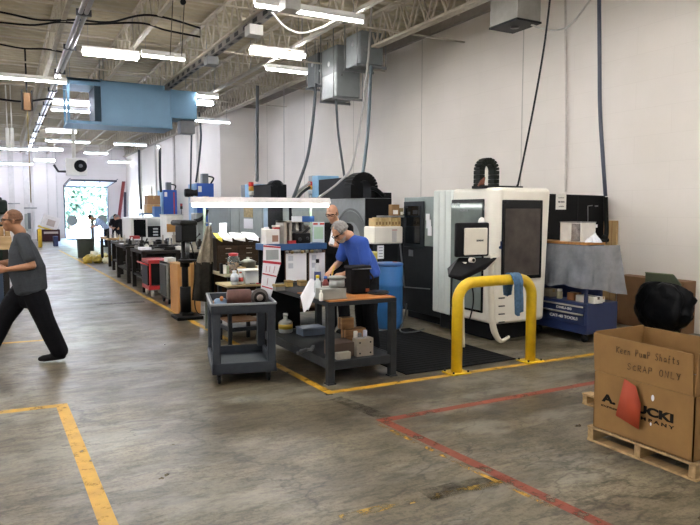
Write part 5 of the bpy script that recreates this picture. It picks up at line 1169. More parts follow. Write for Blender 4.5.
# brown chest on it
q0, q1 = AY(217, 262, 8.8), AY(259.5, 238, 8.8)
t = thing('tool_chest', 'dark brown drawer chest with paper sheets on top, under the bench lamp', 'chest', ((q0.x+q1.x)/2, 8.95, Bz)); Wc, Hc = (q1.x-q0.x), q1.z-Bz
CHS = M('#2c231b', .5)
build('body', MB().box((-Wc/2, -.15, 0), (Wc/2, .2, Hc), 0, .006), CHS, t, False)
for i in range(5):
    for j in range(2):
        x0 = -Wc/2+.015+j*(Wc/2-.01); d = build('drawer', MB().box((x0, -.158, .02+i*(Hc-.11)/5), (x0+Wc/2-.03, -.15, .012+(i+1)*(Hc-.11)/5), 0, .002), M('#352a20', .5), t, False); build('handle', MB().box((x0+Wc/4-.05, -.168, .035+i*(Hc-.11)/5), (x0+Wc/4+.03, -.158, .045+i*(Hc-.11)/5)), M('#8a8274', .4, .5), d, False)
build('lid', MB().box((-Wc/2-.006, -.165, Hc-.075), (Wc/2+.006, .205, Hc+.004), 0, .004), CHS, t, False)
o = build('lid_latch', MB().box((Wc*.23, -.172, Hc-.05), (Wc*.33, -.165, Hc-.04)), STEEL, t, False)
for lab, x0, y0_, x1, y1_, cl in (('yellow paper pad at the left of the brown chest top', 216.5, 231, 222, 236, M('#c8b63a', .7)), ('white paper sheet, leftmost of three hanging over the brown chest lid', 222, 231, 232, 237, PAPER), ('white paper sheet, middle of three hanging over the brown chest lid', 233, 231.5, 245, 238.5, M('#d8d5cf', .7)), ('white paper sheet, rightmost of three hanging over the brown chest lid', 246, 231, 258.5, 236.5, PAPER)):
    a, b = AY(x0, y0_, 8.78), AY(x1, y1_, 8.78); ztp = Bz+Hc+.006; mb = MB(); mb._add([(a.x, 8.98, ztp+.075), (b.x, 8.98, ztp+.060), (b.x, 8.778, ztp+.006), (a.x, 8.778, ztp+.006), (b.x-.0, 8.765, ztp-.05), (a.x+.02, 8.765, ztp-.02)], [(0,1,2,3), (3,2,4,5)])
    one('paper_sheet', lab, 'paper', mb, cl, 'papers on the brown chest', solid=.002)
q = AY(223.2, 229, 9.1); pxbox('card_box', 'small white card standing on the chest behind the yellow pad', 'card', 219.5, 223, 226.8, 9.10, Bz+Hc+.005, .03, PAPER, parts=lambda t, s: build('fold', MB().box((-.002, -s[1]/2-.002, 0), (.002, -s[1]/2, s[2])), M('#b9bbc0', .6), t, False))
o = mpanel(t2, 244, 218.5, 253, 229, 5.88, PAPER, 'paper_notice', .01); o['label'] = 'white printed notice'
o = mpanel(t2, 244, 207.5, 253, 217.5, 5.88, M('#a89466', .6, var=.5, scale=16), 'picture_notice', .01); o['label'] = 'brown picture'
# glass jar etc.
q = AY(233.3, 253, 8.45); t = thing('jar', 'clear glass jar of small parts with a red lid on the beige table top', 'jar', (q.x, 8.45, Bz)); h = q.z-Bz; R = random.Random(2)
JG = M('#c6d0d0', .08, trans=.85)
build('glass', MB().lathe((0,0,0), [(.07,0),(.085,.02),(.085,h*.75),(.06,h*.86),(.06,h*.9),(0,h*.9)], 22), JG, t, False); build('lid', MB().lathe((0,0,0), [(.064,h*.86),(.066,h*.98),(.05,h),(0,h)], 20), M('#b02a2c', .4), t, False)
mb = MB()
for i in range(40): a_ = R.random()*6.28; r_ = .06*R.random()**.5; mb.obox((r_*math.cos(a_), r_*math.sin(a_), .02+h*.45*R.random()), (.03, .02, .012), (R.random()*3, R.random()*3, R.random()*3))
o = build('contents', mb, M('#b0794e', .5, var=.5, scale=30), t, False); o['kind'] = 'stuff'
q = AY(249, 259, 8.42); t = thing('pot', 'dull steel pot with two handles on the table beside the glass jar', 'pot', (q.x, 8.46, Bz)); h = q.z-Bz
build('body', MB().lathe((0,0,0), [(.09,0),(.1,.01),(.105,h*.75),(.115,h*.78),(.112,h*.8),(0,h*.8)], 24), M('#76766c', .35, .6), t, False); build('handle', MB().box((-.15, -.02, h*.55), (-.1, .02, h*.65)).box((.1, -.02, h*.55), (.15, .02, h*.65)), BLK, t, False); build('lid', MB().lathe((0,0,h*.8), [(.11,0),(.05,.03),(.02,.035),(.02,.06),(0,.06)], 20), M('#8b8b82', .3, .7), t, False)
# small side stand before it with tub and bottles
Sx0, Sx1, Sy, Sz = AY(227, 290, 7.75).x, AY(263, 290, 7.75).x, 7.75, .76
t = thing('side_stand', 'low dark stand with a tan board top behind the utility cart', 'stand', ((Sx0+Sx1)/2, Sy+.25, 0))
build('top', MB().box((Sx0, Sy, Sz-.025), (Sx1, Sy+.5, Sz), 0, .003), M('#9d8a62', .6), t)
for x in (Sx0+.02, Sx1-.07):
    for y in (Sy+.02, Sy+.43): build('leg', MB().box((x, y, 0), (x+.045, y+.045, Sz-.025)), M('#26282b', .5), t)
build('cross_rail', MB().box((Sx0+.06, Sy+.025, .17), (Sx1-.07, Sy+.05, .22)), M('#26282b', .5), t); build('cross_rail', MB().box((Sx0+.03, Sy+.06, .17), (Sx0+.055, Sy+.44, .22)), M('#26282b', .5), t)
o = build('lower_shelf', MB().box((Sx0+.03, Sy+.06, .28), (Sx1-.03, Sy+.46, .30)), M('#6d4a28', .6), t); o['label'] = 'brown lower shelf'
a, b = AY(244.5, 280, Sy+.1), AY(263, 280, Sy+.1); hb = AY(250, 270.5, Sy+.1).z-Sz
t = thing('tub', 'white plastic tub on the tan board behind the utility cart', 'tub', ((a.x+b.x)/2, Sy+.24, Sz)); w_ = (b.x-a.x)/2
mb = MB(); mb.hexa([(-w_*.8,-.1,0),(w_*.8,-.1,0),(w_*.8,.1,0),(-w_*.8,.1,0),(-w_,-.13,hb),(w_,-.13,hb),(w_,.13,hb),(-w_,.13,hb)], 0, .012); build('body', mb, M('#d3d8da', .4), t, False); build('rim', MB().box((-w_-.008,-.138,hb-.012),(w_+.008,.138,hb+.004), 0, .003), WHT, t, False)
bottle('white plastic bottle at the left of the tan board', 234.5, 270.5, Sy+.12, Sz, .05, M('#c6cace', .4), WHT, lab=M('#9fa4ad', .4)); bottle('white bottle with a red mark between the tub and the left bottle', 240.5, 271.5, Sy+.16, Sz, .035, M('#d9d9d6', .4), M('#a4563a', .4), lab=M('#a33a34', .4))
plain('red_packet', 'small red packet in front of the white tub', 'packet', 257, 283, 261.5, Sy+.03, Sz, .04, M('#b02a34', .5))
for i, (x0, x1, yt) in enumerate(((246, 250, 284), (251, 255.5, 283))): plain('small_tin', ('left', 'right')[i]+' one of two small grey tins in front of the white tub', 'tin', x0, yt, x1, Sy+.04, Sz, .05, STEEL)
pxbox('small_carton', 'flat tan carton on the table left of the white tub', 'box', 238, 267, 246, 8.36, Bz, .12, M('#b99d6c', .7), parts=tape_part())
pxbox('small_carton', 'flat tan carton on the table right of the steel pot', 'box', 256, 266, 261.5, 8.36, Bz, .12, M('#b39a70', .7), parts=tape_part(WHT))
for i, (x0, yt, x1, m) in enumerate(((220.5, 263.5, 223, BLK), (223.5, 265, 226.5, WHT), (226.8, 266, 229, M('#8b8f6c', .5)))): plain('small_part', ('black', 'white', 'olive')[i]+' little block at the left end of the beige table top', 'part', x0, yt, x1, 8.40, Bz, .06, m)
# coat, white board, behind-left
cp = [AY(*q, 8.93) for q in ((207, 226), (197, 262), (192, 300), (212, 301), (213, 262), (211, 226))]
def coat(u, v):
    x0, x1 = (cp[0].lerp(cp[1], v*2), cp[5].lerp(cp[4], v*2)) if v < .5 else (cp[1].lerp(cp[2], v*2-1), cp[4].lerp(cp[3], v*2-1))
    p = x0.lerp(x1, (1-math.cos(u*2*PI))/2); return p+Vector((0, (.04+.05*v)*math.sin(u*2*PI)+.03*math.sin(u*31+v*4), .02*noise.noise(Vector((u*5, v*6, 1)))))
t = thing('coat', 'brown mottled work coat with a dark lower half hanging from the lamp post', 'coat', (cp[1].x, 8.93, .4))
mb = MB(); mb.grid(lambda u, v: coat(u, v*.52), 30, 16); build('upper_cloth', mb, M('#7d7362', .9, var=.45, scale=12, bump=.4), t)
mb = MB(); mb.grid(lambda u, v: coat(u, .5+v*.5)+Vector((-.01+.0*v, -.01, 0)), 30, 16); o = build('lower_cloth', mb, M('#26241f', .9, var=.3, scale=10, bump=.4), t); o['label'] = 'dark lower half'
build('hook', MB().tube([cp[0]+Vector((.02,0,-.03)), cp[5]+Vector((0,.0,.03)), (AY(205.2,226,LY+.12).x, LY+.15, cp[0].z+.05)], .01, 6), STEEL, t)
a, b = AY(210.5, 263, 9.32), AY(214, 228, 9.32); t = thing('white_board', 'narrow white board leaning upright beside the hanging coat', 'board', ((a.x+b.x)/2, 9.4, Bz)); build('board', MB().prism([(a.x, 9.32, 0.0), (b.x, 9.32, 0.0), (b.x-.03, 9.42, b.z), (a.x-.02, 9.42, b.z)], (0, .02, 0)), M('#c9c9bb', .5), t); build('edge_strip', MB().beam((a.x, 9.31, 0.02), (a.x-.02, 9.41, b.z), .012, .012), M('#8f9180', .5), t)

# ================================================================== DRILL PRESS
DXx, DYy = AZ(186, 318).x, AZ(186, 318).y
t = thing('drill_press', 'dark floor drill press on a heavy base beside the yellow stripe', 'drill press', (DXx, DYy, 0)); DM = M('#0f0e0d', .55, .0, var=.25)
pb = MB(); pb.box((-.19, -.24, 0), (.22, .2, .05), 0, .012); pb.box((-.08, -.1, .05), (.1, .1, .10), 0, .015); build('base', pb, DM, t, False)
build('column', MB().cyl((0,0,.1), (0,0,1.32), .052, 18), M('#141211', .4), t, False); build('lower_sleeve', MB().cyl((0,0,.1), (0,0,.5), .085, 18), DM, t, False)
tz = AY(186, 259, DYy).z; build('table', MB().lathe((0,-.16,tz), [(0,-.05),(.06,-.05),(.15,-.02),(.15,0),(0,0)], 24), DM, t, False); build('table_bracket', MB().cyl((0,0,tz-.12), (0,0,tz+.02), .075, 16), DM, t, False)
hz1, hz2 = AY(190, 241, DYy).z, AY(190, 224.5, DYy).z
mb = MB(); mb.box((-.11, -.3, hz1), (.12, .12, hz2), 0, .03, 3); build('head', mb, DM, t, False); mb = MB(); mb.box((-.13, -.3, hz2-.02), (.14, .38, hz2+.07), 0, .04, 3); build('belt_cover', mb, M('#1a1917', .5), t, False)
build('motor', MB().cyl((.02, .28, hz1-.03), (.02, .28, hz2-.03), .09, 18), M('#232120', .5), t, False); build('quill', MB().cyl((0,-.18,hz1-.16), (0,-.18,hz1), .035, 14), STEEL, t, False); build('chuck', MB().cyl((0,-.18,hz1-.25), (0,-.18,hz1-.16), .022, 12, 0, .032), IRON, t, False)
for k in range(3): a_ = 2*PI*k/3+.4; build('feed_handle', MB().tube([(.12, -.18, hz1+.03), (.16, -.18+.14*math.cos(a_), hz1+.03+.14*math.sin(a_))], .009, 6).ball((.16, -.18+.14*math.cos(a_), hz1+.03+.14*math.sin(a_)), .018), IRON, t, False)
build('power_cord', MB().tube(smooth_path([(.1, .05, hz1), (.16, .02, .9), (.14, 0, .4), (.2, .05, .06), (.5, .1, .012), (.7, .0, .012)], 6), .010, 6), BLK, t, False)
#@@NEXT

# ================================================================== FURTHER BENCHES ALONG THE STRIPE
TB = M('#262321', .5, var=.2)
q0, q1 = AY(178.5, 315, 10.5), AY(200, 264, 10.5)
t = thing('cardboard_box', 'tall tan cardboard box standing behind the drill press', 'box', ((q0.x+q1.x)/2, 10.8, 0)); build('body', MB().box((q0.x, 10.5, 0), (q1.x, 11.05, q1.z), 0, .008), M('#a5753f', .8, var=.08), t); build('tape', MB().box(((q0.x+q1.x)/2-.03, 10.497, 0), ((q0.x+q1.x)/2+.03, 10.5, q1.z)), M('#b88a52', .4), t); build('lid_flap', MB().box((q0.x-.01, 10.49, q1.z), (q1.x+.01, 11.06, q1.z+.012)), M('#a07a48', .8), t)
q0, q1 = AY(167.5, 300, 11.7), AY(178, 262.5, 11.7)
t = thing('steel_cabinet', 'open grey steel cabinet on casters, left of the tall tan box', 'cabinet', ((q0.x+q1.x)/2, 12, .1)); w_ = q1.x-q0.x
mb = MB(); x0, x1 = q0.x, q1.x
for a, b in (((x0,11.7,.1),(x0+.03,12.3,q1.z)), ((x1-.03,11.7,.1),(x1,12.3,q1.z)), ((x0,11.7,q1.z-.03),(x1,12.3,q1.z)), ((x0,11.7,.1),(x1,12.3,.13)), ((x0,12.28,.1),(x1,12.3,q1.z)), ((x0,11.72,.45),(x1,12.3,.47))): mb.box(a, b)
build('body', mb, M('#7d7c76', .5), t); build('door', MB().box((x0-.012, 11.75, .15), (x0, 12.25, q1.z-.05)), M('#33332f', .5), t)
for x in (x0+.05, x1-.05):
    for y in (11.78, 12.22): build('caster', MB().lathe((x, y, .05), [(0,-.018),(.05,-.018),(.05,.018),(0,.018)], 14, axis='x'), BLK, t)
plain('parts_box', 'silver parts box lying on top of the open grey cabinet', 'box', 167.5, 258, 176, 11.75, q1.z, .3, M('#b5b3ac', .4))
# red cart
q0, q1 = AY(149, 289, 12.9), AY(169.5, 259.5, 12.9); x0, x1 = q0.x, q1.x
t = thing('service_cart', 'red two-shelf service cart with black front and white casters', 'cart', ((x0+x1)/2, 13.2, 0)); RD = M('#a52222', .4)
build('top_tray', MB().box((x0, 12.9, q1.z-.07), (x1, 13.6, q1.z), 0, .01), RD, t); build('bottom_tray', MB().box((x0, 12.9, .14), (x1, 13.6, .22), 0, .01), RD, t); build('front_panel', MB().box((x0-.006, 12.96, .23), (x1-.03, 13.5, q1.z-.075)), M('#141414', .5), t)
for x in (x0+.02, x1-.05):
    for y in (12.92, 13.55): build('post', MB().box((x, y, .2), (x+.03, y+.03, q1.z-.06)), RD, t)
for x in (x0+.08, x1-.08):
    for y in (12.98, 13.52): build('caster', MB().lathe((x, y, .07), [(0,-.02),(.07,-.02),(.07,.02),(0,.02)], 16, axis='x'), M('#c9c7bd', .4), t)
build('handle', MB().tube(smooth_path([(x0, 12.95, q1.z-.1), (x0-.1, 12.97, q1.z-.06), (x0-.1, 13.5, q1.z-.06), (x0, 13.52, q1.z-.1)], 4), .015, 8), RD, t)
plain('white_box', 'bright white box lying on the bench behind the red cart', 'box', 140.5, 247.5, 151.5, 13.75, .88, .3, M('#e0e0e6', .5))
def bench(x0, x1, y0, y1, z, label, name='bench', topm=None, legm=None, extra=True):
    t = thing(name, label, 'bench', ((x0+x1)/2, (y0+y1)/2, 0)); build('top', MB().box((x0, y0, z-.06), (x1, y1, z), 0, .005), topm or TB, t)
    for x in (x0+.02, x1-.1):
        for y in (y0+.02, y1-.1): build('leg', MB().box((x, y, 0), (x+.08, y+.08, z-.06)), legm or TB, t)
    if extra:
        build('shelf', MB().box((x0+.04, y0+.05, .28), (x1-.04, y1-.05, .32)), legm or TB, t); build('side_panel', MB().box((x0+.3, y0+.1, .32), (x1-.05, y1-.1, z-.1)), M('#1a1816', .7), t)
    return t
bench(2.5, 3.3, 13.7, 15.0, .86, 'dark heavy bench left of the red cart')
bench(3.32, 5.2, 13.75, 14.6, .86, 'long grey-topped bench behind the red cart', topm=M('#8d877b', .6))
bench(2.5, 3.3, 15.6, 17.2, .86, 'dark bench, second one up the stripe from the red cart')
bench(2.7, 3.3, 17.9, 19.4, .84, 'dark narrow bench before the wood-topped table')
bench(2.78, 3.3, 20.6, 22.4, .86, 'wood-topped table with yellow tape roll, near the dark bin', topm=woodmat('#8a6a40', '#b0905e', 3), extra=False)
bench(3.36, 4.2, 16.0, 17.5, .86, 'bench crowded with dark tooling in the middle of the far machines')
R = random.Random(11)
# dark tooling on the benches: one by one
def lump(px, yt, Y, zb, w_, d_, m, name, label, cat='tooling'):
    q = AY(px, yt, Y); h = max(.04, q.z-zb); t = thing(name, label, cat, (q.x, Y, zb), R.uniform(-.4, .4))
    build('body', MB().box((-w_/2, -d_/2, 0), (w_/2, d_/2, h*.6), 0, .012), m, t, False); build('top_part', MB().lathe((0,0,0), [(w_*.3,h*.6),(w_*.3,h*.85),(w_*.18,h),(0,h)], 14), m, t, False)
    build('arm', MB().beam((w_*.3, 0, h*.5), (w_*.75, -.03, h*.75), .035, .035), IRON, t, False); return t
DK = M('#1c1b1a', .55, var=.3)
for px, yt, Y, zb, w_, d_, m, n, l in (
 (163, 244, 14.1, .86, .40, .35, DK, 'vise', 'wide black vise at the left on the long bench behind the red cart'), (170, 245, 14.15, .86, .35, .3, DK, 'vise', 'black vise right of the wide one on the long bench'),
 (157, 249, 13.9, .86, .22, .2, M('#6b6a66', .5), 'fixture', 'grey fixture block left of the black vises'), (180, 247, 14.2, .86, .18, .2, M('#a09a8c', .5), 'fixture', 'pale fixture block right of the black vises'),
 (128, 250, 15.9, .86, .3, .3, DK, 'vise', 'black vise on the second dark bench'), (143, 249, 14.5, .86, .25, .25, M('#5c5852', .5), 'fixture', 'grey block on the bench left of the red cart'),
 (121, 250, 18.2, .84, .3, .3, M('#4a463f', .5), 'fixture', 'brown-grey block on the narrow bench'), (112, 243, 21.2, .86, .35, .3, DK, 'vise', 'black block at the back of the wood-topped table'),
 (169, 238, 16.6, .86, .3, .4, M('#50565c', .45), 'gearbox', 'blue-grey gearbox on the crowded bench'), (158.5, 239.5, 16.5, .86, .26, .35, DK, 'gearbox', 'black gearbox on the crowded bench, left of the blue-grey one')):
    lump(px, yt, Y, zb, w_, d_, m, n, l)
items = [('white_tray', 'white tray at the right end of the long bench', 177, 246.5, 183, 13.85, .86, '#d5d3cd'), ('white_tray', 'pale tray left of the white box by the red cart', 126, 251, 133, 16.9, .86, '#b9b4a8'), ('paper_stack', 'stack of white paper on the second dark bench', 121, 249, 126, 17.0, .86, '#dedede'), ('paper_stack', 'low stack of papers before the black vises', 153, 252.5, 160, 13.85, .86, '#cfcac0'),
 ('parts_bin', 'grey parts bin on the narrow bench', 117, 249.5, 122.5, 18.6, .84, '#7d7a72'), ('parts_bin', 'tan parts bin on the second dark bench', 130, 251, 135, 15.75, .86, '#9a8767'), ('tape_roll', 'yellow roll on the wood-topped table', 117.5, 242, 120, 20.8, .86, '#d8b92c'), ('red_box', 'small red box at the front of the far white machine', 131, 236, 140, 19.0, .95, '#a02a26'),
 ('white_box', 'small white box under the small red one', 133, 239, 141, 18.9, .86, '#d0ccc8'), ('wood_plank', 'pale plank lying on the wood-topped table', 104, 243.5, 116, 21.6, .86, '#b59666'), ('wood_plank', 'brown plank lying behind the pale one', 106, 241, 118, 22.0, .86, '#8f6f45')]
for n, l, x0, yt, x1, Y, zb, c in items:
    if n == 'red_box': zb = AY(137, 239, 18.9).z
    plain(n, l, n.split('_')[-1], x0, yt, x1, Y, zb, .3, M(c, .6))
one('stand_block', 'low dark stand under the small red and white boxes', 'stand', MB().box((AY(128,250,18.8).x, 18.7, 0), (AY(144,250,18.8).x, 19.6, .86), 0, .01), TB)
# bin and rags
q0, q1 = AY(78.5, 259, 24.5), AY(96, 239, 24.5)
t = thing('waste_bin', 'big dark olive bin at the far end of the yellow stripe', 'bin', ((q0.x+q1.x)/2, 25, 0)); w_ = (q1.x-q0.x)/2
build('body', MB().lathe((0,0,0), [(w_*.88,0),(w_*.9,.03),(w_,q1.z*.96),(0,q1.z*.96)], 24), M('#33352c', .6), t, False); build('rim', MB().lathe((0,0,0), [(w_*.98,q1.z*.92),(w_*1.04,q1.z*.93),(w_*1.04,q1.z),(w_*.95,q1.z)], 24), M('#44463a', .6), t, False)
R = random.Random(21); gold = [M('#b39a3e', .8, var=.4), M('#c9bd86', .8, var=.3), M('#d8d2b4', .8), M('#8f7a2c', .8, var=.4)]
names = ['leftmost', 'second from the left', 'third from the left', 'fourth from the left', 'fifth from the left', 'sixth from the left', 'seventh from the left', 'rightmost']
for i in range(8):
    q = AZ(88.5+3.1*i, 263.5-(i%3)*2.2); sd = R.random()*9; rr = .12+.06*R.random()
    def blob(u, v, q=q, sd=sd, rr=rr):
        d = Vector((math.cos(u*2*PI)*math.sin(v*PI), math.sin(u*2*PI)*math.sin(v*PI), math.cos(v*PI))); k = 1+.5*noise.noise(d*2+Vector((sd,0,0)))+.2*noise.noise(d*6+Vector((sd,3,0)))
        return Vector((q.x+d.x*rr*k, q.y+.1+d.y*rr*k, max(.002, rr*.75+d.z*rr*.75*k)))
    mb = MB(); mb.grid(blob, 20, 12); one('rag', 'crumpled yellow-white rag, %s in the heap on the floor by the benches' % names[i], 'rag', mb, gold[i % 4], 'heap of yellow rags')
# far white machine and neighbours
Y = 20.2
def AYx(px, Y=Y): return AY(px, 230, Y).x
t = thing('machining_center', 'low white machining center with two black windows, far behind the benches', 'machine', ((AYx(131)+AYx(165))/2, 20.9, 0)); z1 = AY(140, 217.5, Y).z
build('body', MB().box((AYx(131), Y, .1), (AYx(165), Y+1.6, z1), 0, .02), M('#c9c9c5', .4, var=.04), t)
build('plinth', MB().box((AYx(132), Y+.05, 0), (AYx(164), Y+1.5, .1)), BLK, t)
def fpan(name, x0, y0_, x1, y1_, m, par=None, dy=.015):
    a, b = AY(x0, y0_, Y), AY(x1, y1_, Y); return build(name, MB().box((a.x, Y-dy, b.z), (b.x, Y+.002, a.z), 0, .003), m, par or t)
fpan('window', 133.5, 219.5, 146, 237, M('#0f1112', .2)); f = fpan('window', 147.5, 226, 161.5, 237, M('#15181a', .3))
for k in range(3): fpan('control_button', 153, 228+3*k, 158, 229.6+3*k, M('#b9bdc0', .4), f, .025)
fpan('door_panel', 147.5, 219, 161.5, 225.5, M('#a9adab', .4))
t = thing('steel_locker', 'pale blue-grey locker right of the far white machine', 'locker', (AYx(168.8), 20.4, 0)); build('body', MB().box((AYx(166.3), 19.9, 0), (AYx(171.5), 20.5, AY(168, 219, 19.9).z), 0, .01), M('#8fa0ae', .5), t); build('door', MB().box((AYx(167), 19.885, .1), (AYx(170.8), 19.9, AY(168,221,19.9).z)), M('#9dadb9', .5), t)
t = thing('white_cabinet', 'white cabinet with brown box front behind the drill press', 'cabinet', (AYx(174), 19.0, 0)); Y = 18.6; build('body', MB().box((AYx(166.5, Y), Y, 0), (AYx(183, Y), Y+.8, AY(174, 215.5, Y).z), 0, .01), M('#d3d1cb', .45), t); build('panel', MB().box((AYx(166.8, Y), Y-.012, AY(170,232,Y).z), (AYx(176, Y), Y, AY(170,224,Y).z)), M('#a5793f', .6), t); build('top_lip', MB().box((AYx(166, Y), Y-.02, AY(174,215.5,Y).z), (AYx(183.5, Y), Y+.82, AY(174,215.5,Y).z+.03)), M('#b5b5b0', .4), t)
t = thing('signal_tower', 'thin red and black signal tower on the white cabinet behind the drill press', 'signal light', (AYx(181.3, Y), Y+.3, AY(174,215.5,Y).z+.03)); q = AY(181.3, 203.5, Y+.3); b_ = AY(174,215.5,Y).z+.03
build('pole', MB().cyl((q.x, Y+.3, b_), (q.x, Y+.3, q.z-.16), .018, 8), STEEL, t); build('lamp_segment', MB().cyl((q.x, Y+.3, q.z-.16), (q.x, Y+.3, q.z-.08), .035, 10), M('#3a2a26', .4), t); build('lamp_segment', MB().cyl((q.x, Y+.3, q.z-.08), (q.x, Y+.3, q.z), .035, 10), M('#b03a30', .4), t)
Y = 16.9
t = thing('grey_machine', 'grey ribbed machine head with a curved hose, right of the drill press', 'machine', (AYx(208, Y), Y, 0)); build('body', MB().box((AYx(197, Y), Y, 0), (AYx(206, Y), Y+.6, AY(205, 213, Y).z), 0, .03), M('#7f8683', .45, var=.2), t); build('column', MB().box((AYx(206.3, Y), Y+.1, 0), (AYx(214, Y), Y+.5, AY(205, 232, Y).z), 0, .02), M('#565b59', .5), t); build('hose', MB().tube(smooth_path([AY(194, 221, Y-.1), AY(199, 220, Y-.1), AY(204, 216.5, Y-.1), AY(207, 210, Y-.05)], 5), .05, 8), BLK, t)
# far end: fans, leaning bar, crate with tilted box, post
def fan(px, y0_, Y, r_px, label, stand=True):
    q = AY(px, y0_, Y); r_ = r_px/645*(Y*.93); t = thing('pedestal_fan', label, 'fan', (q.x, Y, 0), 0, 'round fans by the doorway')
    mb = MB()
    for k in range(3): rr = r_*(1-k*.3); mb.lathe((q.x, Y-.03-.01*k, q.z), [(rr-.018, -.009), (rr, -.009), (rr, .009), (rr-.018, .009)], 24, axis='y')
    for k in range(9): a = 2*PI*k/9; mb.cyl((q.x, Y-.06, q.z), (q.x+r_*math.cos(a), Y-.03, q.z+r_*math.sin(a)), .009, 4)
    build('cage', mb, M('#8b979b', .5), t)
    mb = MB()
    for k in range(4):
        a = PI/2*k+.3; mb.obox((q.x+r_*.45*math.cos(a), Y, q.z+r_*.45*math.sin(a)), (r_*.7, .02, r_*.26), (.35, -a, 0), 0, .01)
    build('blade', mb, M('#a5b3b8', .4), t); build('motor', MB().lathe((q.x, Y+.05, q.z), [(0,-.1),(.09,-.1),(.11,.1),(0,.12)], 16, axis='y'), M('#4b5356', .5), t)
    build('pole', MB().cyl((q.x, Y+.08, .03), (q.x, Y+.08, q.z), .03, 8), M('#59646a', .5), t); build('base', MB().lathe((q.x, Y+.08, 0), [(.34,0),(.34,.03),(.05,.06),(0,.06)], 20), M('#59646a', .5), t)
fan(72.5, 220.5, 40.5, 5.2, 'round pedestal fan at the left of the far doorway'); fan(101.8, 220, 37, 5.0, 'round pedestal fan in the middle of the far doorway'); fan(115, 220.5, 35, 5.5, 'round pedestal fan behind the two far men')
q0, q1 = AY(119, 222, 41), AY(125.5, 181, 41); t = thing('steel_post', 'dark red steel post leaning at the right of the far doorway', 'post', (q0.x, 41, 0)); d = q1-q0; base = q0-d*(q0.z/d.z); build('bar', MB().beam(base, (q1.x+.1, 42.3, q1.z), .17, .12), M('#7d2f2f', .5), t); build('end_cap', MB().obox((q1.x+.1, 42.3, q1.z), (.19, .15, .06)), M('#5c2323', .5), t)
one('dark_post', 'dark upright post just right of the leaning red post', 'post', MB().beam((AY(124.5,200,42).x, 42.2, 0), (AY(126,190,42).x, 42.4, AY(126,192,42).z), .14, .14), M('#3f3d4a', .5))
q0, q1 = AY(91.3, 236, 34), AY(93.8, 215, 34); one('grey_post', 'grey-brown post standing in the far doorway behind the men', 'post', MB().box((q0.x, 34, 0), (q1.x, 34.15, q1.z), 0, .01), M('#5d5a55', .5))
t = thing('yellow_post', 'yellow floor post left of the far doorway', 'bollard', (AY(40.3, 247, 33).x, 33, 0)); z = AY(40, 229.5, 33).z; build('pipe', MB().cyl((0,0,0), (0,0,z), .085, 14), M('#d9b22c', .5), t, False); build('cap', MB().lathe((0,0,z), [(.085,0),(.06,.04),(0,.055)], 14), M('#d9b22c', .5), t, False)
Y = 39.0; q0, q1 = AY(38, 241, Y), AY(60, 229.5, Y); t = thing('dark_crate', 'dark brown crate under the tilted white box, left of the far doorway', 'crate', ((q0.x+q1.x)/2, Y+.5, 0)); build('body', MB().box((q0.x, Y, 0), (q1.x, Y+1, q1.z), 0, .02), M('#3a2428', .6), t); build('pale_strip', MB().box((q0.x+.3, Y-.02, .42), (q1.x-.1, Y, .54)), M('#b0a39c', .6), t)
t = thing('yellow_tray', 'yellow tilted tray on the dark crate', 'tray', (AY(48,228,Y).x, Y+.4, q1.z)); c = AY(47.5, 228.5, Y+.3); build('tray', MB().obox((c.x, Y+.4, c.z), (.95, .7, .12), (0, .3, 0), 0, .01), M('#c9ac3a', .5), t); build('leg', MB().box((c.x-.1, Y+.3, q1.z), (c.x, Y+.5, c.z)), M('#b39a34', .5), t)
t = thing('tilted_box', 'white box tilted on the yellow tray at the far end', 'box', (AY(50,222,Y).x, Y+.4, c.z)); c = AY(50.3, 223, Y+.3); build('body', MB().obox((c.x, Y+.4, c.z+.03), (.85, .7, .72), (0, .33, 0), 0, .015), M('#d0c9c4', .6), t); build('printed_panel', MB().obox((c.x+.02, Y+.045, c.z), (.4, .012, .35), (0, .33, 0)), M('#a39389', .6), t)
for px, y0_, y1_, lab in ((26.5, 214, 231, 'grey electrical box on the far wall above the walking man'), (29.5, 213, 229, 'narrow dark electrical box next to the grey one on the far wall')):
    a, b = AY(px-1.4, y1_, 42.6), AY(px+1.2, y0_, 42.6); one('electrical_box', lab, 'box', MB().box((a.x, 42.62, a.z), (b.x, 42.88, b.z), 0, .01), M('#8d9088' if px < 28 else '#4a4d4f', .5))
for px0, px1, yy, lab in ((8, 20, 203.5, 'upper thin grey pipe bracket on the far wall'), (24, 37, 208, 'lower thin grey pipe bracket on the far wall')):
    one('wall_pipe', lab, 'pipe', MB().cyl(AY(px0, yy, 42.85), AY(px1, yy, 42.85), .035, 8), M('#8c8f8d', .5))
# left edge: dark machine, table, cartons, blue bin
Y = 13.0; q0, q1 = AY(-25, 240, Y), AY(5.5, 197, Y)
t = thing('milling_machine', 'dark green-black milling machine at the left edge behind the walking man', 'machine', ((q0.x+q1.x)/2, Y+.4, 0)); build('column', MB().box((q0.x, Y, 0), (AY(2,200,Y).x, Y+.8, q1.z), 0, .03), M('#1c2420', .5, var=.3), t); build('head', MB().box((AY(-6,200,Y).x, Y-.35, AY(0,214,Y).z), (AY(7,200,Y).x, Y, AY(0,200,Y).z), 0, .04), M('#222b27', .5, var=.3), t); build('spindle', MB().cyl((AY(2,220,Y).x, Y-.18, AY(0,222,Y).z), (AY(2,220,Y).x, Y-.18, AY(0,214,Y).z), .05, 12), STEEL, t)
Y = 11.2; q0, q1 = AY(-30, 250, Y), AY(11.5, 236.5, Y); t = thing('work_table', 'table with a pale wood top at the left edge behind the walking man', 'table', ((q0.x+q1.x)/2, Y+.4, 0)); build('top', MB().box((q0.x, Y, q1.z-.2), (q1.x, Y+.8, q1.z), 0, .006), woodmat('#9a7c54', '#bd9f72', 3), t)
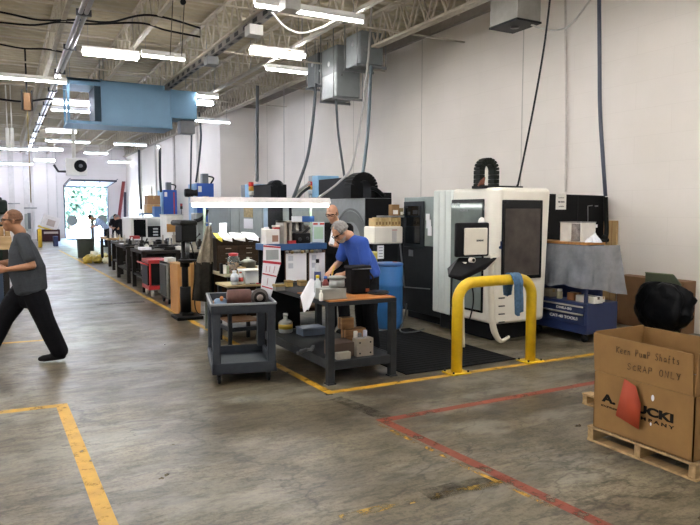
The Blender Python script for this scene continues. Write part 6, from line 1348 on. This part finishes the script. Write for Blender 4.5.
for x in (q0.x+.05, q1.x-.13):
    for y in (Y+.03, Y+.7): build('leg', MB().box((x, y, 0), (x+.08, y+.08, q1.z-.2)), TB, t)
build('lower_body', MB().box((q0.x+.1, Y+.12, .1), (q1.x-.14, Y+.7, .75)), M('#28394f', .5), t)
zt_ = q1.z
for l, x0, x1, yt, c in (('tan carton at the left edge of the view on the pale wood table', -6, 3.5, 227, '#9d7d50'), ('smaller tan carton behind the walking man\'s face on the pale wood table', 4.5, 10, 229, '#8c7146')): pxbox('carton', l, 'box', x0, yt, x1, Y+.15, zt_, .3, M(c, .7), parts=tape_part())
t = pxbox('blue_bin', 'dark blue bin on the floor just right of the walking man', 'bin', 53.5, 236.5, 58, 33.5, 0, .5, M('#2a3560', .5), parts=lid_part(M('#33406e', .5)))
#@@NEXT

# ================================================================== PEOPLE
def ico(sub):
    bm = bmesh.new(); bmesh.ops.create_icosphere(bm, subdivisions=sub, radius=1); v = [x.co.copy() for x in bm.verts]; f = [[q.index for q in p.verts] for p in bm.faces]; bm.free(); return v, f
IC = ico(2)
class Flesh:
    """a body region: overlapping rounded masses fused into one continuous skin"""
    def __init__(s): s.v = []; s.f = []
    def ball(s, c, r, R=None):
        if not isinstance(r, (tuple, list)): r = (r, r, r)
        c = Vector(c); n = len(s.v); R = R or Matrix.Identity(3)
        s.v += [c + R @ Vector((p.x*r[0], p.y*r[1], p.z*r[2])) for p in IC[0]]; s.f += [[i+n for i in q] for q in IC[1]]
    def chain(s, pts, rad, R=None, step=.4):
        P = [Vector(p) for p in pts]
        for i in range(len(P)-1):
            r0, r1 = rad[i], rad[i+1]; t3 = isinstance(r0, (tuple, list))
            m = min(r0) if t3 else min(r0, r1); n = max(2, int((P[i+1]-P[i]).length/(m*step))+1)
            for k in range(n+1):
                t = k/n; r = [a+(b-a)*t for a, b in zip(r0, r1)] if t3 else r0+(r1-r0)*t
                s.ball(P[i].lerp(P[i+1], t), r, R)
    def skin(s, name, mat, par, vox, smooth=6, paint=None):
        me = bpy.data.meshes.new('raw'); me.from_pydata([tuple(p) for p in s.v], [], s.f); o = bpy.data.objects.new('raw', me); COL.objects.link(o)
        m = o.modifiers.new('fuse', 'REMESH'); m.mode = 'VOXEL'; m.voxel_size = vox; m.use_smooth_shade = True
        m = o.modifiers.new('soft', 'SMOOTH'); m.iterations = smooth; m.factor = .5
        dg = bpy.context.evaluated_depsgraph_get(); ev = o.evaluated_get(dg); out = bpy.data.meshes.new_from_object(ev); out.name = name
        bpy.data.objects.remove(o); bpy.data.meshes.remove(me)
        mats = mat if isinstance(mat, list) else [mat]; out.materials.clear()
        for q in mats: out.materials.append(q)
        for p in out.polygons: p.use_smooth = True
        if paint:
            for p in out.polygons: p.material_index = paint(p.center)
        return build(name, out, None, par, False)
def rotY(a): return Matrix.Rotation(a, 3, 'Y')
def person(label, loc, rz, J, shirtc, pantc, hairc, skinc, beard=None, vox=.009, bald=False, glasses=True, curl=.5, hold=None, shoec='#151414', hands=True, group=None, grip=None):
    """local frame: +x is where the person faces, y to their left, z up"""
    t = thing('person', label, 'person', loc, rz, group); V = Vector; SK = M(skinc, .5, var=.06, scale=14)
    pel, chest, neck, head = V(J['pelvis']), V(J['chest']), V(J['neck']), V(J['head'])
    tor = (chest-pel); ta = math.atan2(tor.x, tor.z); RTt = rotY(ta); hr = rotY(J.get('pitch', 0)) @ Matrix.Rotation(0, 3, 'Z')
    if 'turn' in J: hr = Matrix.Rotation(J['turn'], 3, 'Z') @ hr
    b = Flesh()
    # head: skull, face, jaw, nose, ears, brow
    H = lambda x, y, z: head + hr @ V((x, y, z))
    b.ball(H(-.012, 0, .03), (.098, .077, .095), hr); b.ball(H(.025, 0, -.02), (.068, .063, .095), hr); b.ball(H(.045, 0, -.075), (.042, .045, .04), hr); b.ball(H(.0, 0, -.05), (.07, .058, .05), hr)
    b.chain([H(.088, 0, .012), H(.108, 0, -.022)], [.011, .017]); b.ball(H(.082, 0, .036), (.016, .05, .012), hr)
    b.ball(H(.088, 0, -.058), (.012, .024, .009), hr); b.ball(H(.085, 0, -.072), (.012, .02, .008), hr)
    for sy in (-1, 1): b.ball(H(-.005, sy*.08, -.005), (.02, .009, .032), hr); b.ball(H(.06, sy*.04, -.02), (.025, .022, .025), hr)
    b.chain([neck, head+hr @ V((-.02, 0, -.06))], [.066, .06])
    b.chain([pel, pel.lerp(chest, .5), chest], [(.09, .13, .09), (.095, .135, .09), (.10, .15, .10)], RTt); b.chain([chest, neck], [(.09, .11, .08), (.05, .055, .05)], RTt)
    def eye_paint(c):
        q = hr.inverted() @ (c-head)
        if .06 < q.x and abs(abs(q.y)-.034) < .013 and abs(q.z-.016) < .007: return 1
        if beard and q.z < -.045 and q.x > .0 and (c-neck).length > .085 and q.z > -.125: return 2 if not (abs(q.y) < .022 and -.071 < q.z < -.056 and q.x > .085) else 0
        return 0
    sh, tr, fo = Flesh(), Flesh(), []; bk2 = J.get('bulk', 1.0)
    for S, sy in (('L', 1), ('R', -1)):
        shd, el, wr = V(J['sh'+S]), V(J['el'+S]), V(J['wr'+S]); hp, kn, an = V(J['hip'+S]), V(J['kn'+S]), V(J['an'+S])
        b.chain([shd, shd.lerp(el, .4), el, el.lerp(wr, .3), wr], [.052, .048, .038, .041, .027])
        # hand: palm, four fingers of their own lengths, thumb from the side
        d = (wr-el).normalized(); up = V(J.get('palm'+S, (0, 0, -1))); side = d.cross(up).normalized()*(1 if sy > 0 else -1); up = side.cross(d).normalized()*(1 if sy > 0 else -1)
        if up.dot(V(J.get('palm'+S, (0,0,-1)))) < 0: up = -up
        kb = wr+d*.085
        for k in range(4): b.chain([wr+side*(k-1.5)*.008+d*.01, kb+side*(k-1.5)*.019], [.016, .013])
        for k, L_ in enumerate((.072, .082, .076, .060)):
            p = kb+side*(k-1.5)*.0195; ang = 0; pts = [p]
            for sgm, f in enumerate((.45, .32, .23)):
                ang += curl*(.5, .85, .7)[sgm]; p = p+(d*math.cos(ang)+up*math.sin(ang))*L_*f; pts.append(p)
            b.chain(pts, [.0105, .0098, .009, .0075])
        p = wr+d*.025-side*.022+up*.006; q = p-side*.028+d*.032+up*.012; b.chain([p, q, q+d*.028+up*.014+side*.006, q+d*.046+up*.028+side*.014], [.016, .0125, .0105, .008])
        # legs and feet inside trousers and shoes
        b.chain([hp, hp.lerp(kn, .5), kn, kn.lerp(an, .35), an], [.075, .07, .05, .05, .035])
        sl = J.get('sleeve', .62); se = shd.lerp(el, sl)
        sh.chain([shd, shd.lerp(el, sl*.5), se], [.074, .07, .072])
        tr.chain([hp, hp.lerp(kn, .5), kn, kn.lerp(an, .4), an+V((0, 0, .02))], [.098*bk2, .104*bk2, .088*bk2, .086*bk2, .08*bk2])
        fw_ = V(J.get('toe'+S, (1, 0, 0))).normalized(); sd = V((-fw_.y, fw_.x, 0)).normalized()
        s_ = Flesh(); hl = an-V((0,0,.045))-fw_*.03; s_.chain([an+V((0,0,.0)), an-V((0,0,.03))], [.05, .052]); s_.chain([hl, hl+fw_*.10, hl+fw_*.19, hl+fw_*.225], [.042, .044, .04, .03]); s_.chain([hl+V((0,0,.03)), hl+fw_*.1+V((0,0,.022))], [.045, .035])
        fo.append(s_)
    b.skin('body', [SK, M('#2a211d', .3), M(beard or '#888888', .9, var=.2, scale=40)], t, vox, 5, eye_paint)
    # shirt
    sr = J.get('belly', .0)
    bk = J.get('bulk', 1.08)
    sh.chain([pel+RTt @ V((0,0,J.get('hem', .0))), pel.lerp(chest, .45), chest, chest.lerp(neck, .45)], [((.126+sr*.5)*bk, .192*bk, .08), ((.125+sr)*bk, .168*bk, .09), (.128*bk, .18*bk, .10), (.095*bk, .15*bk, .06)], RTt)
    sh.chain([V(J['shL']), chest.lerp(neck, .62), V(J['shR'])], [.074, .088, .074])
    sh.chain([chest.lerp(neck, .5), chest.lerp(neck, .86)], [.085, .062])
    sh.skin('shirt', M(shirtc, .85, var=.14, scale=7, bump=.25), t, vox*1.1, 4)
    tr.chain([pel+V((0,.0,.03)), pel-V((0,0,.06))], [(.118, .158, .07), (.125, .165, .08)])
    tr.chain([pel-V((0,0,.05)), pel-V((0,0,J.get('rise', .10)))], [(.12*bk2, .15, .08), (.105*bk2, .12, .08)])
    tr.skin('trousers', M(pantc, .85, var=.2, scale=7, bump=.2), t, vox*1.1, 4)
    for s_ in fo: s_.skin('shoe', M(shoec, .5), t, vox*.9, 3)
    # hair
    h = Flesh()
    bz_ = J.get('buzz', 0)
    if not bald:
        for k in range(15):
            for j in range(6):
                a = -2.35+4.7*k/14; e = -.25+1.75*j/5
                x, y, z = -math.cos(a)*math.cos(e), math.sin(a)*math.cos(e), math.sin(e)
                if x > .55 and e < .85: continue
                h.ball(H(-.016+x*(.094-bz_), y*(.075-bz_*.6), .034+z*(.09-bz_)), (.02, .02, .018))
    else:
        for k in range(13):
            a = -2.0+4.0*k/12
            for e in (-.35, -.1, .12):
                h.ball(H(-.014-math.cos(a)*.089*math.cos(e), math.sin(a)*.072*math.cos(e), .02+math.sin(e)*.085), (.009, .009, .016))
    h.skin('hair', M(hairc, .9, var=.25, scale=40, bump=.4), t, vox*.9, 3)
    if glasses:
        mb = MB()
        for sy in (-1, 1):
            mb.tube([H(.098+.004*math.cos(a), sy*.034+.026*math.cos(a), .014+.017*math.sin(a)) for a in [2*PI*k/14 for k in range(15)]], .0032, 5, cap=False)
            mb.tube([H(.094, sy*.06, .018), H(.04, sy*.079, .018), H(-.008, sy*.084, .014)], .0032, 5)
        mb.tube([H(.101, -.008, .016), H(.101, .008, .016)], .0035, 5); build('glasses', mb, M('#26221f', .3), t, False)
    return t
# man striding left across the aisle
sc = 1.0
WY, WXp = 8.0, AY(30, 290, 8.0).x
J = dict(pelvis=(0,0,.90), chest=(.05,0,1.24), neck=(.075,0,1.46), head=(.15,0,1.585), pitch=.06,
 shL=(.06,.185,1.38), shR=(.03,-.185,1.38), elL=(-.03,.235,1.10), wrL=(.21,.19,1.07), elR=(.12,-.24,1.12), wrR=(.36,-.18,1.10), palmL=(0,-1,0), palmR=(0,1,0),
 hipL=(-.01,.09,.88), knL=(-.13,.10,.49), anL=(-.27,.10,.10), hipR=(.02,-.09,.88), knR=(.27,-.10,.50), anR=(.46,-.10,.10), toeL=(1,0,-.06), toeR=(1,0,.12), belly=.04, sleeve=.66, bulk=1.22, buzz=.012, hem=-.075, rise=.22)
walk = person('person in a grey short-sleeved shirt and black trousers striding left across the aisle', (WXp, WY, 0), PI, J, '#3c3f43', '#121215', '#6f4f3a', '#94684a', vox=.009, bald=False, curl=.7)
# man in blue, bent over the bench and writing
bx, by = 3.73, 6.6
J = dict(pelvis=(-.06,0,.95), chest=(.07,0,1.22), neck=(.19,0,1.405), head=(.30,.0,1.445), pitch=.75,
 shL=(.11,.185,1.33), shR=(.13,-.185,1.33), elL=(.09,.24,1.05), wrL=(.33,.15,.985), elR=(.18,-.26,1.08), wrR=(.38,-.10,1.00), palmL=(0,-.5,-1), palmR=(0,.4,-1),
 hipL=(-.06,.09,.93), knL=(-.03,.11,.50), anL=(-.08,.12,.10), hipR=(-.06,-.09,.93), knR=(-.04,-.11,.50), anR=(-.09,-.12,.10), sleeve=.72, belly=.03)
blue = person('grey-haired person in a blue T-shirt bending over the workbench to write', (bx, by, 0), PI, J, '#2c4fa0', '#17181b', '#8d8b88', '#b88a6c', beard='#a8a39c', vox=.0085, curl=.8, glasses=True)
mt = Matrix.Translation((bx, by, 0)) @ Matrix.Rotation(PI, 4, 'Z'); hp_ = mt @ Vector((.47, .115, .965))
q = AY(337, 274, by-.12)
t = thing('pencil', 'yellow pencil held by the man in the blue T-shirt', 'pencil', hp_); build('shaft', MB().cyl(hp_+Vector((-.02,-.005,-.05)), hp_+Vector((.02,-.02,.11)), .007, 6), M('#d6b02c', .4), t); build('tip', MB().cyl(hp_+Vector((-.02,-.005,-.05)), hp_+Vector((-.028,-.002,-.08)), .007, 6, 0, .001), M('#4a3a28', .5), t)
# man in black behind
kx, ky = 4.02, 7.85
J = dict(pelvis=(-.02,0,.98), chest=(.02,0,1.32), neck=(.05,0,1.55), head=(.115,0,1.655), pitch=.38, turn=.25,
 shL=(.03,.20,1.46), shR=(.03,-.20,1.46), elL=(.10,.27,1.17), wrL=(.33,.22,1.24), elR=(.08,-.26,1.16), wrR=(.30,-.17,1.22), palmL=(0,-1,0), palmR=(0,1,0),
 hipL=(-.02,.09,.95), knL=(-.0,.10,.51), anL=(-.04,.11,.10), hipR=(-.02,-.09,.95), knR=(.0,-.10,.51), anR=(-.04,-.11,.10), sleeve=.8, belly=.045)
blk = person('balding person in a black shirt standing behind the man in blue', (kx, ky, 0), PI+.55, J, '#121213', '#141416', '#5a4738', '#c08e70', vox=.009, bald=True, curl=.9)
mt = Matrix.Translation((kx, ky, 0)) @ Matrix.Rotation(PI+.55, 4, 'Z'); hp_ = mt @ Vector((.43, .20, 1.29))
t = thing('note_card', 'white card held up by the man in the black shirt', 'card', hp_); build('card', MB().obox(hp_+Vector((-.01,-.03,.08)), (.075, .004, .23), (0,.22,.1), 0, .001), PAPER, t); build('clip', MB().obox(hp_+Vector((-.035,-.033,-.03)), (.05, .01, .02), (0,.22,.1)), STEEL, t)
# far people
def stand(x, y, rz, shirt, hair, label, lean=0.0, h=1.0, bald=False):
    J = dict(pelvis=(0,0,.96*h), chest=(.03+lean*.3,0,1.30*h-lean*.05), neck=(.05+lean*.55,0,1.52*h-lean*.13), head=(.10+lean*.8,0,1.63*h-lean*.2), pitch=.1+lean,
     shL=(.03+lean*.4,.19,1.43*h-lean*.1), shR=(.03+lean*.4,-.19,1.43*h-lean*.1), elL=(.06+lean*.5,.25,1.15*h-lean*.1), wrL=(.26+lean*.5,.17,1.06*h-lean*.05), elR=(.06+lean*.5,-.25,1.15*h-lean*.1), wrR=(.26+lean*.5,-.17,1.06*h-lean*.05), palmL=(0,-1,0), palmR=(0,1,0),
     hipL=(0,.09,.93*h), knL=(.01,.1,.5), anL=(-.02,.11,.1), hipR=(0,-.09,.93*h), knR=(.01,-.1,.5), anR=(-.02,-.11,.1), sleeve=.8)
    return person(label, (x, y, 0), rz, J, shirt, '#1d1e22', hair, '#a97a5e', vox=.013, bald=bald, glasses=False)
q = AY(116.5, 230, 30); stand(q.x, 30, -PI/2-.2, '#1a1a1d', '#2a2019', 'dark-haired person in black at the far doorway, facing us, left one of the pair', lean=.5, h=.92)
q = AY(124, 230, 28.6); stand(q.x, 28.6, PI/2+.5, '#17181b', '#77706a', 'grey-haired person in black with back to us, right one of the far pair', lean=.4, h=.90)
q = AY(106.5, 235, 31.5); stand(q.x, 31.5, PI+.1, '#a9bfe0', '#241d1a', 'person in a pale blue shirt bending forward by the far doorway', lean=.75, h=.93)
#@@NEXT

# ------------------------------------------------------------------ loose tooling along the benches, piece by piece
R = random.Random(31)
def row(fmt, x0, x1, y, z, n, cols, hmin, hmax):
    for i in range(n):
        x = x0+(x1-x0)*(i+.5)/n; w_ = (x1-x0)/n*.38; h = R.uniform(hmin, hmax); k = R.randrange(3); mb = MB(); yy = y+R.uniform(-.06, .06)
        if k == 0: mb.box((x-w_, yy-.06, z), (x+w_, yy+.06, z+h), 0, .006); mb.box((x-w_*.5, yy-.03, z+h*.98), (x+w_*.5, yy+.03, z+h*1.3), 0, .004)
        elif k == 1: mb.lathe((x, yy, z), [(w_*.9,0),(w_*.9,h*.5),(w_*.5,h*.6),(w_*.5,h*1.1),(w_*.3,h*1.25),(0,h*1.25)], 14)
        else: mb.obox((x, yy, z+h*.3), (w_*2.4, .09, h*.6), (0,0,R.uniform(-.5,.5)), 0, .006); mb.beam((x-w_*.4, yy, z+h*.5), (x+w_*.8, yy+.04, z+h*1.1), .025, .025)
        one('tool_piece', fmt % ORD[i], 'tooling', mb, M(cols[R.randrange(len(cols))], .5, var=.25), fmt.split(' on the ')[-1].split(' in the ')[-1]+' tooling')
C1 = ['#2a2826', '#6d6a65', '#b9b4aa', '#8b8478', '#1f1e1d', '#d0cbc2', '#4f555a']
row('small tool piece, %s from the left on the bench left of the red cart', 2.55, 3.25, 14.75, .86, 7, C1, .06, .14)
row('small tool piece, %s from the left on the long grey-topped bench front', 3.36, 4.4, 13.85, .86, 9, C1, .05, .11)
row('small tool piece, %s from the left on the long grey-topped bench rear', 3.36, 4.6, 14.45, .86, 10, C1, .1, .22)
row('small tool piece, %s from the left on the second dark bench', 2.55, 3.25, 16.3, .86, 7, C1, .08, .2)
row('small tool piece, %s from the left on the narrow bench before the wood-topped table', 2.74, 3.1, 18.2, .84, 6, C1, .08, .22)
row('small tool piece, %s from the left on the wood-topped table', 2.8, 3.28, 20.9, .86, 7, C1+['#9a7b3f', '#b59a3a'], .06, .2)
row('small tool piece, %s from the left on the crowded middle bench', 3.4, 4.15, 16.1, .86, 8, C1, .1, .25)
# shelves under the benches hold dark boxes
for lab, x0, y0 in (('dark box on the shelf of the bench left of the red cart', 2.56, 13.8), ('dark box on the shelf of the second dark bench', 2.56, 15.7), ('dark box on the shelf of the narrow bench', 2.76, 18.0)):
    t = thing('storage_box', lab, 'box', (x0+.13, y0+.3, .32)); build('body', MB().box((-.1, -.15, 0), (.1, .25, .3), 0, .006), M('#2b2622', .6, var=.25), t, False); build('label_patch', MB().box((-.104, -.05, .12), (-.099, .1, .2)), M('#a59f92', .6), t, False)
#@@NEXT
